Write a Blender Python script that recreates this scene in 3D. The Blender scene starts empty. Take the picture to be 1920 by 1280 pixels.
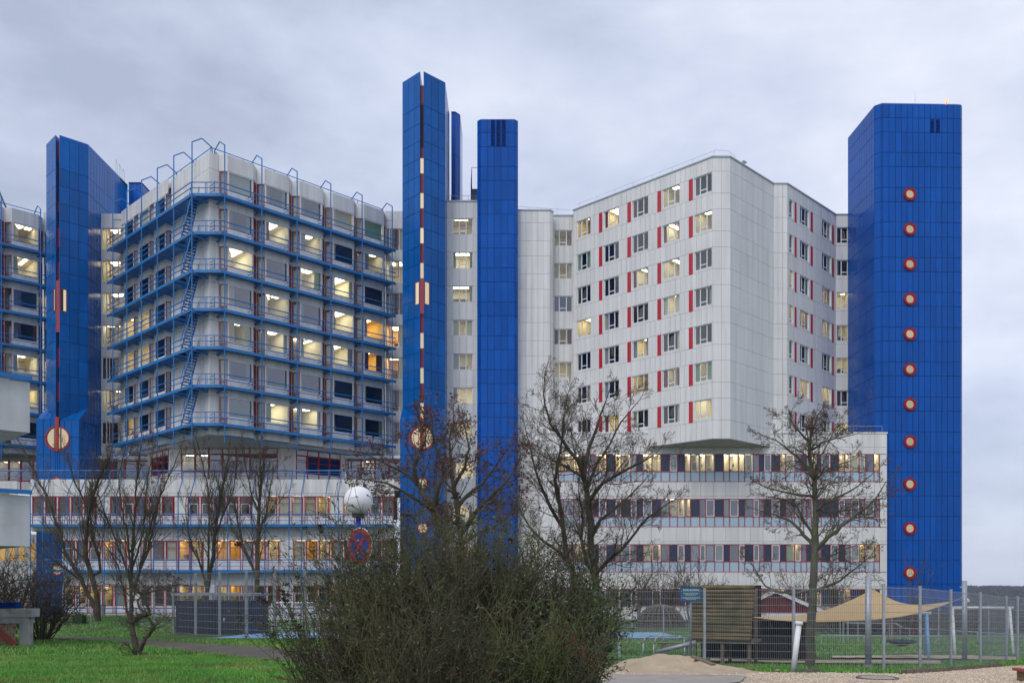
import bpy, math, random
import numpy as np
from mathutils import Vector

# ------------------------------------------------------------------ camera, sky, sun, exposure
SC = bpy.context.scene
COL = SC.collection
FPX, CXP, HYP = 1680.0, 960.0, 1085.0        # focal length, principal column, horizon row of the photograph

cam_d = bpy.data.cameras.new('camera')
cam = bpy.data.objects.new('camera', cam_d)
COL.objects.link(cam)
cam.location = (0, 0, 0)                     # eye level is z = 0, the ground lies about two metres below
cam.rotation_euler = (math.radians(90), 0, 0)
cam_d.sensor_fit = 'HORIZONTAL'
cam_d.sensor_width = 36.0
cam_d.lens = FPX / 1920 * 36.0
cam_d.shift_y = (HYP - 640) / 1920
cam_d.clip_start = 0.2
cam_d.clip_end = 9000
SC.camera = cam

SUN_EL, SUN_AZ = 46.0, 212.0                 # elevation; compass-like azimuth (behind the camera, to the left)
world = bpy.data.worlds.new('World')
SC.world = world
world.use_nodes = True
wn, wl = world.node_tree.nodes, world.node_tree.links
wn.clear()
w_out = wn.new('ShaderNodeOutputWorld')
w_mix = wn.new('ShaderNodeMixShader')
w_sky = wn.new('ShaderNodeTexSky')
w_sky.sky_type = 'NISHITA'
w_sky.sun_disc = False
w_sky.sun_elevation = math.radians(SUN_EL)
w_sky.sun_rotation = math.radians(SUN_AZ)
w_b1 = wn.new('ShaderNodeBackground'); w_b1.inputs['Strength'].default_value = 0.10
w_b2 = wn.new('ShaderNodeBackground'); w_b2.inputs['Strength'].default_value = 1.0
w_tc = wn.new('ShaderNodeTexCoord')
w_mp = wn.new('ShaderNodeMapping'); w_mp.inputs['Scale'].default_value = (1.0, 1.0, 2.1)
w_mp.inputs['Location'].default_value = (0.35, 0.1, 0.62)
w_n1 = wn.new('ShaderNodeTexNoise')
w_n1.inputs['Scale'].default_value = 2.7; w_n1.inputs['Detail'].default_value = 9.0
w_n1.inputs['Roughness'].default_value = 0.56; w_n1.inputs['Distortion'].default_value = 0.12
w_cr = wn.new('ShaderNodeValToRGB')
els = w_cr.color_ramp.elements
els[0].position = 0.33; els[0].color = (0.355, 0.40, 0.515, 1)
els[1].position = 0.68; els[1].color = (0.67, 0.70, 0.79, 1)
e = els.new(0.5); e.color = (0.50, 0.545, 0.675, 1)
w_b2c = w_cr
wl.new(w_tc.outputs['Generated'], w_mp.inputs['Vector'])
wl.new(w_mp.outputs['Vector'], w_n1.inputs['Vector'])
wl.new(w_n1.outputs['Fac'], w_cr.inputs['Fac'])
wl.new(w_cr.outputs['Color'], w_b2.inputs['Color'])
wl.new(w_sky.outputs['Color'], w_b1.inputs['Color'])
w_mix.inputs['Fac'].default_value = 0.88      # a nearly closed cloud cover
wl.new(w_b1.outputs[0], w_mix.inputs[1])
wl.new(w_b2.outputs[0], w_mix.inputs[2])
wl.new(w_mix.outputs[0], w_out.inputs['Surface'])

sun_d = bpy.data.lights.new('sun', 'SUN')
sun_d.energy = 1.0
sun_d.angle = math.radians(40)
sun_d.color = (1.0, 0.96, 0.9)
sun = bpy.data.objects.new('sun', sun_d)
COL.objects.link(sun)
sun.location = (0, 0, 60)
_el, _az = math.radians(SUN_EL), math.radians(SUN_AZ)
sdir = Vector((math.sin(_az) * math.cos(_el), math.cos(_az) * math.cos(_el), math.sin(_el)))   # towards the sun
sun.rotation_euler = sdir.to_track_quat('Z', 'Y').to_euler()

SC.view_settings.view_transform = 'Standard'
SC.view_settings.look = 'None'
SC.view_settings.exposure = 0.46
SC.view_settings.gamma = 1.0
SC.view_settings.use_curve_mapping = False
SC.cycles.use_denoising = True
SC.cycles.max_bounces = 8
SC.cycles.diffuse_bounces = 4
SC.cycles.glossy_bounces = 3
SC.cycles.transparent_max_bounces = 12
SC.cycles.sample_clamp_indirect = 6.0

RNG = random.Random(7)

# ------------------------------------------------------------------ helpers
def world_at(px, py, Y):
    return Vector(((px - CXP) / FPX * Y, Y, (HYP - py) / FPX * Y))

def zat(py, Y):
    return (HYP - py) / FPX * Y

def xat(px, Y):
    return (px - CXP) / FPX * Y

_GY = [-60, 0, 14, 22, 30, 42, 55, 70, 88, 120, 250, 600, 1100, 1500, 6000]
_GZ = [-1.95, -1.95, -2.0, -2.3, -2.65, -3.1, -3.5, -3.75, -3.95, -4.6, -9, -28, -40, -46, -60]
def gz(x, y):
    """height of the ground"""
    return (np.interp(y, _GY, _GZ) + 0.75 * np.exp(-((np.asarray(x) + 33) / 10) ** 2 - ((np.asarray(y) - 73) / 9) ** 2)
            - 0.22 * np.exp(-((np.asarray(x) - 12) / 9) ** 2 - ((np.asarray(y) - 34) / 7) ** 2))

def ground_px(px, py):
    """the ground point seen at a pixel"""
    lo, hi = 3.0, 140.0
    for _ in range(50):
        m = (lo + hi) / 2
        if HYP - FPX * float(gz(xat(px, m), m)) / m > py:
            lo = m
        else:
            hi = m
    return Vector((xat(px, lo), lo, float(gz(xat(px, lo), lo))))

MATS = {}
def nodes_of(name):
    m = bpy.data.materials.new(name)
    m.use_nodes = True
    MATS[name] = m
    return m, m.node_tree.nodes, m.node_tree.links

def pmat(name, col, rough=0.5, var=0.08, scale=1.2, obj=0.04, metallic=0.0, spec=0.5, bump=0.0, bscale=30.0,
         col2=None, c2scale=None, c2lo=0.45, c2hi=0.62, streak=0.0, island=0.0, rvar=0.0, detail=4.0, coat=0.0):
    m, n, l = nodes_of(name)
    b = n['Principled BSDF']
    b.inputs['Roughness'].default_value = rough
    b.inputs['Metallic'].default_value = metallic
    b.inputs['Specular IOR Level'].default_value = spec
    if coat:
        b.inputs['Coat Weight'].default_value = coat
        b.inputs['Coat Roughness'].default_value = 0.08
    g = n.new('ShaderNodeNewGeometry')
    noi = n.new('ShaderNodeTexNoise'); noi.inputs['Scale'].default_value = scale; noi.inputs['Detail'].default_value = detail
    l.new(g.outputs['Position'], noi.inputs['Vector'])
    mr = n.new('ShaderNodeMapRange'); mr.inputs[1].default_value = 0.25; mr.inputs[2].default_value = 0.75
    mr.inputs[3].default_value = 1 - var; mr.inputs[4].default_value = 1 + var
    l.new(noi.outputs['Fac'], mr.inputs[0])
    val = mr.outputs[0]
    def mul(a, bb):
        q = n.new('ShaderNodeMath'); q.operation = 'MULTIPLY'
        l.new(a, q.inputs[0]); l.new(bb, q.inputs[1]); return q.outputs[0]
    if obj:
        oi = n.new('ShaderNodeObjectInfo')
        m2 = n.new('ShaderNodeMapRange'); m2.inputs[3].default_value = 1 - obj; m2.inputs[4].default_value = 1 + obj
        l.new(oi.outputs['Random'], m2.inputs[0]); val = mul(val, m2.outputs[0])
    if island:
        m3 = n.new('ShaderNodeMapRange'); m3.inputs[3].default_value = 1 - island; m3.inputs[4].default_value = 1 + island
        l.new(g.outputs['Random Per Island'], m3.inputs[0]); val = mul(val, m3.outputs[0])
    if streak:
        mp = n.new('ShaderNodeMapping'); mp.inputs['Scale'].default_value = (2.2, 2.2, 0.12)
        l.new(g.outputs['Position'], mp.inputs['Vector'])
        n2 = n.new('ShaderNodeTexNoise'); n2.inputs['Scale'].default_value = 1.0; n2.inputs['Detail'].default_value = 5
        l.new(mp.outputs[0], n2.inputs['Vector'])
        m4 = n.new('ShaderNodeMapRange'); m4.inputs[1].default_value = 0.35; m4.inputs[2].default_value = 0.7
        m4.inputs[3].default_value = 1.0; m4.inputs[4].default_value = 1 - streak
        l.new(n2.outputs['Fac'], m4.inputs[0]); val = mul(val, m4.outputs[0])
    vm = n.new('ShaderNodeVectorMath'); vm.operation = 'SCALE'
    if col2 is not None:
        n3 = n.new('ShaderNodeTexNoise'); n3.inputs['Scale'].default_value = c2scale or scale; n3.inputs['Detail'].default_value = 6
        l.new(g.outputs['Position'], n3.inputs['Vector'])
        m5 = n.new('ShaderNodeMapRange'); m5.inputs[1].default_value = c2lo; m5.inputs[2].default_value = c2hi
        src = n3.outputs['Fac']
        if island:
            ad = n.new('ShaderNodeMath'); ad.operation = 'ADD'
            m6 = n.new('ShaderNodeMapRange'); m6.inputs[3].default_value = -0.15; m6.inputs[4].default_value = 0.15
            l.new(g.outputs['Random Per Island'], m6.inputs[0]); l.new(src, ad.inputs[0]); l.new(m6.outputs[0], ad.inputs[1])
            src = ad.outputs[0]
        l.new(src, m5.inputs[0])
        mx = n.new('ShaderNodeMix'); mx.data_type = 'RGBA'
        mx.inputs['A'].default_value = (*col, 1); mx.inputs['B'].default_value = (*col2, 1)
        l.new(m5.outputs[0], mx.inputs['Factor'])
        l.new(mx.outputs['Result'], vm.inputs[0])
    else:
        vm.inputs[0].default_value = col
    l.new(val, vm.inputs['Scale'])
    l.new(vm.outputs[0], b.inputs['Base Color'])
    if rvar:
        mr2 = n.new('ShaderNodeMapRange'); mr2.inputs[1].default_value = 0.3; mr2.inputs[2].default_value = 0.7
        mr2.inputs[3].default_value = max(0.02, rough - rvar); mr2.inputs[4].default_value = rough + rvar
        l.new(noi.outputs['Fac'], mr2.inputs[0]); l.new(mr2.outputs[0], b.inputs['Roughness'])
    if bump:
        n4 = n.new('ShaderNodeTexNoise'); n4.inputs['Scale'].default_value = bscale; n4.inputs['Detail'].default_value = 5
        l.new(g.outputs['Position'], n4.inputs['Vector'])
        bp = n.new('ShaderNodeBump'); bp.inputs['Strength'].default_value = bump; bp.inputs['Distance'].default_value = 0.05
        l.new(n4.outputs['Fac'], bp.inputs['Height']); l.new(bp.outputs[0], b.inputs['Normal'])
    return m

def emat(name, col, strength, var=0.0):
    m, n, l = nodes_of(name)
    n.remove(n['Principled BSDF'])
    e = n.new('ShaderNodeEmission'); e.inputs['Color'].default_value = (*col, 1); e.inputs['Strength'].default_value = strength
    if var:
        oi = n.new('ShaderNodeObjectInfo')
        mr = n.new('ShaderNodeMapRange'); mr.inputs[3].default_value = strength * (1 - var); mr.inputs[4].default_value = strength * (1 + var)
        l.new(oi.outputs['Random'], mr.inputs[0]); l.new(mr.outputs[0], e.inputs['Strength'])
    l.new(e.outputs[0], n['Material Output'].inputs['Surface'])
    return m

def gmat(name, tint, base, rough=0.03, gcol=(1, 1, 1)):
    """window glass: part clear, part mirror (more so at a glancing angle)"""
    m, n, l = nodes_of(name)
    n.remove(n['Principled BSDF'])
    tr = n.new('ShaderNodeBsdfTransparent'); tr.inputs['Color'].default_value = (*tint, 1)
    gl = n.new('ShaderNodeBsdfGlossy'); gl.inputs['Roughness'].default_value = rough; gl.inputs['Color'].default_value = (*gcol, 1)
    fr = n.new('ShaderNodeFresnel'); fr.inputs['IOR'].default_value = 1.6
    ad = n.new('ShaderNodeMath'); ad.operation = 'ADD'; ad.use_clamp = True; ad.inputs[1].default_value = base
    l.new(fr.outputs[0], ad.inputs[0])
    gg = n.new('ShaderNodeNewGeometry')          # only the side a ray enters by mirrors (no total reflection inside the thin pane)
    inv = n.new('ShaderNodeMath'); inv.operation = 'SUBTRACT'; inv.inputs[0].default_value = 1.0
    l.new(gg.outputs['Backfacing'], inv.inputs[1])
    ml = n.new('ShaderNodeMath'); ml.operation = 'MULTIPLY'
    l.new(ad.outputs[0], ml.inputs[0]); l.new(inv.outputs[0], ml.inputs[1])
    mx = n.new('ShaderNodeMixShader')
    l.new(ml.outputs[0], mx.inputs[0]); l.new(tr.outputs[0], mx.inputs[1]); l.new(gl.outputs[0], mx.inputs[2])
    l.new(mx.outputs[0], n['Material Output'].inputs['Surface'])
    return m

# --- surfaces of the buildings
pmat('blue_cladding', (0.000, 0.090, 0.430), rough=0.20, var=0.09, scale=0.2, obj=0.09, spec=0.20, rvar=0.08, streak=0.14)
pmat('blue_cladding_old', (0.000, 0.112, 0.415), rough=0.24, var=0.12, scale=0.25, obj=0.11, spec=0.20, rvar=0.08, streak=0.2)
pmat('blue_joint', (0.002, 0.018, 0.11), rough=0.6, var=0.02, obj=0)
pmat('blue_louvre', (0.001, 0.024, 0.15), rough=0.7, var=0.03, spec=0.05, obj=0)
pmat('blue_steel', (0.006, 0.175, 0.48), rough=0.42, var=0.10, scale=2.0, obj=0.05, streak=0.1)
pmat('blue_dark', (0.001, 0.026, 0.17), rough=0.7, var=0.05, spec=0.08)
pmat('white_cladding', (0.765, 0.755, 0.735), rough=0.42, var=0.04, scale=0.35, obj=0.035, spec=0.35, streak=0.15)
pmat('white_old', (0.745, 0.73, 0.71), rough=0.5, var=0.06, scale=0.5, obj=0.045, spec=0.3, streak=0.2)
pmat('white_joint', (0.30, 0.30, 0.31), rough=0.8, var=0.02, obj=0)
pmat('white_frame', (0.78, 0.79, 0.80), rough=0.35, var=0.03)
pmat('coping', (0.42, 0.46, 0.49), rough=0.35, var=0.06)
pmat('concrete', (0.66, 0.67, 0.68), rough=0.85, var=0.08, scale=0.8, streak=0.16, bump=0.15, bscale=12, col2=(0.5, 0.5, 0.48), c2scale=0.7, c2lo=0.56, c2hi=0.8)
pmat('soffit', (0.52, 0.53, 0.52), rough=0.8, var=0.06)
pmat('red_panel', (0.50, 0.012, 0.028), rough=0.35, var=0.04)
pmat('red_bright', (0.36, 0.022, 0.018), rough=0.4, var=0.04)
pmat('red_frame', (0.36, 0.013, 0.024), rough=0.4, var=0.05)
pmat('red_dark', (0.20, 0.008, 0.016), rough=0.45, var=0.06)
pmat('navy_panel', (0.020, 0.038, 0.085), rough=0.25, var=0.04)
pmat('sky_panel', (0.40, 0.52, 0.62), rough=0.12, var=0.03, spec=0.6)
pmat('red_ring', (0.36, 0.008, 0.014), rough=0.4, var=0.06, spec=0.2)
pmat('seal', (0.03, 0.03, 0.035), rough=0.7, var=0.02)
pmat('room_wall', (0.72, 0.66, 0.52), rough=0.9, var=0.03)
pmat('room_amber', (0.80, 0.60, 0.24), rough=0.9, var=0.03)  # amber lamplight put into the wall colour
pmat('room_grey', (0.38, 0.38, 0.38), rough=0.9, var=0.03)
pmat('room_dark', (0.045, 0.047, 0.052), rough=0.9, var=0.04)  # unlit room: its gloom is put into the wall colour
pmat('furniture', (0.10, 0.075, 0.055), rough=0.6, var=0.2, scale=1.5, obj=0.4)
pmat('curtain_cream', (0.66, 0.60, 0.44), rough=0.9, var=0.05, obj=0.1)
pmat('curtain_green', (0.30, 0.42, 0.25), rough=0.9, var=0.06, obj=0.1)
pmat('curtain_grey', (0.42, 0.43, 0.46), rough=0.9, var=0.05, obj=0.1)
pmat('curtain_red', (0.22, 0.06, 0.05), rough=0.9, var=0.05, obj=0.1)
pmat('curtain_dark', (0.03, 0.012, 0.016), rough=0.9, var=0.05, obj=0.1)
emat('lamp_white', (1.0, 0.90, 0.66), 6.6)
emat('lamp_warm', (1.0, 0.78, 0.42), 6.4)
emat('lamp_amber', (1.0, 0.74, 0.36), 6.6)
emat('lit_blind', (1.0, 0.84, 0.58), 0.50, 0.18)
emat('lit_blind_dim', (1.0, 0.87, 0.62), 0.33, 0.14)
emat('lit_amber', (1.0, 0.62, 0.20), 0.40, 0.25)
emat('warning_red', (1.0, 0.10, 0.04), 6.0)
gmat('glass', (0.90, 0.93, 0.92), 0.05)
gmat('glass_blue', (0.72, 0.78, 0.80), 0.14, 0.04, (0.90, 0.93, 1.0))

# ------------------------------------------------------------------ meshes
def mesh_from(name, verts, faces, mat, smooth=False):
    me = bpy.data.meshes.new(name)
    me.from_pydata([tuple(v) for v in verts], [], faces)
    if mat:
        me.materials.append(MATS[mat] if isinstance(mat, str) else mat)
    if smooth:
        me.polygons.foreach_set('use_smooth', [True] * len(me.polygons))
    me.update()
    return me

_cache = {}
BV = [(-.5, -.5, -.5), (.5, -.5, -.5), (.5, .5, -.5), (-.5, .5, -.5), (-.5, -.5, .5), (.5, -.5, .5), (.5, .5, .5), (-.5, .5, .5)]
BF = [(0, 3, 2, 1), (4, 5, 6, 7), (0, 1, 5, 4), (1, 2, 6, 5), (2, 3, 7, 6), (3, 0, 4, 7)]
def box_mesh(mat):
    k = ('box', mat)
    if k not in _cache:
        _cache[k] = mesh_from('box_' + mat, BV, BF, mat)
    return _cache[k]

class MB:
    """collects shapes into one mesh"""
    def __init__(s):
        s.v, s.f = [], []
    def add(s, vs, fs):
        o = len(s.v)
        s.v.extend(vs); s.f.extend([tuple(i + o for i in f) for f in fs])
    def box(s, c, size, rz=0.0):
        ca, sa = math.cos(rz), math.sin(rz)
        vs = []
        for (a, b, d) in BV:
            a *= size[0]; b *= size[1]; d *= size[2]
            vs.append((c[0] + a * ca - b * sa, c[1] + a * sa + b * ca, c[2] + d))
        s.add(vs, BF)
    def box2(s, lo, hi):
        s.box([(a + b) / 2 for a, b in zip(lo, hi)], [b - a for a, b in zip(lo, hi)])
    def quad(s, a, b, c, d):
        s.add([tuple(a), tuple(b), tuple(c), tuple(d)], [(0, 1, 2, 3)])
    def poly(s, pts):
        s.add([tuple(p) for p in pts], [tuple(range(len(pts)))])
    def tube(s, p, q, r0, r1=None, n=6, cap=True):
        r1 = r0 if r1 is None else r1
        p, q = Vector(p), Vector(q)
        d = q - p
        if d.length < 1e-6:
            return
        d.normalize()
        a = d.orthogonal().normalized(); b = d.cross(a)
        vs = []
        for c, r in ((p, r0), (q, r1)):
            for i in range(n):
                t = 2 * math.pi * (i + .5) / n
                vs.append(tuple(c + (a * math.cos(t) + b * math.sin(t)) * r))
        fs = [(i, (i + 1) % n, n + (i + 1) % n, n + i) for i in range(n)]
        if cap:
            fs += [tuple(range(n - 1, -1, -1)), tuple(range(n, 2 * n))]
        s.add(vs, fs)
    def path(s, pts, r, n=6):
        for a, b in zip(pts[:-1], pts[1:]):
            s.tube(a, b, r, r, n)
    def beam(s, p, q, w, h):
        """box-section bar from p to q, h high, w wide"""
        p, q = Vector(p), Vector(q)
        d = (q - p).normalized()
        side = d.cross(Vector((0, 0, 1)))
        side = side.normalized() if side.length > 1e-4 else Vector((1, 0, 0))
        up = side.cross(d)
        vs = []
        for c in (p, q):
            for (i, j) in ((-1, -1), (1, -1), (1, 1), (-1, 1)):
                vs.append(tuple(c + side * (i * w / 2) + up * (j * h / 2)))
        s.add(vs, [(0, 1, 2, 3), (7, 6, 5, 4), (0, 4, 5, 1), (1, 5, 6, 2), (2, 6, 7, 3), (3, 7, 4, 0)])
    def prism(s, pts, z0, z1):
        n = len(pts)
        vs = [(p[0], p[1], z0) for p in pts] + [(p[0], p[1], z1) for p in pts]
        fs = [tuple(range(n - 1, -1, -1)), tuple(range(n, 2 * n))] + [(i, (i + 1) % n, n + (i + 1) % n, n + i) for i in range(n)]
        s.add(vs, fs)
    def sphere(s, c, r, nu=20, nv=12, sz=1.0):
        vs, fs = [], []
        for j in range(nv + 1):
            ph = math.pi * j / nv
            for i in range(nu):
                th = 2 * math.pi * i / nu
                vs.append((c[0] + r * math.sin(ph) * math.cos(th), c[1] + r * math.sin(ph) * math.sin(th), c[2] + r * sz * math.cos(ph)))
        for j in range(nv):
            for i in range(nu):
                fs.append((j * nu + i, (j + 1) * nu + i, (j + 1) * nu + (i + 1) % nu, j * nu + (i + 1) % nu))
        s.add(vs, fs)
    def annulus(s, r0, r1, y0, y1, n=36, c=(0, 0)):
        """ring in the local x-z plane; front at y0, back at y1; inner radius r0"""
        vs, fs = [], []
        for i in range(n):
            t = 2 * math.pi * i / n
            cs, sn = math.cos(t), math.sin(t)
            for (r, y) in ((r1, y1), (r1, y0), (r0, y0), (r0, y1)):
                vs.append((c[0] + r * cs, y, c[1] + r * sn))
        for i in range(n):
            j = (i + 1) % n
            for k in range(3):
                fs.append((i * 4 + k, i * 4 + k + 1, j * 4 + k + 1, j * 4 + k))
        s.add(vs, fs)
    def disc(s, r, y, n=36, c=(0, 0)):
        s.add([(c[0] + r * math.cos(2 * math.pi * i / n), y, c[1] + r * math.sin(2 * math.pi * i / n)) for i in range(n)], [tuple(range(n))])
    def mesh(s, name, mat, smooth=False):
        return mesh_from(name, s.v, s.f, mat, smooth)

def ob(name, me, parent=None, loc=(0, 0, 0), rz=0.0, scale=None):
    o = bpy.data.objects.new(name, me)
    COL.objects.link(o)
    if parent is not None:
        o.parent = parent
    o.location = loc
    if rz:
        o.rotation_euler = (0, 0, rz)
    if scale:
        o.scale = scale
    return o

class Thing:
    """a top-level thing: an Empty at its base that parents its parts"""
    CAP = 285
    def __init__(s, name, label, cat, loc, group=None):
        s.o = ob(name, None, None, loc)
        s.o.empty_display_size = 0.5
        s.o['label'] = label; s.o['category'] = cat
        if group:
            s.o['group'] = group
        s.loc = Vector(loc)
        s.n = {}
        s.rest = {}
        s.back = {}
    def part(s, name, me, loc=(0, 0, 0), rz=0.0, scale=None, parent=None):
        """loc in world space; the mesh is local to loc"""
        o = ob(name, me, parent or s.o, Vector(loc) - (s.loc if parent is None else Vector((0, 0, 0))), rz, scale)
        return o
    def build(s, name, mb, mat, smooth=False, stuff=False):
        """a part from world-space geometry"""
        mb.v = [(v[0] - s.loc.x, v[1] - s.loc.y, v[2] - s.loc.z) for v in mb.v]
        o = ob(name, mb.mesh(name, mat, smooth), s.o)
        if stuff:
            o['kind'] = 'stuff'
        return o
    def box(s, name, c, size, mat, rz=0.0, tilt=None):
        k = s.n.get(name, 0)
        s.n[name] = k + 1
        if k >= s.CAP:
            s.rest.setdefault((name, mat), MB()).box(c, size, rz)
            return None
        o = s.part(name, box_mesh(mat), c, rz, size)
        if tilt:
            o.rotation_euler = (tilt[0], 0, rz + tilt[1])
        return o
    def backing(s, mat):
        return s.back.setdefault(mat, MB())
    def finish(s):
        for (name, mat), mb in s.rest.items():
            s.build(name, mb, mat, stuff=True)
        for mat, mb in s.back.items():
            s.build('wall', mb, mat)
        s.rest, s.back = {}, {}

class Face:
    """a vertical wall plane, left to right as seen from outside"""
    def __init__(s, x0, y0, x1, y1):
        s.p = Vector((x0, y0)); d = Vector((x1 - x0, y1 - y0)); s.L = d.length
        s.u = d / s.L
        s.i = Vector((-s.u.y, s.u.x))          # inwards
        s.rz = math.atan2(s.u.y, s.u.x)
    def pt(s, u, d=0.0, z=0.0):
        q = s.p + s.u * u + s.i * d
        return Vector((q.x, q.y, z))
    def upx(s, px):
        t = (px - CXP) / FPX
        return (t * s.p.y - s.p.x) / (s.u.x - t * s.u.y)
    def zpx(s, u, py):
        return zat(py, (s.p + s.u * u).y)

def panel(T, F, u0, u1, z0, z1, mat, name='panel', t=0.06, d=0.0, gap=0.03, tilt=0.0, back=None):
    c = F.pt((u0 + u1) / 2, d + t / 2, (z0 + z1) / 2)
    tl = (RNG.uniform(-tilt, tilt), RNG.uniform(-tilt, tilt)) if tilt else None
    T.box(name, c, (u1 - u0 - gap, t, z1 - z0 - gap), mat, F.rz, tl)
    if back:
        b = T.backing(back)
        b.quad(F.pt(u0, d + t + .004, z0), F.pt(u1, d + t + .004, z0), F.pt(u1, d + t + .004, z1), F.pt(u0, d + t + .004, z1))

def grid(T, F, us, zs, mat, skip=None, **kw):
    for i in range(len(us) - 1):
        for j in range(len(zs) - 1):
            if skip and skip(us[i], us[i + 1], zs[j], zs[j + 1]):
                continue
            panel(T, F, us[i], us[i + 1], min(zs[j], zs[j + 1]), max(zs[j], zs[j + 1]), mat, **kw)

def lin(a, b, n):
    return [a + (b - a) * i / n for i in range(n + 1)]

# ------------------------------------------------------------------ windows with rooms behind them
def bars_mesh(key, mat, rects, y0, y1):
    """rects: (x0, x1, z0, z1) bars"""
    k = ('bars', key, mat)
    if k not in _cache:
        mb = MB()
        for (a, b, c, d) in rects:
            mb.box2((a, y0, c), (b, y1, d))
        _cache[k] = mb.mesh('bars', mat)
    return _cache[k]

def room_mesh(w, h, d, mat):
    k = ('room', round(w, 2), round(h, 2), round(d, 2), mat)
    if k not in _cache:
        x = w / 2
        v = [(-x, 0, 0), (x, 0, 0), (x, d, 0), (-x, d, 0), (-x, 0, h), (x, 0, h), (x, d, h), (-x, d, h)]
        f = [(0, 1, 2, 3), (7, 6, 5, 4), (3, 2, 6, 7), (0, 3, 7, 4), (2, 1, 5, 6)]
        _cache[k] = mesh_from('room', v, f, mat)
    return _cache[k]

def lamp_mesh(w, d, mat, style):
    k = ('lamp', round(w, 2), round(d, 2), mat, style)
    if k not in _cache:
        mb = MB()
        if style == 0:                      # two long tubes running into the room
            for sx in (-.24, .24):
                mb.box2((sx * w - .17, .5, -.07), (sx * w + .17, d * .85, -.02))
        elif style == 1:                    # one wide luminous panel
            mb.box2((-.3 * w, .8, -.06), (.3 * w, d * .7, -.02))
        else:                               # small round spots
            for sx in (-.25, .2):
                mb.box2((sx * w - .36, .8, -.06), (sx * w + .36, 1.5, -.02))
        _cache[k] = mb.mesh('lamp', mat)
    return _cache[k]

def curtain_mesh(w, h, mat, folds=7):
    k = ('curt', round(w, 2), round(h, 2), mat)
    if k not in _cache:
        n = folds * 4
        v = []
        for i in range(n + 1):
            x = -w / 2 + w * i / n
            y = .035 * math.sin(i / n * folds * 2 * math.pi)
            v += [(x, y, 0), (x, y, h)]
        _cache[k] = mesh_from('curtain', v, [(2 * i, 2 * i + 2, 2 * i + 3, 2 * i + 1) for i in range(n)], mat, True)
    return _cache[k]

def furn_mesh(w, d, k):
    key = ('furn', round(w, 1), k)
    if key not in _cache:
        mb = MB(); r = random.Random(k)
        x = -w / 2 + .3
        while x < w / 2 - .5:
            ww = r.uniform(.3, .8)
            mb.box2((x, d * .55, 0), (x + ww, d * .55 + .4, r.choice([.5, .9, 1.2, 1.7])))
            x += ww + r.uniform(.05, .6)
        if k % 2:
            mb.box2((-w * .1, .3, .55), (w * .08, .36, .85))
        _cache[key] = mb.mesh('furniture', 'furniture')
    return _cache[key]

def room(parent, w, wh, style, depth=3.2, side=0.5, up=0.45, down=0.8, y=0.24, fixed=None):
    """a room behind a window whose sill is at z = 0 of the parent and head at wh"""
    rw, rh = w + 2 * side, wh + up + down
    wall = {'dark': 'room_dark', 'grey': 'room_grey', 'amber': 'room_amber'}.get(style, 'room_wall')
    # ring that closes the wall round the opening is the room's own front edge
    r = ob('room', room_mesh(rw, rh, depth, wall), parent, (0, y, -down))
    if style in ('lit', 'warm', 'amber', 'bright', 'spot'):
        lm = {'lit': 'lamp_white', 'warm': 'lamp_warm', 'amber': 'lamp_amber', 'bright': 'lamp_white', 'spot': 'lamp_white'}[style]
        st = {'lit': RNG.choice([0, 0, 1, 2]), 'warm': 1, 'amber': 1, 'bright': 1, 'spot': 2}[style]
        ob('ceiling_lamp', lamp_mesh(rw, depth, lm, st), parent, (RNG.uniform(-.13, .13) * rw, y + RNG.uniform(-.15, .3), rh - down), 0, (RNG.uniform(.7, 1.0), RNG.uniform(.55, 1.0), 1))
    if style in ('lit', 'warm', 'bright', 'spot', 'grey', 'amber') and RNG.random() < .75:
        ob('furniture', furn_mesh(rw, depth, RNG.randint(0, 5)), parent, (0, y, -down))
    return r

def curtains(parent, w, h, y=0.30, p=0.6):
    if RNG.random() > p:
        return
    m = RNG.choice(['curtain_cream', 'curtain_cream', 'curtain_green', 'curtain_grey', 'curtain_grey', 'curtain_red'])
    cw = round(RNG.choice([.16, .22, .3]) * w, 2)
    s = RNG.choice([-1, 1, 0])
    for q in ((-1, 1) if s == 0 else (s,)):
        ob('curtain', curtain_mesh(cw, round(h + .05, 2), m), parent, (q * (w / 2 - cw / 2), y, 0))

def frame_rects(w, h, b):
    x = w / 2
    return [(-x, x, 0, b), (-x, x, h - b, h), (-x, -x + b, b, h - b), (x - b, x, b, h - b)]

def pane(parent, x0, x1, z0, z1, y, mat='glass', name='pane', open_=0.0):
    o = ob(name, box_mesh(mat), parent, ((x0 + x1) / 2, y, (z0 + z1) / 2), 0, (x1 - x0, .012, z1 - z0))
    if open_:
        o.rotation_euler = (open_, 0, 0)
        o.location.y -= math.sin(open_) * (z1 - z0) / 2 * -1
    return o

def lining_mesh(w, h, d, mat):
    k = ('lining', round(w, 3), round(h, 3), round(d, 3), mat)
    if k not in _cache:
        x, t = w / 2, .025
        mb = MB()
        mb.box2((-x, 0.004, 0), (x, d, t)); mb.box2((-x, 0.004, h - t), (x, d, h))
        mb.box2((-x, 0.004, t), (-x + t, d, h - t)); mb.box2((x - t, 0.004, t), (x, d, h - t))
        _cache[k] = mb.mesh('lining', mat)
    return _cache[k]

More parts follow.
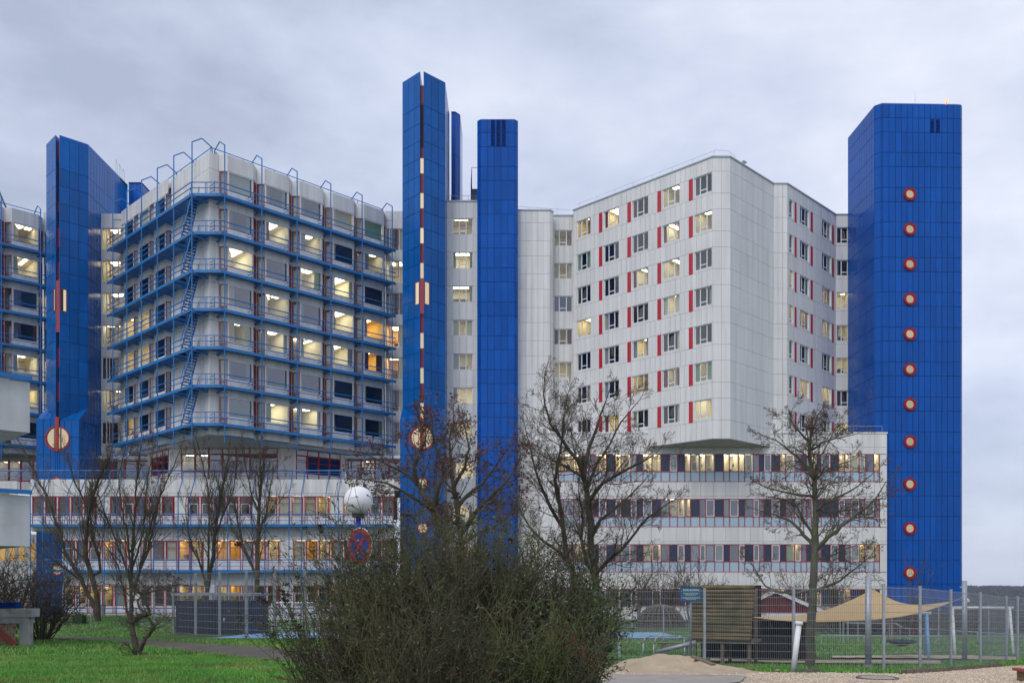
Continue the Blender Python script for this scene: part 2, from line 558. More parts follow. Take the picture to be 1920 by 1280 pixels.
STYLES_R = ['dark'] * 7 + ['lit'] * 6 + ['grey'] * 4 + ['warm'] * 3 + ['spot'] * 2
def triple_window(T, F, u0, u1, z0, z1, style, split=(0.30, 0.68), glass='glass', tilted=None, fmat='white_frame', side=0.45, depth=3.2):
    """three lights, the middle one with a small pane at its foot"""
    w, h = u1 - u0 - .02, z1 - z0 - .02
    w, h = round(w, 2), round(h, 2)
    b = 0.075
    xa, xb = -w / 2 + split[0] * w, -w / 2 + split[1] * w
    zt = 0.24 * h
    rects = frame_rects(w, h, b) + [(xa - .045, xa + .045, b, h - b), (xb - .045, xb + .045, b, h - b), (xa + .045, xb - .045, zt - .045, zt + .045)]
    me = bars_mesh(('tri', w, h, split), fmat, rects, .13, .20)
    o = T.part('window', me, F.pt((u0 + u1) / 2, 0, z0 + .01), F.rz)
    ob('reveal', lining_mesh(w + .02, h + .02, .22, fmat), o, (0, 0, -.01))
    pane(o, -w / 2 + b, xa - .045, b, h - b, .165, glass)
    pane(o, xb + .045, w / 2 - b, b, h - b, .165, glass)
    pane(o, xa + .045, xb - .045, b, zt - .045, .165, glass)
    tl = (RNG.random() < .3) if tilted is None else tilted
    p = pane(o, xa + .045, xb - .045, zt + .045, h - b, .165, glass)
    if tl:
        hh = h - b - zt
        p.rotation_euler = (-.16, 0, 0)
        p.location.y += math.sin(.16) * hh / 2
    room(o, w, h, style, depth=depth, side=side)
    curtains(o, w, h)
    return o

# ================================================================== THE RIGHT-HAND WARD BLOCK
BASE = -4.0
SH = 3.49                                     # storey height of the right block
R_TOPW, R_BOTW = 37.65, 35.63                 # head and foot of the top window band
R_TOP, R_BOT = 39.05, 12.96
LF = Face(6.49, 94.84, 18.53, 82.8)           # left face, runs towards the camera
CF = Face(18.53, 82.8, 20.16, 82.8)           # blunt corner
RF1 = Face(20.16, 82.8, 25.79, 88.43)
RF2 = Face(25.79, 88.43, 27.16, 88.43)
RF3 = Face(27.16, 88.43, 34.66, 95.93)
RF4 = Face(34.66, 95.93, 36.75, 95.93)        # link to the blue tower
LK2 = Face(4.02, 95.2, 6.49, 94.84)           # link column on the left of the block

wr = Thing('ward_block', 'white panelled ward block with red window strips and a blunt corner, right half', 'hospital block', (18, 90, BASE))
bands = []                                    # (z0, z1, is_window_band)
z = R_TOP - .12
bands.append((R_TOPW, z, False))
for k in range(7):
    bands.append((R_BOTW - SH * k, R_TOPW - SH * k, True))
    bands.append((R_TOPW - SH * (k + 1) if k < 6 else R_BOT, R_BOTW - SH * k, False))

WKW = dict(back='white_joint', gap=.024, tilt=.0016)
# left face: five columns of windows, a red strip left of four of them
lw = [(1081.2, 1107.5), (1131.7, 1160.5), (1185, 1215.5), (1241.7, 1274.3), (1301.7, 1335.3)]
lr = [(1123, 1129.3), (1176.2, 1183), (1232.5, 1239.5), (1291.5, 1299)]
LW = [(LF.upx(a), LF.upx(b)) for a, b in lw]
LR = [(LF.upx(a), LF.upx(b)) for a, b in lr]
LW[-1] = (LW[-1][0], LF.L - .06)
style_L = [  # rows from the top, columns from the left, as lit in the photograph
    ['warm', 'warm', 'grey', 'lit', 'grey'], ['dark', 'dark', 'grey', 'lit', 'lit'], ['dark', 'dark', 'lit', 'lit', 'grey'],
    ['warm', 'grey', 'dark', 'lit', 'grey'], ['dark', 'dark', 'warm', 'grey', 'grey'], ['grey', 'dark', 'warm', 'lit', 'spot'],
    ['dark', 'warm', 'dark', 'grey', 'lit']]
cols = lin(0, LF.L, 29)
def split_band(F, z0, z1, opens):
    """plain panels between the openings of a window band"""
    edges = sorted(opens)
    cur = 0.0
    for (a, b) in edges + [(F.L, F.L)]:
        if a - cur > .05:
            n = max(1, round((a - cur) / .62))
            for u0, u1 in zip(lin(cur, a, n)[:-1], lin(cur, a, n)[1:]):
                panel(wr, F, u0, u1, z0, z1, 'white_cladding', **WKW)
        cur = max(cur, b)
for bi, (z0, z1, isw) in enumerate(bands):
    if not isw:
        for F, n in ((CF, 2), (RF1, 8), (RF2, 3), (RF4, 3)):
            grid(wr, F, lin(0, F.L, n), [z0, z1], 'white_cladding', **WKW)
        grid(wr, LF, cols, [z0, z1], 'white_cladding', **WKW)
        grid(wr, RF3, lin(0, RF3.L, 16), [z0, z1], 'white_cladding', **WKW)
        continue
    row = round((R_TOPW - z1) / SH)
    for F, n in ((CF, 2), (RF1, 8), (RF2, 3)):
        grid(wr, F, lin(0, F.L, n), [z0, z1], 'white_cladding', **WKW)
    split_band(LF, z0, z1, LW + LR)
    for (a, b) in LR:
        panel(wr, LF, a, b, z0, z1, 'red_panel', name='red_strip', back='white_joint', gap=.02)
    for c, (a, b) in enumerate(LW):
        wz0 = z0 + .24
        panel(wr, LF, a, b, z0, wz0, 'white_cladding', **WKW)
        triple_window(wr, LF, a, b, wz0, z1, style_L[row][c], side=.05 if c == 4 else .4)
    # right face
    W3 = [(1480, 1487.5), (1500, 1517.5), (1541.2, 1558.7)]
    S3 = [(1490, 1493.7), (1520, 1524.2), (1560, 1563.7)]
    W3 = [(RF3.upx(a), RF3.upx(b)) for a, b in W3]
    S3 = [(RF3.upx(a), RF3.upx(b)) for a, b in S3]
    split_band(RF3, z0, z1, W3 + S3)
    for (a, b) in S3:
        panel(wr, RF3, a, b, z0, z1, 'red_panel', name='red_strip', back='white_joint', gap=.02)
    stl = [['grey', 'dark', 'dark'], ['grey', 'dark', 'dark'], ['warm', 'dark', 'warm'], ['warm', 'warm', 'warm'],
           ['grey', 'dark', 'dark'], ['grey', 'warm', 'warm'], ['grey', 'dark', 'dark']][row]
    for c, (a, b) in enumerate(W3):
        wz0 = z0 + .24
        panel(wr, RF3, a, b, z0, wz0, 'white_cladding', **WKW)
        if c == 0:
            w, h = round(b - a - .02, 2), round(z1 - wz0 - .02, 2)
            o = wr.part('window', bars_mesh(('one', w, h), 'white_frame', frame_rects(w, h, .075) + [(-w / 2 + .07, w / 2 - .07, .4, .48)], .13, .2), RF3.pt((a + b) / 2, 0, wz0 + .01), RF3.rz)
            ob('reveal', lining_mesh(w + .02, h + .02, .22, 'white_frame'), o, (0, 0, -.01))
            pane(o, -w / 2 + .07, w / 2 - .07, .48, h - .07, .165); pane(o, -w / 2 + .07, w / 2 - .07, .07, .4, .165)
            room(o, w, h, stl[c], depth=2.4, side=.2)
        else:
            triple_window(wr, RF3, a, b, wz0, z1, stl[c], side=.3, depth=2.6)
    # link to the tower: windows across the whole width
    panel(wr, RF4, 0, RF4.L, z0, z0 + .3, 'white_cladding', **WKW)
    triple_window(wr, RF4, .1, RF4.L - .22, z0 + .3, z1, ['dark', 'dark', 'lit', 'lit', 'spot', 'grey', 'lit'][row], side=.1, depth=2.6)
    panel(wr, RF4, 0, .1, z0 + .3, z1, 'white_cladding', **WKW)
    panel(wr, RF4, RF4.L - .22, RF4.L, z0 + .3, z1, 'white_cladding', **WKW)
# coping, roof, soffit
cop = MB()
for F in (LF, CF, RF1, RF2, RF3, RF4):
    cop.box(F.pt(F.L / 2, .13, R_TOP - .05), (F.L + .12, .42, .12), F.rz)
wr.build('coping', cop, 'coping')
out = [LF.pt(0), LF.pt(LF.L), CF.pt(CF.L), RF1.pt(RF1.L), RF2.pt(RF2.L), RF3.pt(RF3.L), RF4.pt(RF4.L)]
rb = MB(); rb.prism([(p.x, p.y + .35) for p in out] + [(36.75, 104), (6.49, 104)], R_TOP - .5, R_TOP - .16)
wr.build('roof', rb, 'coping')
sf = MB()
sf.prism([(12.0, 89.6), (18.56, 82.92), (20.13, 82.92), (26.6, 89.6)], R_BOT - .05, R_BOT + .1)
wr.build('soffit', sf, 'soffit')
for i in range(5):                             # shallow trays of the soffit
    for j in range(5):
        x, y = 15.2 + i * 1.75, 84.0 + j * 0.85
        if abs(x - 19.35) + 0.95 < (y - 83.1) + .6:
            wr.box('soffit_tray', (x, y, R_BOT - .06), (1.68, .8, .03), 'soffit')
# thin roof railing
rl = MB()
pts = [LF.pt(u, .6, R_TOP + .75) for u in (0, LF.L)] + [CF.pt(CF.L, .6, R_TOP + .75), RF1.pt(2.0, .6, R_TOP + .75)]
rl.path(pts, .018, 4)
for u in lin(.4, LF.L - .2, 7):
    rl.tube(LF.pt(u, .6, R_TOP), LF.pt(u, .6, R_TOP + .75), .018, n=4)
wr.build('roof_railing', rl, 'coping')
cm = MB()
p = RF1.pt(2.6, .2, R_TOP)
cm.box((p.x, p.y, p.z + .12), (.12, .12, .24)); cm.box((p.x + .1, p.y - .1, p.z + .32), (.5, .2, .16), .7)
wr.build('roof_camera', cm, 'coping')
wr.finish()

# ------------------------------------------------------------------ link wing left of the block (plain bay, then a column of windows)
lk = Thing('link_wing', 'narrow white link wing with one column of windows left of the red-striped block', 'hospital block', (2.5, 96, BASE))
K1 = Face(0.2, 94.0, 3.97, 94.0); K2 = Face(3.97, 94.0, 4.35, 94.5); K3 = Face(4.35, 95.4, 6.75, 95.4)
LT = zat(393, 94)
lb = [LT - .1] + [v for k in range(8) for v in (37.35 - SH * k, 35.45 - SH * k)]
lb = [b for b in lb if b > 14]
zz = lb + [12.4, 10.9, 8.3, 6.9, 4.2, 2.6, -.2, -1.8, BASE]
for F, n in ((K1, 6), (K2, 1)):
    grid(lk, F, lin(0, F.L, n), zz, 'white_cladding', **WKW)
K2b = Face(4.35, 94.5, 4.35, 95.4)
stl = ['spot', 'spot', 'grey', 'spot', 'spot', 'spot', 'grey', 'lit']
for k in range(8):
    zh = zat(431, 95.4) - 3.505 * k
    zs = zh - 1.7
    ztop = LT - .1 if k == 0 else zat(431, 95.4) - 3.505 * (k - 1) - 1.7
    grid(lk, K3, lin(0, K3.L, 4), [zh, ztop], 'white_cladding', **WKW)
    triple_window(lk, K3, .08, K3.L - .3, zs, zh, stl[k], side=.05, glass='glass_blue' if k % 3 == 2 else 'glass')
    panel(lk, K3, 0, .08, zs, zh, 'white_cladding', **WKW); panel(lk, K3, K3.L - .3, K3.L, zs, zh, 'white_cladding', **WKW)
cop = MB()
for F in (K1, K2, K3):
    cop.box(F.pt(F.L / 2, .13, LT - .05), (F.L + .1, .42, .12), F.rz)
lk.build('coping', cop, 'coping')
rb = MB(); rb.prism([(.2, 94.3), (3.97, 94.3), (4.35, 95.7), (6.6, 95.7), (6.6, 104), (.2, 104)], LT - .5, LT - .16)
lk.build('roof', rb, 'coping')
rl = MB(); rl.path([(.6, 95, LT), (.6, 95, LT + .75), (6.4, 96, LT + .75)], .018, 4)
for x in (1.8, 3.2, 4.8):
    rl.tube((x, 95.3, LT), (x, 95.3, LT + .75), .018, n=4)
lk.build('roof_railing', rl, 'coping')
lk.finish()

# ------------------------------------------------------------------ narrow blue shaft with louvres
sh = Thing('service_shaft', 'narrow plain blue clad shaft with six dark louvres at its top', 'tower', (-1.5, 95, BASE))
Y0 = 92.5
S = [Face(-3.6, 96.5, -3.6, Y0 + .35), Face(-3.6, Y0 + .35, -3.25, Y0), Face(-3.25, Y0, .28, Y0), Face(.28, Y0, .62, Y0 + .35), Face(.62, Y0 + .35, .62, 96.5)]
ST = zat(224, Y0)
zj = [ST, zat(248.5, Y0), zat(275, Y0)]
zz = zat(275, Y0)
while zz > BASE + 3.5:
    zj += [zz - 2.05, zz - 3.49]; zz -= 3.49
zj.append(BASE)
BK = dict(back='blue_joint', gap=.044, tilt=.003)
vu = lin(0, S[2].L, 5)
for F, us in ((S[2], vu), (S[1], lin(0, S[1].L, 1)), (S[3], lin(0, S[3].L, 1)), (S[0], lin(0, S[0].L, 3)), (S[4], lin(0, S[4].L, 3))):
    grid(sh, F, us, zj, 'blue_cladding', **BK)
for r in range(2):
    for c, u in enumerate((1.28, 1.84, 2.40)):
        z1 = zj[r] - .04; z0 = zj[r + 1] + .05
        o = sh.part('louvre', box_mesh('blue_dark'), S[2].pt(u, -.012, (z0 + z1) / 2), 0, (.40, .02, z1 - z0))
        for q in range(7):
            sl = MB(); 
            zc = z0 + (q + .5) * (z1 - z0) / 7
            sh.box('slat', S[2].pt(u, -.035, zc), (.37, .04, .07), 'blue_louvre')
cp = MB()
a, b = .34, .75
top = [(-3.6, Y0 + .35), (-3.25, Y0), (.28, Y0), (.62, Y0 + .35), (.62, 96.5), (-3.6, 96.5)]
ins = [(-3.2, Y0 + .7), (-3.0, Y0 + .5), (.05, Y0 + .5), (.25, Y0 + .7), (.25, 96.2), (-3.2, 96.2)]
vs = [(x, y, ST) for x, y in top] + [(x, y, ST + .28) for x, y in ins]
cp.add(vs, [(i, (i + 1) % 6, 6 + (i + 1) % 6, 6 + i) for i in range(6)] + [tuple(range(6, 12))])
sh.build('cap', cp, 'blue_cladding')
sh.finish()

# ------------------------------------------------------------------ lit stair hall between the split tower and the shaft
hl = Thing('stair_hall', 'white wall with one column of lit windows between two blue towers', 'hospital block', (-5, 97, BASE))
H = Face(-7.0, 93.6, -3.5, 93.6)
HT = zat(377, 93.6)
ua, ub = H.upx(848.2), H.upx(887)
WH = dict(back='white_joint', gap=.024, tilt=.001)
zprev = HT
hz = [zat(409 + 63.35 * k, 93.6) for k in range(7)] + [zat(866, 93.6), zat(946, 93.6), zat(1026, 93.6)]
for k, zh in enumerate(hz):
    zs = zh - 1.72
    grid(hl, H, [0, ua] + lin(ua, ub, 3)[1:] + [H.L], [zh, zprev], 'white_cladding', **WH)
    triple_window(hl, H, ua, ub, zs, zh, 'bright', split=(.33, .66), tilted=False, side=.4, depth=3.0)
    panel(hl, H, 0, ua, zs, zh, 'white_cladding', **WH); panel(hl, H, ub, H.L, zs, zh, 'white_cladding', **WH)
    zprev = zs
grid(hl, H, lin(0, H.L, 5), [BASE, zprev], 'white_cladding', **WH)
cop = MB(); cop.box(H.pt(H.L / 2, .13, HT), (H.L, .42, .14)); hl.build('coping', cop, 'coping')
rb = MB(); rb.box2((-7, 94, HT - .4), (-3.5, 104, HT - .12)); hl.build('roof', rb, 'coping')
rl = MB(); rl.path([(-6.9, 94.2, HT + .8), (-3.7, 94.2, HT + .8)], .02, 4)
for x in (-6.4, -5.5, -4.6, -3.8):
    rl.tube((x, 94.2, HT), (x, 94.2, HT + .8), .02, n=4)
hl.build('roof_railing', rl, 'coping')
# roof ladder stair with cage
fs = MB()
for i in range(12):
    fs.box((-3.95, 95.0 + i * .16, HT + .15 + i * .22), (.75, .22, .05))
fs.beam((-4.35, 94.9, HT), (-4.35, 97, HT + 3.0), .06, .2); fs.beam((-3.6, 94.9, HT), (-3.6, 97, HT + 3.0), .06, .2)
for i in range(5):
    fs.tube((-4.35, 95 + i * .45, HT + .1 + i * .6), (-4.35, 95 + i * .45, HT + 2.6 + i * .6), .025, n=4)
fs.path([(-4.35, 95, HT + 2.4), (-4.35, 96.9, HT + 5.0)], .025, 4); fs.path([(-4.35, 96.9, HT + 5.0), (-3.5, 96.9, HT + 5.0)], .025, 4)
hl.build('roof_stair', fs, 'blue_dark')
hl.finish()

# ================================================================== SPLIT BLUE STAIR TOWERS
def stair_tower(name, label, cx, cy, top, depth, rear, sq_py, big_py, small, zslot, lit=True):
    T = Thing(name, label, 'tower', (cx, cy + 4, BASE), 'split blue stair towers')
    hw, sl, wd = 2.17, .21, 1.96
    FLt = Face(cx - hw, cy + wd, cx - sl, cy); FRt = Face(cx + sl, cy, cx + hw, cy + wd)
    SLt = Face(cx - hw, cy + depth, cx - hw, cy + wd); SRt = Face(cx + hw, cy + wd, cx + hw, cy + depth)
    zf = zat(787, cy)                          # foot of the wedge
    zs = [top]
    zz = top - 3.4
    while zz > zf + .6:
        zs.append(zz); zz -= 1.746
    zs.append(zf)
    kw = dict(back='blue_joint', gap=.044, tilt=.004)
    for F in (FLt, FRt):
        grid(T, F, lin(0, F.L, 3), zs, 'blue_cladding_old', **kw)
    for F, n in ((SRt, int((depth - wd) / .62)), (SLt, 4)):
        zl = [z for i, z in enumerate(zs) if i < 2 or i % 2 == 0 or F is SRt] + [BASE]
        grid(T, F, lin(0, F.L, n), zl, 'blue_cladding_old', **kw)
    # flare to the square foot
    fl = MB()
    for s in (-1, 1):
        A = (cx + s * hw, cy + wd, zf + 1.6); B = (cx + s * hw, cy, zf); C = (cx + s * sl, cy - .01, zf)
        A2 = (cx + s * sl, cy, zf + .02)
        tri = [A, B, C] if s < 0 else [A, C, B]
        fl.poly(tri)
        fl.poly([A, (cx + s * hw, cy + wd, zf), B] if s < 0 else [A, B, (cx + s * hw, cy + wd, zf)])
    T.build('flare', fl, 'blue_cladding_old')
    rb = MB()
    for s in (-1, 1):                          # ribs on the flare like the panel seams
        for q in (.33, .66):
            a = Vector((cx + s * (sl + (hw - sl) * q), cy - .012, zf)); b = Vector((cx + s * (sl + (hw - sl) * q), cy + wd * q - .03, zf + 1.6 * q))
            rb.tube(a, b, .018, n=4)
    T.build('seam', rb, 'blue_joint')
    # foot: flat front
    FB = Face(cx - hw, cy, cx + hw, cy)
    big_z = zat(big_py, cy)
    zb = [zf]
    while zb[-1] > BASE + 3.3:
        zb.append(zb[-1] - (1.75 if len(zb) < 3 else 2.2))
    zb.append(BASE)
    grid(T, FB, lin(0, FB.L, 6), zb, 'blue_cladding_old', **kw)
    for F in (Face(cx + hw, cy, cx + hw, cy + wd), Face(cx - hw, cy + wd, cx - hw, cy)):
        grid(T, F, lin(0, F.L, 3), zb, 'blue_cladding_old', **kw)
    # roof of the two wedges
    rf = MB()
    for s in (-1, 1):
        pts = [(cx + s * sl, cy), (cx + s * hw, cy + wd), (cx + s * hw, cy + depth), (cx + s * sl, cy + depth)]
        rf.prism(pts if s > 0 else pts[::-1], top - .3, top - .02)
        rf.box((cx + s * (sl - .01), cy + depth / 2, (top + BASE) / 2), (.04, depth, top - BASE - .1))
    T.build('roof', rf, 'blue_cladding_old')
    # slot: red infill and lit windows
    d0 = cy + .38
    z = zslot
    T.box('slot_panel', (cx, d0, z - .9), (2 * sl, .08, 1.8), 'red_dark')
    z -= 1.8
    lv = T.box('slot_louvre', (cx, d0 + .1, z - 2.2), (2 * sl, .05, 4.4), 'seal')
    for q in range(22):
        T.box('slat', (cx, d0 + .03, z - .1 - q * .2), (2 * sl, .1, .05), 'red_dark')
    z -= 4.4
    T.box('slot_panel', (cx, d0, z - .5), (2 * sl, .08, 1.0), 'red_dark')
    z -= 1.0
    sqz = zat(sq_py, cy)
    i = 0
    while z > big_z + 2.5:
        if sqz + 2.6 > z > sqz - 1.9:
            T.box('slot_panel', (cx, cy + .08, z - .88), (2 * sl - .02, .10, 1.745), 'red_bright'); z -= 1.75
        elif i % 2 == 0:
            T.box('slot_window', (cx, d0 + .04, z - .8), (2 * sl - .05, .03, 1.55), 'lit_blind' if lit else 'navy_panel')
            T.box('slot_sill', (cx, d0, z - 1.62), (2 * sl, .1, .12), 'red_frame'); z -= 1.68; i += 1
        else:
            T.box('slot_panel', (cx, d0, z - .9), (2 * sl, .1, 1.8), 'red_frame'); z -= 1.8; i += 1
    T.box('fin', (cx, cy + .0, (z + big_z - 1.25) / 2), (2 * sl - .04, .3, z - big_z + 1.25), 'red_bright')
    # pair of windows either side of the fin
    for F, u in ((FLt, FLt.L - .36), (FRt, .36)):
        o = T.part('side_window', bars_mesh('sidewin', 'red_frame', frame_rects(.62, 2.25, .05), -.03, .05), F.pt(u, -.01, sqz - 1.1), F.rz)
        ob('pane', box_mesh('lit_blind'), o, (.0 if lit else .12, .0, 1.12), 0, (.52 if lit else .26, .02, 2.15))
        if not lit:
            ob('shade', box_mesh('seal'), o, (-.14, .0, 1.12), 0, (.26, .02, 2.15))  # dark strip standing in for the shade of a deep reveal
    # large round window across the slot, small ones below
    def roundw(x, zc, r, nm):
        k = ('round', r)
        if k not in _cache:
            mb = MB(); mb.annulus(r - .07, r + .05, -.06, .02, 48)
            _cache[k] = mb.mesh('round_frame', 'red_frame')
            mb = MB(); mb.disc(r - .06, -.022, 48)
            _cache[('back', r)] = mb.mesh('round_reveal', 'red_dark')
            mb = MB(); mb.disc(r * .93 - .07, -.034, 48, (.045 * r, .035 * r))
            _cache[('disc', r)] = mb.mesh('round_pane', 'lit_blind' if r > 1 else 'lit_blind_dim')
        o = T.part(nm, _cache[k], (x, cy - .01, zc))
        ob('reveal', _cache[('back', r)], o)
        ob('pane', _cache[('disc', r)], o)
        return o
    o = roundw(cx, big_z, 1.22, 'round_window')
    ob('mullion', box_mesh('navy_panel'), o, (.36, -.055, 0), 0, (.13, .03, 2.2))
    ob('mullion', box_mesh('seal'), o, (-.30, -.055, 0), 0, (.07, .03, 2.2))
    for (px, py) in small:
        roundw(xat(px, cy), zat(py, cy), .55, 'round_window')
    # rear shaft
    for (x0, x1, y0, y1, zb_, zt_) in rear:
        cw, cd = (.5, .7) if lit else (.12, .12)
        F = [Face(x0, y0, x1, y0), Face(x1, y0, x1 + cw, y0 + cd), Face(x1 + cw, y0 + cd, x1 + cw, y1)]
        for f, n in zip(F, (3, 1, 4)):
            grid(T, f, lin(0, f.L, n), lin(zb_, zt_, max(2, int((zt_ - zb_) / 3.4))), 'blue_cladding', name='rear_panel', back='blue_joint', gap=.035)
        r = MB(); r.prism([(x0, y0), (x1, y0), (x1 + cw, y0 + cd), (x1 + cw, y1), (x0, y1)], zt_ - .2, zt_ - .01)
        T.build('rear_cap', r, 'blue_dark'); r = MB()
        r.prism([(x0, y0 + .1), (x1, y0 + .1), (x1 + cw - .08, y0 + cd + .1), (x1 + cw - .08, y1), (x0, y1)], zb_ + .01, zb_ + .2)
        T.build('rear_floor', r, 'blue_dark')
    T.finish()
    return T

TC = stair_tower('stair_tower', 'tall split blue tower beside the lit stair hall, a red strip up its cleft', -8.95, 89.0, zat(134, 89.0), 8.2,
                 [(-6.75, -6.3, 99.5, 105, 42.2, zat(209, 99.5))], 549, 821, [(792, 906), (792, 990)], zat(157, 89.0))
TL = stair_tower('stair_tower', 'lower split blue tower near the left edge, long panelled side receding', -46.05, 90.8, zat(253, 90.8), 11.5,
                 [(-43.9, -42.5, 102.6, 110, 30.0, 45.4)], 562, 822, [(107, 905), (107, 1068)], zat(263, 90.8), lit=False)
rl = MB()
for q in range(3):
    y = 100.2 + q * .9
    rl.path([(-44.3, y, 44.9), (-44.3, y, 46.9 - q * .1), (-44.3, y + .4, 46.4), (-44.3, y + .4, 44.9)], .02, 4)
o = TL.build('roof_ladder_rail', rl, 'coping')

# ================================================================== PLAIN BLUE TOWER ON THE RIGHT
tr = Thing('round_window_tower', 'massive plain blue tower with a single column of red-rimmed round windows', 'tower', (40, 93, BASE))
ang = math.radians(1.6)
def rot(x, y):
    """turn about the near left corner of the tower"""
    ox, oy = 36.1, 88.8
    dx, dy = x - ox, y - oy
    return (ox + dx * math.cos(ang) - dy * math.sin(ang), oy + dx * math.sin(ang) + dy * math.cos(ang))
def rface(x0, y0, x1, y1):
    return Face(*rot(x0, y0), *rot(x1, y1))
x0, x1, y0, y1, ch = 36.1, 44.9, 88.8, 95.8, .48
RT = zat(194, y0)
TF = [rface(x0, y1, x0, y0 + ch), rface(x0, y0 + ch, x0 + ch, y0), rface(x0 + ch, y0, x1 - .3, y0), rface(x1 - .3, y0, x1, y0 + .3), rface(x1, y0 + .3, x1, y1)]
rows = [194, 220.5, 247.5, 285.5, 312, 351, 378, 416, 443.5, 482, 508.5, 547, 573.5, 612.5, 639, 678, 704, 743.5, 770, 809, 846.5, 884.5, 929, 967, 1012.5, 1050, 1095]
zj = [zat(p, y0) for p in rows] + [BASE]
us = [TF[2].upx(1440 + q / 4) for q in (907, 955, 1000, 1043, 1085, 1130, 1174, 1217, 1260, 1304, 1346, 1390)]
pitch = us[1] - us[0]
us = [0] + [us[0] - pitch] + us + [TF[2].L]
# the front first: it shows largest
grid(tr, TF[2], us, zj, 'blue_cladding', **BK)
for F, n in ((TF[1], 1), (TF[3], 1), (TF[0], 11), (TF[4], 11)):
    grid(tr, F, lin(0, F.L, n), zj, 'blue_cladding', **BK)
mb = MB(); mb.annulus(.40, .62, -.17, .02, 40); ring = mb.mesh('ring', 'red_ring')
mb = MB(); mb.disc(.41, -.015, 40); disc = mb.mesh('disc', 'lit_blind_dim')
for py in (364, 429.5, 495, 560.5, 626, 692, 757.5, 827.5, 907, 990, 1073):
    u = TF[2].upx(1705.3)
    o = tr.part('round_window', ring, TF[2].pt(u, -.005, zat(py, y0)), TF[2].rz)
    ob('pane', disc, o)
for px in (1747.8, 1758.3):
    u = TF[2].upx(px)
    za, zb_ = zat(248, y0), zat(222.5, y0)
    tr.box('louvre', TF[2].pt(u, -.01, (za + zb_) / 2), (.40, .02, zb_ - za), 'blue_dark', TF[2].rz)
    for q in range(8):
        tr.box('slat', TF[2].pt(u, -.03, za + (q + .5) * (zb_ - za) / 8), (.37, .04, .06), 'blue_louvre', TF[2].rz)
top = [TF[0].pt(0), TF[1].pt(0), TF[2].pt(0), TF[3].pt(0), TF[4].pt(0), TF[4].pt(TF[4].L)]
ins = [rot(x0 + .4, y1), rot(x0 + .35, y0 + .8), rot(x0 + .8, y0 + .35), rot(x1 - .6, y0 + .35), rot(x1 - .35, y0 + .6), rot(x1 - .35, y1)]
cp = MB()
vs = [(p.x, p.y, RT) for p in top] + [(p[0], p[1], RT + .24) for p in ins]
cp.add(vs, [(i, (i + 1) % 6, 6 + (i + 1) % 6, 6 + i) for i in range(6)] + [tuple(range(6, 12))])
tr.build('cap', cp, 'blue_cladding')
tr.finish()
an = Thing('roof_antenna', 'thin antenna rod on the roof of the plain blue tower', 'antenna', (40.4, 89.8, RT + .2))
mb = MB(); mb.tube((40.4, 89.8, RT + .2), (40.4, 89.8, RT + 1.7), .02, .008, 5); mb.tube((40.4, 89.8, RT + .2), (40.4, 89.8, RT + .5), .04, .03, 6)
an.build('rod', mb, 'coping')
mb = MB(); mb.box((40.4, 89.8, RT + .25), (.3, .3, .06)); an.build('foot', mb, 'coping')
wl_ = Thing('warning_light', 'glowing red aircraft warning light on the roof of the plain blue tower', 'lamp', (43.5, 89.7, RT + .2))
mb = MB(); mb.tube((43.5, 89.7, RT + .2), (43.5, 89.7, RT + .55), .04, .04, 6); mb.box((43.5, 89.7, RT + .23), (.3, .3, .06)); wl_.build('stem', mb, 'red_panel')
mb = MB(); mb.sphere((43.52, 89.7, RT + .72), .13, 12, 8, 1.5); wl_.build('lens', mb, 'warning_red', True)

# ================================================================== BALCONY WARD BLOCKS (left half)
LA, LB = .85, 1.83                            # door facet / window facet of one saw-tooth bay
W0, LSH = 34.75, 3.45                         # top walkway level, storey height
L_TOP, L_BOT = 38.95, 13.2
HEAD, SILL = 2.72, .80
OW = dict(back='white_joint', gap=.03, tilt=.002)

def door_window(T, F, z0, z1, style):
    """narrow red-framed glazed door filling a facet"""
    w, h = round(F.L - .12, 2), round(z1 - z0 - .02, 2)
    rects = frame_rects(w, h, .07) + [(-w / 2 + .07, w / 2 - .07, .62, .69), (-w / 2 + .07, w / 2 - .07, .28, .32)]
    o = T.part('balcony_door', bars_mesh(('door', w, h), 'red_frame', rects, .05, .13), F.pt(F.L / 2, 0, z0 + .01), F.rz)
    ob('reveal', lining_mesh(F.L - .02, h + .02, .14, 'white_frame'), o, (0, 0, -.01))
    pane(o, -w / 2 + .07, w / 2 - .07, .69, h - .07, .09)
    pane(o, -w / 2 + .07, w / 2 - .07, .07, .62, .09)
    room(o, w * .9, h, style, depth=1.2, side=0.0, up=.0, down=0.0, y=.15)
    if RNG.random() < .6:
        ob('curtain', curtain_mesh(w * .8, h - .05, RNG.choice(['curtain_cream', 'curtain_grey']), 5), o, (0, .2, 0))
    return o

def bay_window(T, F, z0, z1, style, cur=None):
    """big fixed pane in a white frame"""
    w, h = round(F.L - .14, 2), round(z1 - z0 - .02, 2)
    o = T.part('window', bars_mesh(('bay', w, h), 'white_frame', frame_rects(w, h, .09), .05, .14), F.pt(F.L / 2, 0, z0 + .01), F.rz)
    ob('reveal', lining_mesh(F.L - .03, h + .02, .16, 'white_frame'), o, (0, 0, -.01))
    pane(o, -w / 2 + .09, w / 2 - .09, .09, h - .09, .10, 'glass_blue' if style == 'grey' else 'glass')
    room(o, w * .98, h, style, depth=4.2, side=.02, up=.25, down=.75, y=.18)
    if cur:
        ob('curtain', curtain_mesh(round(w * .96, 2), round(h, 2), cur, 16), o, (0, .3, 0))
    else:
        curtains(o, w, h, .3, .55)
    return o

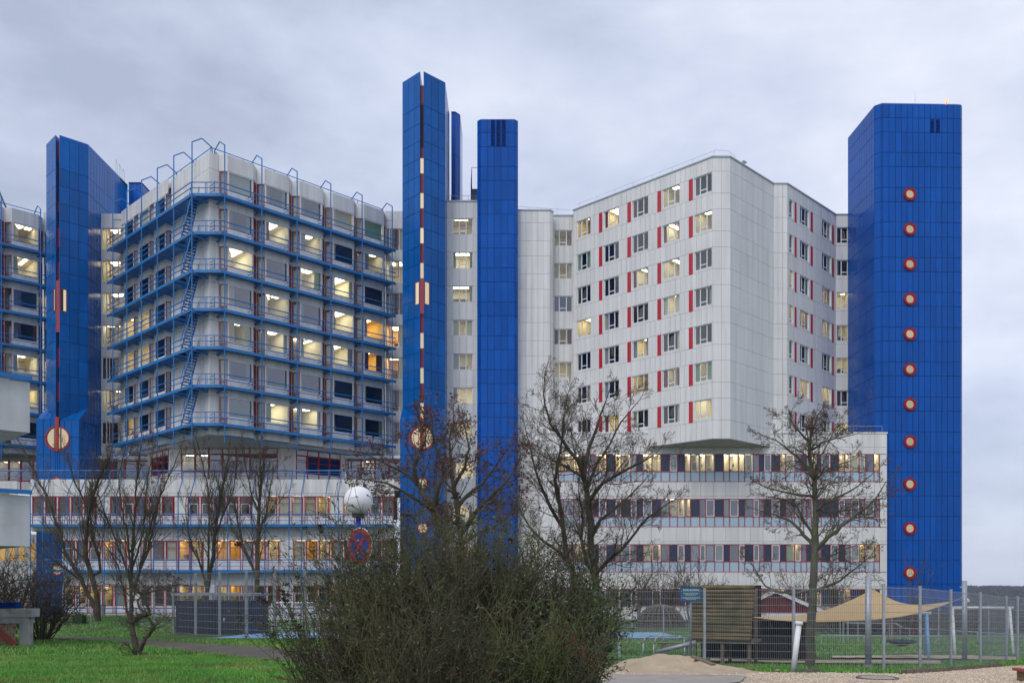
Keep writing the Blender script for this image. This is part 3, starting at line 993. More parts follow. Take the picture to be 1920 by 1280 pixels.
def bay_column(T, path, styles, curs, zfoot=L_BOT, crown=True):
    """path: plan points of one bay (door facet, window facet, return) left to right with their kinds"""
    for (kind, F) in path:
        if F.L < .05:
            continue
        for k in range(7):
            wz = W0 - LSH * k
            top = L_TOP if k == 0 else wz + LSH
            zh = wz + HEAD
            if k == 0 and not crown:
                top = zh + .12
            below = zfoot if k == 6 else None
            n = 1 if F.L < 1.3 else 3
            if kind == 'door':
                grid(T, F, lin(0, F.L, n), [zh, top], 'white_old', **OW)
                door_window(T, F, wz, zh, 'grey' if styles[k] in ('dark', 'grey') else styles[k])
            elif kind == 'window':
                grid(T, F, lin(0, F.L, 1), [zh, top + (SILL if k else 0)], 'white_old', **OW)
                bay_window(T, F, wz + SILL, zh, styles[k], curs.get(k))
                if k == 6:
                    grid(T, F, lin(0, F.L, 1), [zfoot, wz + SILL], 'white_old', **OW)
            elif kind == 'return':
                grid(T, F, [0, F.L], [zh, top], 'white_old', **OW)
                panel(T, F, 0, F.L, wz, zh, 'red_dark', name='red_panel', back='white_joint', gap=.04)
            if k == 6 and kind != 'window':
                grid(T, F, [0, F.L], [zfoot, wz], 'white_old', **OW)

def hoop_post(T, base, out, z0, ztop, peak):
    """standpipe on the walkway edge that climbs past the roof and bends back to the parapet"""
    mb = MB()
    b = Vector((base.x, base.y, 0)); inn = Vector((-out.x, -out.y, 0))
    z = lambda p, h: Vector((p.x, p.y, h))
    mb.path([z(b, z0), z(b, ztop), z(b + inn * .95, peak), z(b + inn * 1.9, ztop + .15), z(b + inn * 1.95, L_TOP - .05)], .055, 6)
    T.build('standpipe', mb, 'blue_steel')

# ---- plan of the near block
AX, AY = -27.6, 81.7
lbk = Thing('balcony_block', 'white ward block wrapped in blue escape balconies with a pointed corner towards the camera', 'hospital block', (AX, AY + 6, BASE))
rnd = random.Random(11)
lit_R = [  # columns of the right face, rows from the top
    ['grey', 'grey', 'lit', 'grey', 'lit', 'grey', 'grey'],
    ['grey', 'bright', 'grey', 'spot', 'bright', 'grey', 'bright'],
    ['grey', 'lit', 'spot', 'grey', 'lit', 'grey', 'lit'],
    ['amber', 'dark', 'bright', 'bright', 'bright', 'dark', 'dark'],
    ['warm', 'spot', 'dark', 'amber', 'amber', 'dark', 'dark']]
cur_R = [{0: 'curtain_cream', 6: 'curtain_green'}, {}, {}, {0: 'curtain_cream'}, {0: 'curtain_green', 2: 'curtain_dark'}]
x, y = AX + .64, AY + .64
corner = Face(AX, AY, x, y)
for bi in range(5):
    pth = [('door', Face(x, y, x + LA, y)), ('window', Face(x + LA, y, x + LA + LB, y + LB)), ('return', Face(x + LA + LB, y + LB, x + LA + LB, y + LB + LA))]
    bay_column(lbk, pth, lit_R[bi], cur_R[bi])
    x, y = x + LA + LB, y + LB + LA
RX, RY = x, y                                  # end of the right face
# plain corner: short facet right of the arris, long stretch left of it
PL = 5.6
PLF = Face(AX - PL, AY + PL, AX, AY)
zc = [L_TOP] + [v for k in range(7) for v in (W0 - LSH * k + HEAD, W0 - LSH * k + .15)]
zc = zc + [L_BOT]
grid(lbk, corner, [0, corner.L], zc, 'white_old', **OW)
grid(lbk, PLF, lin(0, PLF.L, 8), zc, 'white_old', **OW)
# left face bays, mirrored; their window fronts lie flush with the plain wall, a straight parapet runs above
x, y = AX - PL + .18, AY + PL + .18
DE = PL + 3 * (LA + LB)
PAR = Face(AX - DE - .24, AY + DE - .24, AX - PL - .24, AY + PL - .24)
grid(lbk, PAR, lin(0, PAR.L, 9), [W0 + HEAD, L_TOP], 'white_old', **OW)
mb = MB(); mb.quad(PAR.pt(0, .08, W0 + HEAD), PAR.pt(PAR.L, .08, W0 + HEAD), PAR.pt(PAR.L, 1.4, W0 + HEAD), PAR.pt(0, 1.4, W0 + HEAD)); lbk.build('parapet_soffit', mb, 'white_old')
lit_Lf = [['grey', 'dark', 'grey', 'grey', 'dark', 'dark', 'grey'], ['dark', 'dark', 'dark', 'warm', 'warm', 'grey', 'dark'], ['dark', 'grey', 'dark', 'warm', 'warm', 'dark', 'warm']]
for bi in range(3):
    pth = [('return', Face(x - LA - LB, y + LB + LA, x - LA - LB, y + LB)), ('window', Face(x - LA - LB, y + LB, x - LA, y)), ('door', Face(x - LA, y, x, y))]
    bay_column(lbk, pth, lit_Lf[bi], {0: 'curtain_cream'} if bi == 1 else {}, crown=False)
    x, y = x - LA - LB, y + LB + LA
LX, LY = x, y
# links to the two towers
def red_link(T, F, zt, styles, zfoot):
    for k in range(7):
        wz = W0 - LSH * k
        top = zt if k == 0 else wz + LSH + .35
        zh, zs = wz + HEAD, wz + .35
        grid(T, F, lin(0, F.L, 2), [zh, top], 'white_old', **OW)
        w, h = round(F.L - .12, 2), round(zh - zs - .02, 2)
        xs = [-w / 2 + w * q for q in (.18, .30, .66)]
        rects = frame_rects(w, h, .07) + [(q - .05, q + .05, .07, h - .07) for q in xs]
        o = T.part('window', bars_mesh(('link', w, h), 'white_frame', rects, .10, .17), F.pt(F.L / 2, 0, zs + .01), F.rz)
        ob('reveal', lining_mesh(F.L - .04, h + .02, .2, 'white_frame'), o, (0, 0, -.01))
        rr = frame_rects(round(.34 * w, 2), h - .7, .06)
        ob('casement', bars_mesh(('case', w, h), 'red_frame', rr, .07, .13), o, (-w / 2 + w * .48, 0, .62))
        for a, b in zip([-w / 2 + .07] + [q + .05 for q in xs], [q - .05 for q in xs] + [w / 2 - .07]):
            pane(o, a, b, .07, h - .07, .14)
        room(o, w, h, styles[k], depth=3.0, side=.0, up=.2, down=.3, y=.22)
        if rnd.random() < .6:
            ob('curtain', curtain_mesh(round(w * .25, 2), h, 'curtain_cream', 6), o, (w * .3, .32, 0))
    grid(T, F, lin(0, F.L, 2), [zfoot, W0 - LSH * 6 + .35], 'white_old', **OW)
K4 = Face(-43.9, LY + .2, LX, LY + .2)
red_link(lbk, K4, zat(399, LY), ['warm', 'warm', 'bright', 'spot', 'grey', 'lit', 'dark'], L_BOT)
K5 = Face(RX, RY + .1, -11.3, RY + .1)
red_link(lbk, K5, zat(395, RY), ['grey', 'lit', 'grey', 'amber', 'amber', 'grey', 'grey'], L_BOT)
# roof slab with its pale sloping edge, soffit
P = [(AX, AY + .2), (RX - .1, RY), (-11.3, RY + .2), (-11.3, 106), (-43.9, 106), (-43.9, LY + .3), (LX + .1, LY)]
mb = MB(); mb.prism(P, L_TOP - .6, L_TOP - .02); lbk.build('roof', mb, 'white_old')
mb = MB()
PR = [Vector((AX + .64, AY + .64, 0)), Vector((RX, RY, 0))]
o1 = Vector((.7071, -.7071, 0))
a0, a1 = PR[0] - o1 * .05, PR[1] - o1 * .05
b0, b1 = PR[0] - o1 * .5, PR[1] - o1 * .5
mb.quad((a0.x, a0.y, L_TOP + .0), (a1.x, a1.y, L_TOP + .0), (b1.x, b1.y, L_TOP + .42), (b0.x, b0.y, L_TOP + .42))
mb.quad((b0.x, b0.y, L_TOP + .42), (b1.x, b1.y, L_TOP + .42), (b1.x - 2, b1.y + 2, L_TOP - .1), (b0.x - 2, b0.y + 2, L_TOP - .1))
lbk.build('roof_edge', mb, 'white_frame')
mb = MB(); mb.prism([(AX, AY + .1), (RX - .2, RY), (-14, 99), (-41, 99), (LX + .2, LY)], L_BOT - .04, L_BOT + .3); lbk.build('soffit', mb, 'soffit')

# ---- blue escape walkways
def walkway(T, zt, pts_in, pts_out, posts, braces, gaps=()):
    slab = MB()
    n = len(pts_in)
    for i in range(n - 1):
        q = [pts_out[i], pts_out[i + 1], pts_in[i + 1], pts_in[i]]
        slab.prism([(p.x, p.y) for p in q], zt - .07, zt)
    o = T.build('walkway_deck', slab, 'blue_steel')
    eb = MB()
    for a, b in zip(pts_out[:-1], pts_out[1:]):
        eb.beam((a.x, a.y, zt - .10), (b.x, b.y, zt - .10), .07, .26)
    T.build('edge_beam', eb, 'blue_steel')
    for h in (.52, 1.02):
        r = MB()
        for a, b in zip(pts_out[:-1], pts_out[1:]):
            r.tube((a.x, a.y, zt + h), (b.x, b.y, zt + h), .05 if h > 1 else .042, n=6)
        T.build('handrail', r, 'blue_steel')
    for (p, inn) in braces:
        mb = MB()
        q = p + inn * 1.5
        mb.beam((p.x, p.y, zt - .25), (q.x, q.y, zt - .42), .09, .16)
        T.build('bracket', mb, 'blue_steel')

OFF = 1.55
oR = Vector((.7071, -.7071, 0)); oL = Vector((-.7071, -.7071, 0)); uR = Vector((.7071, .7071, 0)); uL = Vector((-.7071, .7071, 0))
A = Vector((AX, AY, 0))
RLn = math.hypot(RX - AX, RY - AY); LLn = math.hypot(LX - AX, LY - AY)
FRo = Face(*(A + oR * OFF).xy, *(A + oR * OFF + uR * RLn).xy)
FLo = Face(*(A + oL * OFF + uL * LLn).xy, *(A + oL * OFF).xy)
pR = [A + oR * OFF + uR * FRo.upx(px) for px in (421.3, 491, 557.2, 620.3, 679, 735.5)]
pL = [A + oL * OFF + uL * (LLn - FLo.upx(px)) for px in (360, 325.8, 295, 265.5, 238, 211.5)]
chR = A + Vector((1.35, -.85, 0)); chL = A + Vector((-1.35, -.85, 0))
endR = A + oR * OFF + uR * (RLn + .2); endL = A + oL * OFF + uL * (LLn + .6)
in_pts = [A + uL * (LLn + .6) + oL * .0, A + Vector((-.1, .2, 0)), A + Vector((.1, .2, 0)), A + uR * (RLn + .2)]
out_pts = [endL, chL, chR, endR]
for k in range(7):
    zt = W0 - LSH * k
    walkway(lbk, zt, in_pts, out_pts, None, [(p, -oR) for p in pR[:-1]] + [(p, -oL) for p in pL[:-1]])
    # curled rail end and short gate rails beside every door
    gr = MB()
    for p in pR:
        q = p - uR * .9 - oR * .15
        for h in (.2, .5, .8):
            gr.tube((q.x, q.y, zt + h), (q.x - oR.x * .8, q.y - oR.y * .8, zt + h), .032, n=4)
        gr.tube((q.x, q.y, zt), (q.x, q.y, zt + 1.0), .035, n=4)
    lbk.build('gate_rail', gr, 'blue_steel')
    pp = MB()
    for p in (chL, chR):
        pp.tube((p.x, p.y, zt - .2), (p.x, p.y, zt + 1.02), .03, n=6)
    pm = (chL + chR) / 2
    for s in (-.07, .07):
        pp.tube((pm.x + s, pm.y, zt - .3), (pm.x + s, pm.y, zt + 1.05), .03, n=6)
    lbk.build('rail_post', pp, 'blue_steel')
for p in pR:
    hoop_post(lbk, p, oR, L_BOT - .9, L_TOP + .3, L_TOP + .92)
for p in pL:
    hoop_post(lbk, p, oL, L_BOT - .9, L_TOP + .4, L_TOP + 1.05)
mb = MB()
for (a, b, o_) in ((A + uR * .3, A + uR * RLn, oR), (A + uL * .3, A + uL * LLn, oL)):
    a = a - o_ * .4; b = b - o_ * .4
    mb.tube((a.x, a.y, L_TOP + .62), (b.x, b.y, L_TOP + .62), .04, n=6)
    for t in lin(0, 1, 6):
        q = a.lerp(b, t); mb.tube((q.x, q.y, L_TOP - .1), (q.x, q.y, L_TOP + .62), .03, n=5)
lbk.build('roof_rail', mb, 'blue_steel')
mb = MB()                                       # lowest pipe that follows the foot of the block
for (u_, o_, n_) in ((uR, oR, RLn), (uL, oL, LLn)):
    a = A + o_ * OFF + u_ * .9; b = A + o_ * OFF + u_ * n_
    mb.tube((a.x, a.y, L_BOT - .3), (b.x, b.y, L_BOT - .75), .035, n=6)
lbk.build('foot_pipe', mb, 'blue_steel')
# steep stairs between the walkways
for k in range(1, 7):
    zlo, zhi = W0 - LSH * k, W0 - LSH * (k - 1)
    top = A + oL * 1.05 + uL * .55; bot = A + oL * 1.05 + uL * 2.75
    for s in (-.36, .36):
        mb = MB()
        a = top + oL * s; b = bot + oL * s
        mb.beam((a.x, a.y, zhi), (b.x, b.y, zlo), .05, .2)
        lbk.build('stair_string', mb, 'blue_steel')
        mb = MB(); mb.tube((a.x, a.y, zhi + .95), (b.x, b.y, zlo + .95), .028, n=5)
        for t in (0.02, .35, .68, .98):
            q = a.lerp(b, t); zq = zhi + (zlo - zhi) * t
            mb.tube((q.x, q.y, zq), (q.x, q.y, zq + .95), .022, n=4)
        lbk.build('stair_rail', mb, 'blue_steel')
    for i in range(14):
        t = (i + .5) / 14
        q = top.lerp(bot, t)
        lbk.box('stair_tread', (q.x, q.y, zhi + (zlo - zhi) * t), (.72, .24, .045), 'blue_dark', math.radians(45))
    # wider landing by the foot of the stair, braced to the wall
    mb = MB(); c = A + oL * .8 + uL * 4.2
    mb.box((c.x, c.y, zlo - .22), (2.2, 1.5, .06), math.radians(-45))
    lbk.build('landing', mb, 'blue_steel')
lbk.finish()

# ---- the next block on the left: only its last bay shows
DX, DY = -37.1, 1.0
lw2 = Thing('balcony_block', 'strip of another blue-balconied ward block cut off by the left edge', 'hospital block', (AX + DX + 10, AY + DY + 12, BASE))
x, y = AX + DX + .64 + 3 * (LA + LB), AY + DY + .64 + 3 * (LA + LB)
styl = [['dark', 'grey', 'dark', 'grey', 'warm', 'warm', 'grey'], ['spot', 'lit', 'grey', 'dark', 'lit', 'warm', 'dark']]
for bi in range(2):
    pth = [('door', Face(x, y, x + LA, y)), ('window', Face(x + LA, y, x + LA + LB, y + LB)), ('return', Face(x + LA + LB, y + LB, x + LA + LB, y + LB + LA))]
    bay_column(lw2, pth, styl[bi], {})
    x, y = x + LA + LB, y + LB + LA
QX, QY = x, y
K6 = Face(QX, QY + .1, -48.0, QY + .1)
red_link(lw2, K6, zat(397, QY), ['grey', 'dark', 'warm', 'grey', 'warm', 'warm', 'grey'], L_BOT)
mb = MB(); mb.prism([(QX - 6, QY - 5.8), (QX - .1, QY + .2), (-48, QY + .3), (-48, 107), (-64, 107), (-64, QY)], L_TOP - .6, L_TOP - .02); lw2.build('roof', mb, 'white_old')
mb = MB(); mb.prism([(QX - 6, QY - 5.8), (QX - .1, QY + .2), (-48, QY + .3), (-48, 100), (-60, 100)], L_BOT - .05, L_BOT + .3); lw2.build('soffit', mb, 'soffit')
B0 = Vector((QX, QY, 0))
ip = [B0 - uR * 9, B0 + uR * .2]; op = [B0 - uR * 9 + oR * OFF, B0 + uR * .2 + oR * OFF]
FW = Face(op[0].x, op[0].y, op[1].x, op[1].y)
pW = [FW.pt(FW.upx(px)) for px in (2.5, 76)]
for k in range(7):
    walkway(lw2, W0 - LSH * k, ip, op, None, [(p, -oR) for p in pW])
for p in pW:
    hoop_post(lw2, p, oR, L_BOT - .9, L_TOP + .3, L_TOP + .92)
mb = MB(); a = B0 - uR * 9 - oR * .4; b = B0 - oR * .4
mb.tube((a.x, a.y, L_TOP + .62), (b.x, b.y, L_TOP + .62), .04, n=6); lw2.build('roof_rail', mb, 'blue_steel')
lw2.finish()
ms = Thing('roof_mast', 'dark lattice mast leaning over the roof at the left edge', 'mast', (-54.5, 97, L_TOP))
mb = MB()
p0, p1 = Vector((-54.2, 97, L_TOP - .1)), Vector((-56.0, 97, L_TOP + 4.2))
for d in (Vector((0, 0, 0)), Vector((-.55, 0, -.15)), Vector((-.25, .4, 0))):
    mb.tube(p0 + d, p1 + d * .3, .07, .05, 6)
ms.build('leg', mb, 'navy_panel')
mb = MB()
for i in range(6):
    t = i / 6
    a = p0.lerp(p1, t); b = (p0 + Vector((-.55, 0, -.15))).lerp(p1, t + .12)
    mb.tube(a, b, .03, n=5)
ms.build('brace', mb, 'navy_panel')

# ================================================================== LEFT PODIUM
pd = Thing('left_podium', 'low white podium with red-framed window strips and blue galleries under the balcony block', 'hospital block', (-28, 90, BASE))
YP = 86.0
XL, XR = xat(57, YP), -11.28
XL2 = xat(118, YP)
PF = Face(XL, YP, XR, YP)
PW = dict(back='white_joint', gap=.03, tilt=.001)
def strip(T, F, u0, u1, zh, zs, zb, styles, rng, mod=1.24):
    """row of red-framed windows over white panels"""
    n = int(round((u1 - u0) / mod)); m = (u1 - u0) / n
    h = round(zh - zs - .02, 2); w = round(m - .25, 2)
    i = 0
    o = None
    while i < n:
        a = u0 + i * m
        st = styles(F.pt(a + m / 2).x)
        if i % 6 == 5:
            panel(T, F, a, a + m, zb, zh, 'white_old', name='white_panel', **PW)
            T.box('mullion', F.pt(a + .02, .03, (zh + zb) / 2), (.06, .1, zh - zb), 'red_frame', F.rz)
            i += 1; continue
        k = ('strip', w, h, i % 2)
        tz = round(h * .66, 2)
        rects = frame_rects(w, h, .04) + [(-w / 2 + .04, w / 2 - .04, tz - .025, tz + .025)]
        o = T.part('window', bars_mesh(k, 'red_frame', rects, -.01, .07), F.pt(a + m / 2, 0, zs + .01), F.rz)
        pane(o, -w / 2 + .04, w / 2 - .04, .04, tz - .025, .05); pane(o, -w / 2 + .04, w / 2 - .04, tz + .025, h - .04, .05)
        if rng.random() < .3:
            ob('casement', bars_mesh(('cas', w, tz), 'white_frame', frame_rects(w - .14, tz - .1, .05), .0, .045), o, (0, 0, .06))
        room(o, m - .02 - 0, h, st, depth=2.2, side=0.0, up=.15, down=.3, y=.09)
        if rng.random() < .35 and st != 'dark':
            ob('curtain', curtain_mesh(round(w * .9, 2), h, rng.choice(['curtain_cream', 'curtain_cream', 'curtain_grey']), 8), o, (0, .2, 0))
        panel(T, F, a + .12, a + m - .12, zb, zs, 'white_old', name='white_panel', d=.02, **PW)
        for q in (a + .10, a + m - .10):
            T.box('mullion', F.pt(q, .03, (zh + zb) / 2), (.05, .1, zh - zb), 'red_frame', F.rz)
        for q in (zh + .02, zb - .02):
            T.box('rail', F.pt(a + m / 2, .03, q), (m, .09, .05), 'red_frame', F.rz)
        T.box('filler', F.pt(a, .05, (zh + zb) / 2), (.15, .05, zh - zb), 'white_old', F.rz)
        i += 1
rs = random.Random(5)
def s1(x):
    px = CXP + FPX * x / YP
    return rs.choice(['dark', 'dark', 'grey', 'dark']) if px < 500 else (rs.choice(['warm', 'lit', 'warm', 'spot']) if px < 665 else 'dark')
def s2(x):
    px = CXP + FPX * x / YP
    return rs.choice(['grey', 'grey', 'dark']) if px < 195 or 275 < px < 335 else (rs.choice(['amber', 'warm', 'amber', 'warm', 'amber']) if px < 650 else 'dark')
def s3(x):
    px = CXP + FPX * x / YP
    return rs.choice(['warm', 'amber', 'warm', 'warm']) if px < 270 or 340 < px < 480 or px > 620 else rs.choice(['dark', 'grey'])
zP = [zat(v, YP) for v in (898, 931, 966, 983.5, 1014, 1050, 1068, 1098, 1135, 1149)]
# parapet above strip 1
grid(pd, PF, lin(0, PF.L, 22), [zP[1] + .06, zP[1] + .34], 'white_old', **PW)
grid(pd, PF, lin(0, PF.L, 16), [zP[1] + .34, zP[0]], 'white_old', **PW)
strip(pd, PF, 0.1, PF.L, zP[1], zP[2], zP[3], s1, rs)
u2 = PF.upx(118)
grid(pd, PF, lin(u2, PF.L, 18), [zP[4] + .06, zP[3] - .06], 'white_old', **PW)
strip(pd, PF, u2, PF.L, zP[4], zP[5], zP[6], s2, rs)
grid(pd, PF, lin(u2, PF.L, 18), [zP[7] + .06, zP[6] - .06], 'white_old', **PW)
strip(pd, PF, u2, PF.L, zP[7], zP[8], zP[9], s3, rs)
grid(pd, PF, lin(u2, PF.L, 14), [BASE - .5, zP[9] - .06], 'white_old', **PW)
# left return above the recess and deck over it
grid(pd, PF, lin(0, u2, 2), [zP[3] - .55, zP[3] - .06], 'white_old', **PW)
SD = Face(XL2, YP, XL2, YP + 8)
grid(pd, Face(XL2, YP + 8, XL2, YP), lin(0, 8, 6), [BASE, zP[6], zP[4], zP[3] - .55], 'white_old', **PW)
mb = MB(); mb.box2((XL, YP + .2, zP[0] - 1.0), (XR, YP + 9, zP[0] - .8)); pd.build('terrace', mb, 'concrete')
mb = MB(); mb.box2((XL, YP + .2, zP[3] - .6), (XL2, YP + 8, zP[3] - .4)); pd.build('recess_ceiling', mb, 'soffit')
# lit back wall of the recess
BKF = Face(XL - 12, YP + 6, XL2, YP + 6)
grid(pd, BKF, lin(0, BKF.L, 10), [BASE, zP[6], zP[3] - .6], 'white_old', **PW)
for px in (5, 22, 40, 60):
    a = xat(px, YP + 5.9)
    pd.box('recess_window', (a, YP + 5.93, zat(1035, YP + 6)), (.5, .03, 1.7), 'lit_amber')
# galleries and the standpipes in front
for zt in (zP[3] - .04, zP[6] - .04):
    xa = XL if zt > 3 else XL2 - 1.2
    mb = MB(); mb.box2((xa, YP - 1.05, zt - .06), (XR, YP - .02, zt)); pd.build('gallery_deck', mb, 'blue_steel')
    mb = MB(); mb.box2((xa, YP - 1.11, zt - .2), (XR, YP - 1.06, zt + .05)); pd.build('edge_beam', mb, 'blue_steel')
    for h in (.42, .74, 1.0):
        mb = MB(); mb.tube((xa, YP - 1.08, zt + h), (XR, YP - 1.08, zt + h), .05 if h == 1.0 else .025, n=6); pd.build('handrail', mb, 'blue_steel')
mb = MB()
zt = zP[8] - .2
mb.tube((XL2, YP - 1.08, zt), (XR, YP - 1.08, zt), .06, n=6); pd.build('handrail', mb, 'blue_steel')
for h in (.35, .65):
    mb = MB(); mb.tube((XL2, YP - 1.08, zt - h), (XR, YP - 1.08, zt - h), .025, n=6); pd.build('handrail', mb, 'blue_steel')
TR = zat(881, YP - .2)
for h, r in ((0, .07), (.5, .03), (.25, .02)):
    mb = MB(); mb.tube((XL - 10, YP + .2, TR - h), (XR, YP + .2, TR - h), r, n=6); pd.build('handrail', mb, 'blue_steel')
x = XL + .6
i = 0
while x < XR:
    mb = MB()
    zb_ = gz(x, YP - 1.1)
    mb.path([(x, YP - 1.13, float(zb_)), (x, YP - 1.13, zP[1] + .1), (x, YP - .15, zP[0] - .25), (x, YP - .0, zP[0] + .1), (x, YP + .2, TR)], .045, 6)
    pd.build('standpipe', mb, 'blue_steel')
    x += 1.18 if i % 2 == 0 else 2.32
    i += 1
# set-back storey
SB = [Face(xat(162, 95.2), 95.2, -38.4, 95.2), Face(-38.3, 94.2, -34.4, 90.2), Face(-34.4, 90.2, -22.0, 90.2), Face(-22.0, 90.2, -17.6, 94.6), Face(-17.6, 94.8, -11.3, 94.8)]
def sback(F, zt, segs, styles, frieze=True):
    zh, zs, zb = zt - (.62 if frieze else .25), zt - 2.35, zt - 3.3
    cur = 0
    for (a, b) in segs:
        if a - cur > .03:
            grid(pd, F, lin(cur, a, max(1, int((a - cur) / .8))), [zb, zt], 'white_old', **PW)
        n = max(1, int(round((b - a) / 1.3)))
        for u0, u1 in zip(lin(a, b, n)[:-1], lin(a, b, n)[1:]):
            st = styles(len(pd.o.children))
            w, h = round(u1 - u0 - .08, 2), round(zh - zs, 2)
            tz = round(.62 * h, 2)
            o = pd.part('window', bars_mesh(('sb', w, h), 'red_frame', frame_rects(w, h, .055) + [(-w / 2, w / 2, tz, tz + .05)], -.01, .07), F.pt((u0 + u1) / 2, 0, zs), F.rz)
            pane(o, -w / 2 + .05, w / 2 - .05, .05, tz, .05, 'glass_blue'); pane(o, -w / 2 + .05, w / 2 - .05, tz + .05, h - .05, .05, 'glass_blue')
            room(o, u1 - u0, h, st, depth=1.8, side=-.01, up=.05, down=.1, y=.09)
            if frieze:
                panel(pd, F, u0 + .06, u1 - .06, zh + .08, zt - .06, 'white_old', name='white_panel', d=-.02, gap=.02)
                panel(pd, F, u0, u1, zh, zt, 'red_frame', name='frieze_board', d=.03, gap=.0)
            for q in (u0 + .03, u1 - .03):
                pd.box('mullion', F.pt(q, .0, (zb + zt) / 2), (.05, .12, zt - zb), 'red_frame', F.rz)
            panel(pd, F, u0 + .06, u1 - .06, zb, zs - .06, 'white_old', name='white_panel', d=-.02, gap=.02)
            panel(pd, F, u0, u1, zb, zs, 'red_frame', name='frieze_board', d=.03, gap=.0)
        cur = b
    if F.L - cur > .03:
        grid(pd, F, lin(cur, F.L, max(1, int((F.L - cur) / .8))), [zb, zt], 'white_old', **PW)
rs2 = random.Random(3)
sback(SB[0], 12.75, [(.1, SB[0].L - .1)], lambda i: 'grey', False)
sback(SB[1], 13.1, [(1.0, 5.2)], lambda i: 'dark')
sback(SB[2], L_BOT - .05, [(1.1, 10.8)], lambda i: rs2.choice(['grey', 'bright', 'grey', 'grey']))
sback(SB[3], 13.1, [(.3, 5.6)], lambda i: 'dark')
sback(SB[4], 12.75, [(.2, SB[4].L - .3)], lambda i: rs2.choice(['grey', 'grey', 'lit']), False)
mb = MB()
for F in (SB[0], SB[4]):
    mb.box(F.pt(F.L / 2, .2, 12.9), (F.L + .2, .7, .3), F.rz)
mb.box2((-50.5, 95.2, 12.75), (xat(162, 95.2) - 5, 95.9, 13.05))
pd.build('coping', mb, 'white_frame')
mb = MB(); mb.box2((-44, 95.4, 12.6), (-11.3, 104, 12.75)); pd.build('roof', mb, 'concrete')
FW2 = Face(-60, 95.2, -48.25, 95.2)
sback(FW2, 12.75, [(.1, FW2.L - .1)], lambda i: rs2.choice(['grey', 'warm', 'grey']), False)
grid(pd, Face(-60, YP + 1.5, -48.3, YP + 1.5), lin(0, 11.7, 6), [zP[3], zP[1], zP[0]], 'white_old', **PW)
pd.finish()

# ================================================================== RIGHT PODIUM
pr = Thing('right_podium', 'white podium with red-gridded window strips and pale blue lower panes beside the round-window tower', 'hospital block', (20, 91, BASE))
YR = 88.0
RPF = Face(xat(1012, YR), YR, xat(1663, YR), YR)
zr = [zat(v, YR) for v in (810, 838, 851.5, 883.5, 902.5, 935.5, 968, 987, 1020.5, 1052, 1071.5, 1104.5, 1136, 1164)]
px1 = [187, 230, 300, 345, 410, 455, 490, 548, 615, 660, 730, 775, 822, 890, 957, 1022, 1080, 1135, 1180, 1247, 1293, 1360, 1427, 1472, 1540, 1585, 1650, 1695, 1730, 1785]
pxs = [1000 + q / 4 for q in px1] + [1440 + q / 4 for q in (90, 135, 200, 247, 290, 325, 365, 400, 468, 530, 577, 618, 685, 728, 795, 837)]
uu = [RPF.upx(p) for p in pxs]
def bigpan(z0, z1, n=28):
    grid(pr, RPF, lin(0, RPF.L, n), [z0, z1], 'white_cladding', **WKW)
bigpan(zr[1], zr[0] - .1)
bigpan(zr[2] + .04, zr[1])
bigpan(zr[5] + .3, zr[4] - .04); bigpan(zr[5] + .04, zr[5] + .3, 14)
bigpan(zr[8] + .3, zr[7] - .04); bigpan(zr[8] + .04, zr[8] + .3, 14)
bigpan(zr[11] + .3, zr[10] - .04); bigpan(zr[11] + .04, zr[11] + .3, 14)
bigpan(BASE - .5, zr[12] - .04, 20)
rows_ = [(zr[2], zr[3], zr[4]), (zr[5], zr[6], zr[7]), (zr[8], zr[9], zr[10]), (zr[11], zr[12], None)]
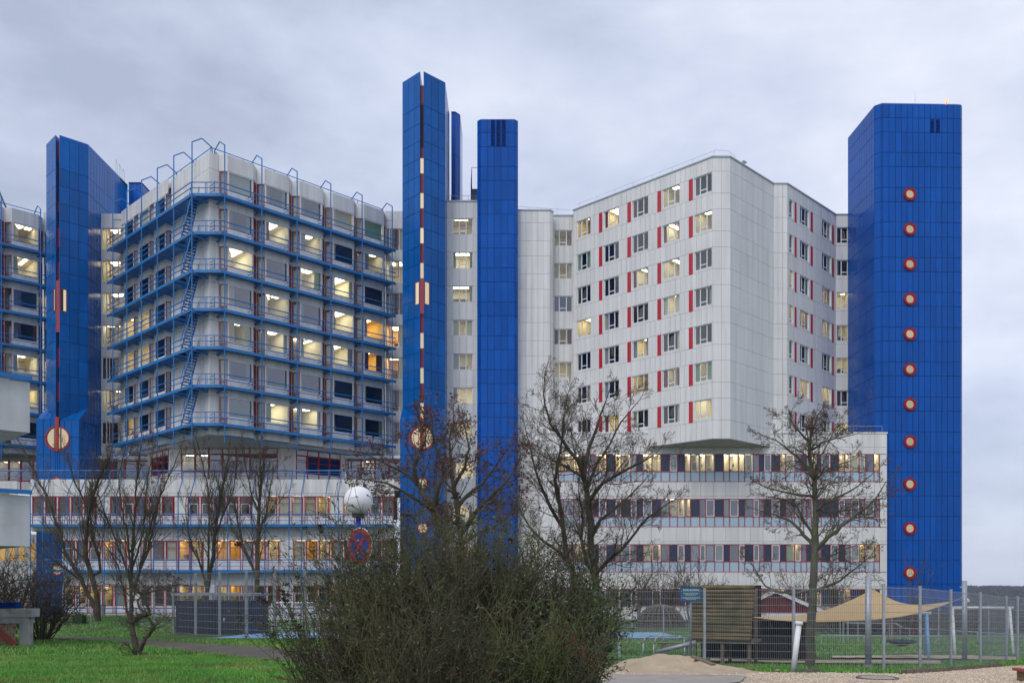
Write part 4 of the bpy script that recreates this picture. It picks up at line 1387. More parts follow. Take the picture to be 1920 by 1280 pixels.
# n navy panel, l lit, w warm, g grey glass, d dark glass; W with a white casement
code = ['l l l W g g l n l W g n l l n W n l W l W n l l l W g n W n l W g n l W n W n l W l W g l l',
        'g W g W g n W n W n W n W n g l W l n g W n g W n g W g n W n g W g g W n n n W g W g W g g',
        'w g w W g n W n g W g n w W g n W n d W d W n g W n W g n W n w W g n g g n W n g W w W w w',
        'g n g W n g W n g n W d n W n g n W n g W d n W g n W n g W w n d W n w W n d W w n d W n g']
for ri, (zh, zs, zl) in enumerate(rows_):
    cells = code[ri].split()
    for q in (zh + .02, zs, zl if zl is not None else zs):
        pr.box('frame_rail', RPF.pt((uu[0] + uu[-1]) / 2, .02, q), (uu[-1] - uu[0], .09, .06), 'red_frame')
    grid(pr, RPF, lin(0, uu[0], 2), [zl if zl is not None else zs, zh], 'white_cladding', **WKW)
    grid(pr, RPF, lin(uu[-1], RPF.L, 1), [zl if zl is not None else zs, zh], 'white_cladding', **WKW)
    litrow = ['l', 'l'][0]
    run = []
    for i in range(len(uu) - 1):
        a, b = uu[i], uu[i + 1]
        c = cells[i] if i < len(cells) else 'g'
        w = b - a
        pr.box('mullion', RPF.pt(a, .02, ((zl if zl is not None else zs) + zh) / 2), (.055, .10, zh - (zl if zl is not None else zs)), 'red_frame')
        if zl is not None:
            panel(pr, RPF, a + .02, b - .02, zl + .03, zs - .03, 'sky_panel', name='lower_pane', d=.03, t=.03, gap=.0, back='white_joint')
        if c == 'n':
            panel(pr, RPF, a + .02, b - .02, zs + .03, zh - .02, 'navy_panel', name='navy_panel', d=.03, t=.03, gap=.0, back='white_joint')
        else:
            h = round(zh - zs - .06, 2); ww = round(w - .06, 2)
            st = {'l': 'lit', 'w': 'warm', 'g': 'grey', 'd': 'dark', 'W': None}[c]
            if st is None:
                nb = cells[i - 1] if cells[i - 1] not in ('n', 'W') else (cells[i + 1] if i + 1 < len(cells) else 'g')
                st = {'l': 'lit', 'w': 'warm', 'g': 'grey', 'd': 'dark'}.get(nb, 'grey')
            bw = .07 if c == 'W' else .015
            o = pr.part('window', bars_mesh(('rp', ww, h, c == 'W'), 'white_frame' if c == 'W' else 'red_frame', frame_rects(ww, h, bw), -.005 if c == 'W' else .02, .07), RPF.pt((a + b) / 2, 0, zs + .03))
            pane(o, -ww / 2 + bw, ww / 2 - bw, bw, h - bw, .045, 'glass' if st in ('lit', 'warm') else 'glass_blue')
            room(o, w - .01, h, st, depth=2.6, side=0.0, up=.2, down=.1, y=.08)
            if RNG.random() < .3:
                ob('curtain', curtain_mesh(round(ww * .8, 2), h, RNG.choice(['curtain_green', 'curtain_cream', 'curtain_grey']), 5), o, (0, .16, 0))
    pr.box('mullion', RPF.pt(uu[-1], .02, ((zl if zl is not None else zs) + zh) / 2), (.055, .10, zh - (zl if zl is not None else zs)), 'red_frame')
cop = MB(); cop.box(RPF.pt(RPF.L / 2, .15, zr[0] - .05), (RPF.L + .1, .45, .12)); pr.build('coping', cop, 'white_frame')
mb = MB(); mb.box2((RPF.pt(0).x, YR + .3, zr[0] - .5), (RPF.pt(RPF.L).x, YR + 14, zr[0] - .4)); pr.build('roof', mb, 'concrete')
SDR = Face(RPF.pt(RPF.L).x, YR, RPF.pt(RPF.L).x, YR + 8)
grid(pr, SDR, lin(0, 8, 8), [BASE] + [zr[i] for i in (12, 10, 8, 7, 5, 4, 2, 0)], 'white_cladding', **WKW)
SDL = Face(RPF.pt(0).x, YR + 8, RPF.pt(0).x, YR)
grid(pr, SDL, lin(0, 8, 8), [BASE] + [zr[i] for i in (12, 10, 8, 7, 5, 4, 2, 0)], 'white_cladding', **WKW)
# roof-edge rail near the tower, small floodlight
mb = MB(); mb.path([(33.0, YR + .6, zr[0]), (33.0, YR + .6, zr[0] + .7), (36.6, YR + .6, zr[0] + .7), (36.6, YR + .6, zr[0])], .018, 4); pr.build('roof_railing', mb, 'coping')
pr.finish()

# ================================================================== GROUND AND GROUND COVERS
pmat('grass_ground', (0.045, 0.088, 0.028), rough=0.95, var=0.25, scale=0.6, obj=0, col2=(0.075, 0.080, 0.035), c2scale=0.25, c2lo=0.45, c2hi=0.7, bump=0.5, bscale=18)
pmat('grass_blade', (0.105, 0.335, 0.046), rough=0.6, var=0.3, scale=0.5, obj=0, island=0.5, col2=(0.21, 0.30, 0.075), c2scale=0.45, c2lo=0.46, c2hi=0.66, spec=0.25)
pmat('dirt_path', (0.115, 0.092, 0.078), rough=0.9, var=0.3, scale=1.6, obj=0, bump=0.6, bscale=9, col2=(0.055, 0.068, 0.030), c2scale=0.8, c2lo=0.52, c2hi=0.66)
pmat('gravel', (0.50, 0.39, 0.275), rough=0.95, var=0.22, scale=5.0, obj=0, bump=0.9, bscale=22, col2=(0.34, 0.29, 0.235), c2scale=0.9, c2lo=0.5, c2hi=0.66)
pmat('gravel_stone', (0.56, 0.46, 0.345), rough=0.9, var=0.1, obj=0, island=0.35)
pmat('sand', (0.46, 0.365, 0.25), rough=0.95, var=0.16, scale=3.0, obj=0, bump=1.0, bscale=11, col2=(0.36, 0.28, 0.19), c2scale=1.5, c2lo=0.48, c2hi=0.7)
pmat('asphalt', (0.36, 0.32, 0.28), rough=0.9, var=0.15, scale=3, obj=0, bump=0.3, bscale=60)
pmat('court_blue', (0.20, 0.38, 0.56), rough=0.6, var=0.08, obj=0)
pmat('forest', (0.046, 0.054, 0.060), rough=1.0, var=0.3, scale=0.05, obj=0, island=0.3)
pmat('field', (0.10, 0.085, 0.06), rough=1.0, var=0.2, scale=0.02, obj=0)
pmat('bark_dark', (0.068, 0.056, 0.042), rough=0.95, var=0.35, scale=2.5, obj=0.1, col2=(0.062, 0.068, 0.032), c2scale=1.8, c2lo=0.5, c2hi=0.68, bump=0.7, bscale=25)
pmat('bark_grey', (0.105, 0.098, 0.076), rough=0.95, var=0.4, scale=3.0, obj=0.1, col2=(0.075, 0.092, 0.042), c2scale=2.2, c2lo=0.48, c2hi=0.66, bump=0.8, bscale=30)
pmat('twig', (0.105, 0.074, 0.052), rough=0.9, var=0.3, scale=1.5, obj=0.1, col2=(0.060, 0.068, 0.030), c2scale=1.2, c2lo=0.5, c2hi=0.65)
pmat('dead_leaf', (0.115, 0.040, 0.030), rough=0.8, var=0.2, obj=0, island=0.5)
pmat('seed_head', (0.016, 0.014, 0.013), rough=0.9, var=0.2, obj=0, island=0.3)
pmat('shrub_stem', (0.090, 0.074, 0.044), rough=0.9, var=0.3, scale=2, obj=0.1, col2=(0.110, 0.122, 0.034), c2scale=0.9, c2lo=0.48, c2hi=0.62)
pmat('shrub_leaf', (0.056, 0.080, 0.030), rough=0.5, var=0.25, scale=1.5, obj=0, island=0.55, col2=(0.085, 0.070, 0.034), c2scale=1.0, c2lo=0.52, c2hi=0.72, spec=0.3)
pmat('evergreen_leaf', (0.030, 0.062, 0.026), rough=0.38, var=0.25, scale=1.5, obj=0, island=0.55, spec=0.4)
pmat('berry', (0.45, 0.025, 0.012), rough=0.3, var=0.1, obj=0)
pmat('litter', (0.16, 0.045, 0.022), rough=0.8, var=0.2, obj=0, island=0.5)
pmat('galvanised', (0.36, 0.39, 0.43), rough=0.45, var=0.12, scale=4, metallic=0.35)
pmat('fence_wire', (0.30, 0.33, 0.37), rough=0.5, var=0.1, scale=4, metallic=0.3, obj=0)
pmat('pole_grey', (0.22, 0.235, 0.26), rough=0.5, var=0.12, scale=3)
pmat('white_paint', (0.72, 0.73, 0.74), rough=0.4, var=0.08, streak=0.1)
pmat('globe_white', (0.82, 0.82, 0.84), rough=0.25, var=0.04, scale=3, obj=0.02, streak=0.06)
pmat('lamp_blue', (0.010, 0.040, 0.30), rough=0.4, var=0.1)
pmat('sign_red', (0.30, 0.016, 0.012), rough=0.5, var=0.2, scale=9)
pmat('sign_blue', (0.010, 0.034, 0.26), rough=0.5, var=0.2, scale=9)
pmat('sign_teal', (0.004, 0.105, 0.175), rough=0.4, var=0.05)
pmat('swing_blue', (0.16, 0.40, 0.70), rough=0.4, var=0.08)
pmat('sail_cloth', (0.58, 0.40, 0.19), rough=0.9, var=0.06, scale=1.2, obj=0)
pmat('shed_grey', (0.030, 0.037, 0.062), rough=0.5, var=0.08, obj=0.12)
pmat('log_wood', (0.17, 0.125, 0.060), rough=0.85, var=0.3, scale=3, obj=0.18, col2=(0.085, 0.08, 0.03), c2scale=1.2, c2lo=0.45, c2hi=0.65)
pmat('old_wood', (0.16, 0.12, 0.085), rough=0.85, var=0.3, scale=3, obj=0.15)
pmat('hut_red', (0.13, 0.018, 0.022), rough=0.6, var=0.1, obj=0.1)
pmat('hut_dark', (0.012, 0.011, 0.012), rough=0.9, var=0.1)  # near-black holds the shade inside and under the play huts
pmat('brick', (0.34, 0.235, 0.16), rough=0.9, var=0.2, scale=4, obj=0.2)
pmat('stone_dark', (0.15, 0.12, 0.10), rough=0.9, var=0.25, scale=5, obj=0.15)
pmat('planter_red', (0.34, 0.07, 0.05), rough=0.7, var=0.12)
pmat('old_concrete', (0.40, 0.40, 0.385), rough=0.9, var=0.15, scale=1.5, streak=0.3, bump=0.3, bscale=10, col2=(0.27, 0.27, 0.235), c2scale=1.6, c2lo=0.5, c2hi=0.7)
pmat('rubber', (0.02, 0.05, 0.055), rough=0.6, var=0.1)

def structure(name, me):
    o = ob(name, me); o['kind'] = 'structure'; return o

def np_mesh(name, V, Fa, mat, smooth=False):
    me = bpy.data.meshes.new(name)
    me.from_pydata(V.tolist(), [], Fa.tolist())
    me.materials.append(MATS[mat])
    if smooth:
        me.polygons.foreach_set('use_smooth', np.ones(len(me.polygons), dtype=bool))
    return me

ys = np.concatenate([np.linspace(-60, 2, 8), np.linspace(4, 34, 61), np.linspace(35, 95, 61), np.linspace(100, 260, 18), np.linspace(300, 1500, 13), [1750, 2000]])
half = np.concatenate([np.linspace(0, 24, 49), np.linspace(25, 70, 24), [85, 110, 150, 220, 340, 520, 800, 1300, 2000, 2600]])
xs = np.concatenate([-half[::-1][:-1], half])
XX, YY = np.meshgrid(xs, ys)
ZZ = gz(XX, YY)
V = np.stack([XX.ravel(), YY.ravel(), ZZ.ravel()], 1)
nx, ny = len(xs), len(ys)
ii = np.arange(nx * ny).reshape(ny, nx)
Fq = np.stack([ii[:-1, :-1].ravel(), ii[:-1, 1:].ravel(), ii[1:, 1:].ravel(), ii[1:, :-1].ravel()], 1)
structure('ground', np_mesh('ground', V, Fq, 'grass_ground', True))

def noise1(rng, n, amp):
    k = rng.normal(0, amp, n)
    return np.convolve(np.pad(k, 2, mode='wrap'), [.15, .25, .2, .25, .15], 'valid')

def sheet(name, left, right, mat, lift, nv=14, jag=0.25, seed=1):
    """ribbon between two ground polylines, laid on the ground"""
    rng = np.random.default_rng(seed)
    def resample(pl, n):
        pl = np.array([(p[0], p[1]) for p in pl]); d = np.r_[0, np.cumsum(np.hypot(*np.diff(pl, axis=0).T))]
        t = np.linspace(0, d[-1], n)
        return np.stack([np.interp(t, d, pl[:, 0]), np.interp(t, d, pl[:, 1])], 1)
    n = 90
    a, b = resample(left, n), resample(right, n)
    a[:, 1] += noise1(rng, n, jag); b[:, 1] += noise1(rng, n, jag)
    t = np.linspace(0, 1, nv)[None, :, None]
    G = a[:, None] * (1 - t) + b[:, None] * t
    Z = gz(G[..., 0], G[..., 1]) + lift
    V = np.concatenate([G.reshape(-1, 2), Z.reshape(-1, 1)], 1)
    ii = np.arange(n * nv).reshape(n, nv)
    Fa = np.stack([ii[:-1, :-1].ravel(), ii[1:, :-1].ravel(), ii[1:, 1:].ravel(), ii[:-1, 1:].ravel()], 1)
    return structure(name, np_mesh(name, V, Fa, mat, True))
up = [ground_px(*p) for p in ((60, 1191), (200, 1195.5), (400, 1208), (560, 1217), (760, 1231))]
lo = [ground_px(*p) for p in ((60, 1195), (200, 1202), (400, 1227), (560, 1243), (760, 1268))]
sheet('dirt_path', lo, up, 'dirt_path', .035, 16, .35, 3)
# gravel yard in the right foreground, asphalt apron, sand strips of the playground
gu = [ground_px(*p) for p in ((1120, 1262), (1300, 1264), (1420, 1262), (1560, 1263), (1700, 1265), (1800, 1258), (1880, 1250), (1990, 1243))]
gl = [Vector((x, 4.0, 0)) for x in (1, 3, 6, 9, 12, 16, 20, 26)]
sheet('gravel_yard', gl, gu, 'gravel', .03, 40, .22, 5)
au = [ground_px(*p) for p in ((1150, 1266.5), (1250, 1268), (1360, 1269), (1400, 1270.5))]
al = [ground_px(*p) for p in ((1120, 1292), (1220, 1296), (1320, 1290), (1390, 1282))]
sheet('asphalt_apron', al, au, 'asphalt', .06, 10, .12, 6)
for i, (u_, l_) in enumerate(((((1330, 1235), (1480, 1238), (1640, 1239), (1760, 1240)), ((1330, 1241), (1480, 1244), (1640, 1246), (1760, 1247))),
                              (((1560, 1231), (1700, 1229), (1820, 1230), (1905, 1233)), ((1560, 1234), (1700, 1234.5), (1820, 1237), (1905, 1239))))):
    sheet('sand_strip', [ground_px(*p) for p in l_], [ground_px(*p) for p in u_], 'sand', .05, 8, .2, 8 + i)
# blue ball court behind the bushes
CY0, CY1 = 50.5, 60
V = []
mb = MB()
nxc = 24
for i in range(nxc):
    xa, xb = -17 + i * 27 / nxc, -17 + (i + 1) * 27 / nxc
    for j in range(6):
        ya, yb = CY0 + j * (CY1 - CY0) / 6, CY0 + (j + 1) * (CY1 - CY0) / 6
        mb.add([(x, y, float(gz(x, y)) + .04) for x, y in ((xa, ya), (xb, ya), (xb, yb), (xa, yb))], [(0, 1, 2, 3)])
structure('ball_court', mb.mesh('ball_court', 'court_blue'))

# far hill with a wood
rng = np.random.default_rng(4)
hx = np.linspace(-2600, 2600, 131)
ridge = -13.5 + 9 * np.sin(hx / 420.0 + 1.1) * 0.4 + 4 * np.sin(hx / 170.0)
hv, hf = [], []
for j, (yy, f) in enumerate(((1100, None), (1250, .62), (1400, 1.0), (1700, 1.0))):
    for i, xq in enumerate(hx):
        base = float(gz(xq, yy)) - .5
        hv.append((xq, yy, base if f is None else base * (1 - f) + (ridge[i]) * f))
hv = np.array(hv); n = len(hx)
ii = np.arange(4 * n).reshape(4, n)
structure('hill', np_mesh('hill', hv, np.stack([ii[:-1, :-1].ravel(), ii[:-1, 1:].ravel(), ii[1:, 1:].ravel(), ii[1:, :-1].ravel()], 1), 'forest', True))
cv, cf = [], []
for q in range(5200):
    xq = rng.uniform(480, 1100); t = rng.uniform(0, 1); yq = 1180 + t * 330
    zq = np.interp(yq, [1100, 1250, 1400, 1700], [gz(xq, 1100), gz(xq, 1250) * .38 + np.interp(xq, hx, ridge) * .62, np.interp(xq, hx, ridge), np.interp(xq, hx, ridge)])
    h = rng.uniform(3.0, 7.5); r = rng.uniform(1.8, 3.6)
    o = len(cv)
    k = 5
    for i in range(k):
        a = 2 * math.pi * (i + rng.uniform(-.2, .2)) / k
        cv.append((xq + r * math.cos(a), yq + r * math.sin(a), zq - .5))
    for i in range(k):
        a = 2 * math.pi * (i + .5) / k
        cv.append((xq + .6 * r * math.cos(a), yq + .6 * r * math.sin(a), zq + h * rng.uniform(.5, .8)))
    cv.append((xq, yq, zq + h))
    for i in range(k):
        j = (i + 1) % k
        cf += [(o + i, o + j, o + k + i), (o + j, o + k + j, o + k + i), (o + k + i, o + k + j, o + 2 * k)]
fo = ob('far_wood', mesh_from('far_wood', cv, cf, 'forest')); fo['kind'] = 'stuff'
fo['label'] = 'dark wooded ridge on the horizon at the far right'; fo['category'] = 'wood'

# ------------------------------------------------------------------ grass blades, gravel stones, fallen leaves
def in_path(X, Y):
    """rough test: keeps blades off the path and the yards"""
    lx = np.array([p.x for p in lo]); ly = np.array([p.y for p in lo]); uy = np.array([p.y for p in up]); ux = np.array([p.x for p in up])
    l = np.interp(X, lx, ly, left=999, right=ly[-1]); u = np.interp(X, ux, uy, left=999, right=uy[-1])
    return (Y > l + .25) & (Y < u - .35) & (X < 0)
def blades(name, X, Y, hgt, wid, mat, seed):
    r = np.random.default_rng(seed)
    n = len(X)
    Z = gz(X, Y)
    a = r.uniform(0, math.pi, n); h = hgt * r.uniform(.5, 1.25, n); w = wid * r.uniform(.6, 1.3, n)
    lx, ly = r.normal(0, .45, n) * h, r.normal(0, .45, n) * h
    ca, sa = np.cos(a) * w / 2, np.sin(a) * w / 2
    V = np.empty((n, 3, 3))
    V[:, 0] = np.stack([X - ca, Y - sa, Z - .01], 1); V[:, 1] = np.stack([X + ca, Y + sa, Z - .01], 1); V[:, 2] = np.stack([X + lx, Y + ly, Z + h], 1)
    F_ = np.arange(n * 3).reshape(n, 3)
    return np_mesh(name, V.reshape(-1, 3), F_, mat)
r = np.random.default_rng(21)
Yn = 12.5 + 19 * r.random(210000) ** 0.85; Xn = (-0.60 * Yn) + r.random(210000) * (0.60 * Yn + 1.5)
k = ~in_path(Xn, Yn); Xn, Yn = Xn[k], Yn[k]
clump = (np.sin(Xn * 3.1 + np.sin(Yn * 2.3)) * np.cos(Yn * 2.7 + Xn) > -.75); Xn, Yn = Xn[clump], Yn[clump]
g = ob('lawn_grass', blades('lawn_grass', Xn, Yn, .085, .016, 'grass_blade', 1)); g['kind'] = 'stuff'
g['label'] = 'short bright green lawn grass in the left foreground'; g['category'] = 'grass'
Yn = 31 + 50 * r.random(90000); Xn = (-0.60 * Yn) + r.random(90000) * (0.60 * Yn + 1)
k = ~in_path(Xn, Yn) & ~((Yn > 49.5) & (Yn < 61) & (Xn > -21.5)); Xn, Yn = Xn[k], Yn[k]
g = ob('meadow_grass', blades('meadow_grass', Xn, Yn, .13, .04, 'grass_blade', 2)); g['kind'] = 'stuff'
g['label'] = 'rougher grass on the slope in front of the left podium'; g['category'] = 'grass'
Yn = 20.5 + 42 * r.random(80000) ** 1.2; Xn = 2 + r.random(80000) * (0.62 * Yn)
gy = np.interp(Xn, [p.x for p in gu], [p.y for p in gu])
def near_sand(X, Y):
    px = CXP + FPX * X / Y; py = HYP - FPX * gz(X, Y) / Y
    return ((px > 1330) & (px < 1770) & (py > 1234) & (py < 1247)) | ((px > 1555) & (px < 1910) & (py > 1229) & (py < 1239))
k = (Yn > gy + .1) & ~((Yn > 49.5) & (Yn < 61) & (Xn < 10.5)) & ~near_sand(Xn, Yn); Xn, Yn = Xn[k], Yn[k]
g = ob('playground_grass', blades('playground_grass', Xn, Yn, .11, .028, 'grass_blade', 3)); g['kind'] = 'stuff'
g['label'] = 'green grass inside and along the playground fence'; g['category'] = 'grass'
# loose gravel
def stones(X, Y, size, seed, lift=.03):
    q = np.random.default_rng(seed); n = len(X)
    base = np.array([(1, 0, 0), (-1, 0, 0), (0, 1, 0), (0, -1, 0), (0, 0, .8), (0, 0, -.8)])
    s = size * q.uniform(.5, 1.5, (n, 1, 1))
    P = base[None] * s * q.uniform(.6, 1.2, (n, 6, 1))
    a = q.uniform(0, 6.28, n); ca, sa = np.cos(a)[:, None], np.sin(a)[:, None]
    PX = P[..., 0] * ca - P[..., 1] * sa; PY = P[..., 0] * sa + P[..., 1] * ca
    Z = gz(X, Y) + lift
    V = np.stack([PX + X[:, None], PY + Y[:, None], P[..., 2] + Z[:, None]], -1).reshape(-1, 3)
    f = np.array([(0, 2, 4), (2, 1, 4), (1, 3, 4), (3, 0, 4), (2, 0, 5), (1, 2, 5), (3, 1, 5), (0, 3, 5)])
    return V, (np.arange(n)[:, None, None] * 6 + f[None]).reshape(-1, 3)
Yn = 16.5 + 8.0 * r.random(26000); Xn = 2.5 + r.random(26000) * 12.5
gy = np.interp(Xn, [p.x for p in gu], [p.y for p in gu])
k = (Yn < gy + .15); Xn, Yn = Xn[k], Yn[k]
V, Fa = stones(Xn, Yn, .018, 3)
g = ob('loose_gravel', np_mesh('loose_gravel', V, Fa, 'gravel_stone')); g['kind'] = 'stuff'
g['label'] = 'pale loose gravel on the yard in the right foreground'; g['category'] = 'gravel'
Yn = 14 + 10 * r.random(160); Xn = -.58 * Yn + r.random(160) * 8
lv, lf = [], []
for xq, yq in zip(Xn, Yn):
    a = r.uniform(0, 6.28); s = r.uniform(.025, .05); zq = float(gz(xq, yq)) + .06
    o = len(lv)
    lv += [(xq + s * math.cos(a), yq + s * math.sin(a), zq + .01), (xq - s * .6 * math.sin(a), yq + s * .6 * math.cos(a), zq + r.uniform(0, .03)), (xq - s * math.cos(a), yq - s * math.sin(a), zq), (xq + s * .6 * math.sin(a), yq - s * .6 * math.cos(a), zq + r.uniform(0, .03))]
    lf.append((o, o + 1, o + 2, o + 3))
g = ob('fallen_leaves', mesh_from('fallen_leaves', lv, lf, 'litter')); g['kind'] = 'stuff'
g['label'] = 'scattered reddish brown leaves lying on the lawn'; g['category'] = 'leaves'

# ================================================================== TREES AND SHRUBS
def tubes(name, segs, n, mat):
    S = np.array(segs)                          # x0 y0 z0 x1 y1 z1 r0 r1
    P0, P1 = S[:, :3], S[:, 3:6]
    D = P1 - P0; D /= np.maximum(np.linalg.norm(D, axis=1, keepdims=True), 1e-9)
    ref = np.where(np.abs(D[:, 2:3]) > .8, np.array([[1., 0, 0]]), np.array([[0., 0, 1]]))
    A_ = np.cross(D, ref); A_ /= np.linalg.norm(A_, axis=1, keepdims=True); B_ = np.cross(D, A_)
    t = 2 * np.pi * np.arange(n) / n
    ring = A_[:, None] * np.cos(t)[None, :, None] + B_[:, None] * np.sin(t)[None, :, None]
    V = np.stack([P0[:, None] + ring * S[:, 6][:, None, None], P1[:, None] + ring * S[:, 7][:, None, None]], 1).reshape(-1, 3)
    i = np.arange(n); j = (i + 1) % n
    f = np.stack([i, j, n + j, n + i], 1)
    Fa = (np.arange(len(S))[:, None, None] * 2 * n + f[None]).reshape(-1, 4)
    return np_mesh(name, V, Fa, mat, True)

def leaf_mesh(name, P, size, mat, seed, asp=.36, droop=0.0):
    q = np.random.default_rng(seed); n = len(P)
    d = q.normal(0, 1, (n, 3)); d[:, 2] = d[:, 2] * .7 + droop; d /= np.linalg.norm(d, axis=1, keepdims=True)
    s = np.cross(d, q.normal(0, 1, (n, 3))); s /= np.linalg.norm(s, axis=1, keepdims=True)
    L = (size * q.uniform(.6, 1.3, n))[:, None]
    V = np.stack([P, P + d * L * .5 + s * L * asp * .5, P + d * L, P + d * L * .5 - s * L * asp * .5], 1).reshape(-1, 3)
    return np_mesh(name, V, np.arange(4 * n).reshape(n, 4), mat)

def rand_dir(q, d, ang):
    """direction tilted from d by ang in a random azimuth"""
    a = d.orthogonal().normalized(); b = d.cross(a)
    t = q.uniform(0, 2 * math.pi)
    return (d * math.cos(ang) + (a * math.cos(t) + b * math.sin(t)) * math.sin(ang)).normalized()

def grow(segs, tips, q, p, d, L, r, lvl, prm):
    nseg = prm['nseg'][lvl]
    p = Vector(p); d = Vector(d)
    rend = max(prm['rmin'], r * .35)
    nch = prm['nch'][lvl] if lvl < len(prm['nch']) else 0
    nodes = []
    for i in range(nseg):
        t = (i + 1) / nseg
        j = prm['jit']
        d = (d + Vector((q.gauss(0, j), q.gauss(0, j), q.gauss(0, j) + prm['up']))).normalized()
        p2 = p + d * (L / nseg)
        ra, rb_ = r + (rend - r) * (i / nseg), r + (rend - r) * t
        segs[min(lvl, 1)].append((p.x, p.y, p.z, p2.x, p2.y, p2.z, ra, rb_))
        nodes.append((p2.copy(), d.copy(), rb_, t))
        p = p2
    if nch == 0:
        tips.append(p)
        return
    for c in range(nch):
        t = prm['t0'] + (1 - prm['t0']) * (c + q.random()) / nch
        k = min(nseg - 1, int(t * nseg))
        pp, dd, rr, tt = nodes[k]
        cd = rand_dir(q, dd, math.radians(q.uniform(*prm['ang'])))
        grow(segs, tips, q, pp, cd, L * prm['ratio'] * (1.15 - .6 * tt) * q.uniform(.6, 1.2), max(prm['rmin'], rr * .6), lvl + 1, prm)

PRM = dict(nseg=[4, 4, 3, 2], nch=[6, 5, 4], jit=.11, up=.06, t0=.25, ang=(28, 55), ratio=.55, rmin=.006)

def tree(name, label, Y, limbs, prm, seed, bark='bark_dark', kids=9, klen=2.0, leaves=0, leafmat='dead_leaf', leafsize=.09, sides=8, group=None, dyscale=1.0, thin=.84):
    """limbs: (r0, r1, [(px, py, depth offset), ...]) traced in the photograph; finer wood grows from them"""
    q = random.Random(seed)
    b = limbs[0][2][0]
    base = world_at(b[0], b[1], Y + b[2]); base.z = float(gz(base.x, base.y))
    T = Thing(name, label, 'tree', base, group)
    trunk, fine, tips = [], [[], []], []
    for (r0, r1, pts) in limbs:
        r0, r1 = r0 * thin, r1 * thin * .7
        W = [world_at(a, c, Y + e * dyscale) for (a, c, e) in pts]
        if pts is limbs[0][2] or len(pts[0]) > 3:
            W[0] = Vector((W[0].x, W[0].y, float(gz(W[0].x, W[0].y)) - .1))
        # refine the limb
        R = []
        for i in range(len(W) - 1):
            m = max(2, int((W[i + 1] - W[i]).length / .35))
            for k in range(m):
                R.append(W[i].lerp(W[i + 1], k / m) + Vector((q.gauss(0, .02), q.gauss(0, .03), 0)) * (1 if k else 0))
        R.append(W[-1])
        n = len(R)
        for i in range(n - 1):
            ra, rb_ = r0 + (r1 - r0) * i / (n - 1), r0 + (r1 - r0) * (i + 1) / (n - 1)
            e = (R[i + 1] - R[i]) * .06
            trunk.append((*(R[i] - e), *(R[i + 1] + e), ra, rb_))
        tot = sum((R[i + 1] - R[i]).length for i in range(n - 1))
        nk = max(3, int(kids * tot / 3.0))
        for c in range(nk):
            t = prm.get('start', .3) + (1 - prm.get('start', .3)) * (c + q.random()) / nk
            if pts is not limbs[0][2]:
                s0 = prm.get('start2', .12)
                t = s0 + (1 - s0) * (c + q.random()) / nk
            k = min(n - 2, int(t * (n - 1)))
            d = (R[k + 1] - R[k]).normalized()
            cd = rand_dir(q, d, math.radians(q.uniform(*prm['ang'])))
            rr = (r0 + (r1 - r0) * t) * .5
            grow(fine, tips, q, R[k], cd, klen * (1.15 - .6 * t) * q.uniform(.5, 1.2), max(prm['rmin'] * 1.5, min(rr * .8, prm.get('cap', .022))), 0, prm)
        # leader goes on as a twig
        grow(fine, tips, q, R[-1], (R[-1] - R[-2]).normalized(), klen * .5, max(prm['rmin'], r1), 0, prm)
    o3 = T.loc
    def loc(S):
        S = np.array(S); S[:, :3] -= np.array(o3); S[:, 3:6] -= np.array(o3); return S
    ob('trunk', tubes('trunk', loc(trunk), sides, bark), T.o)
    ob('crown', tubes('crown', loc(fine[0]), 5, bark), T.o)
    cr = ob('twigs', tubes('twigs', loc(fine[1]), 3, 'twig'), T.o); cr['kind'] = 'stuff'
    if leaves and tips:
        P = np.array([tuple(t - o3) for t in tips]); rg = np.random.default_rng(seed)
        P = P[rg.integers(0, len(P), leaves)] + rg.normal(0, .07, (leaves, 3))
        lo_ = ob('dead_leaves', leaf_mesh('dead_leaves', P, leafsize, leafmat, seed, .6, -.6), T.o); lo_['kind'] = 'stuff'
    return T

FAR = dict(nseg=[5, 4, 3, 2], nch=[5, 4, 3], jit=.08, up=.10, t0=.2, ang=(16, 38), ratio=.55, rmin=.0075, start=.35, cap=.04)
GL = 'bare trees on the slope before the left podium'
tree('bare_tree', 'leftmost bare tree, three dark trunks leaning apart before the left podium', 68.0, [
    (.34, .17, [(184, 1158, 0), (181, 1110, 0), (172, 1080, 0), (160, 1040, -.3), (163, 985, -.5), (172, 930, -.6), (192, 885, -.6)]),
    (.26, .09, [(183, 1160, .05), (173, 1130, .4), (152, 1085, .8), (122, 1035, 1), (108, 985, 1), (85, 925, 1.2), (58, 870, 1.4), (40, 835, 1.4)]),
    (.17, .07, [(172, 1080, 0), (188, 1070, .5), (186, 1040, .8), (176, 1015, 1.0), (168, 960, 1.2), (140, 905, 1.2), (125, 850, 1.2)]),
    (.15, .06, [(163, 985, -.5), (172, 940, -1), (183, 900, -1), (205, 860, -1), (212, 828, -1)]),
    (.11, .05, [(148, 1085, .8), (120, 1064, 0), (85, 1040, -.5), (55, 1026, -1)])], FAR, 31, kids=8, klen=3.0, group=GL, thin=.68)
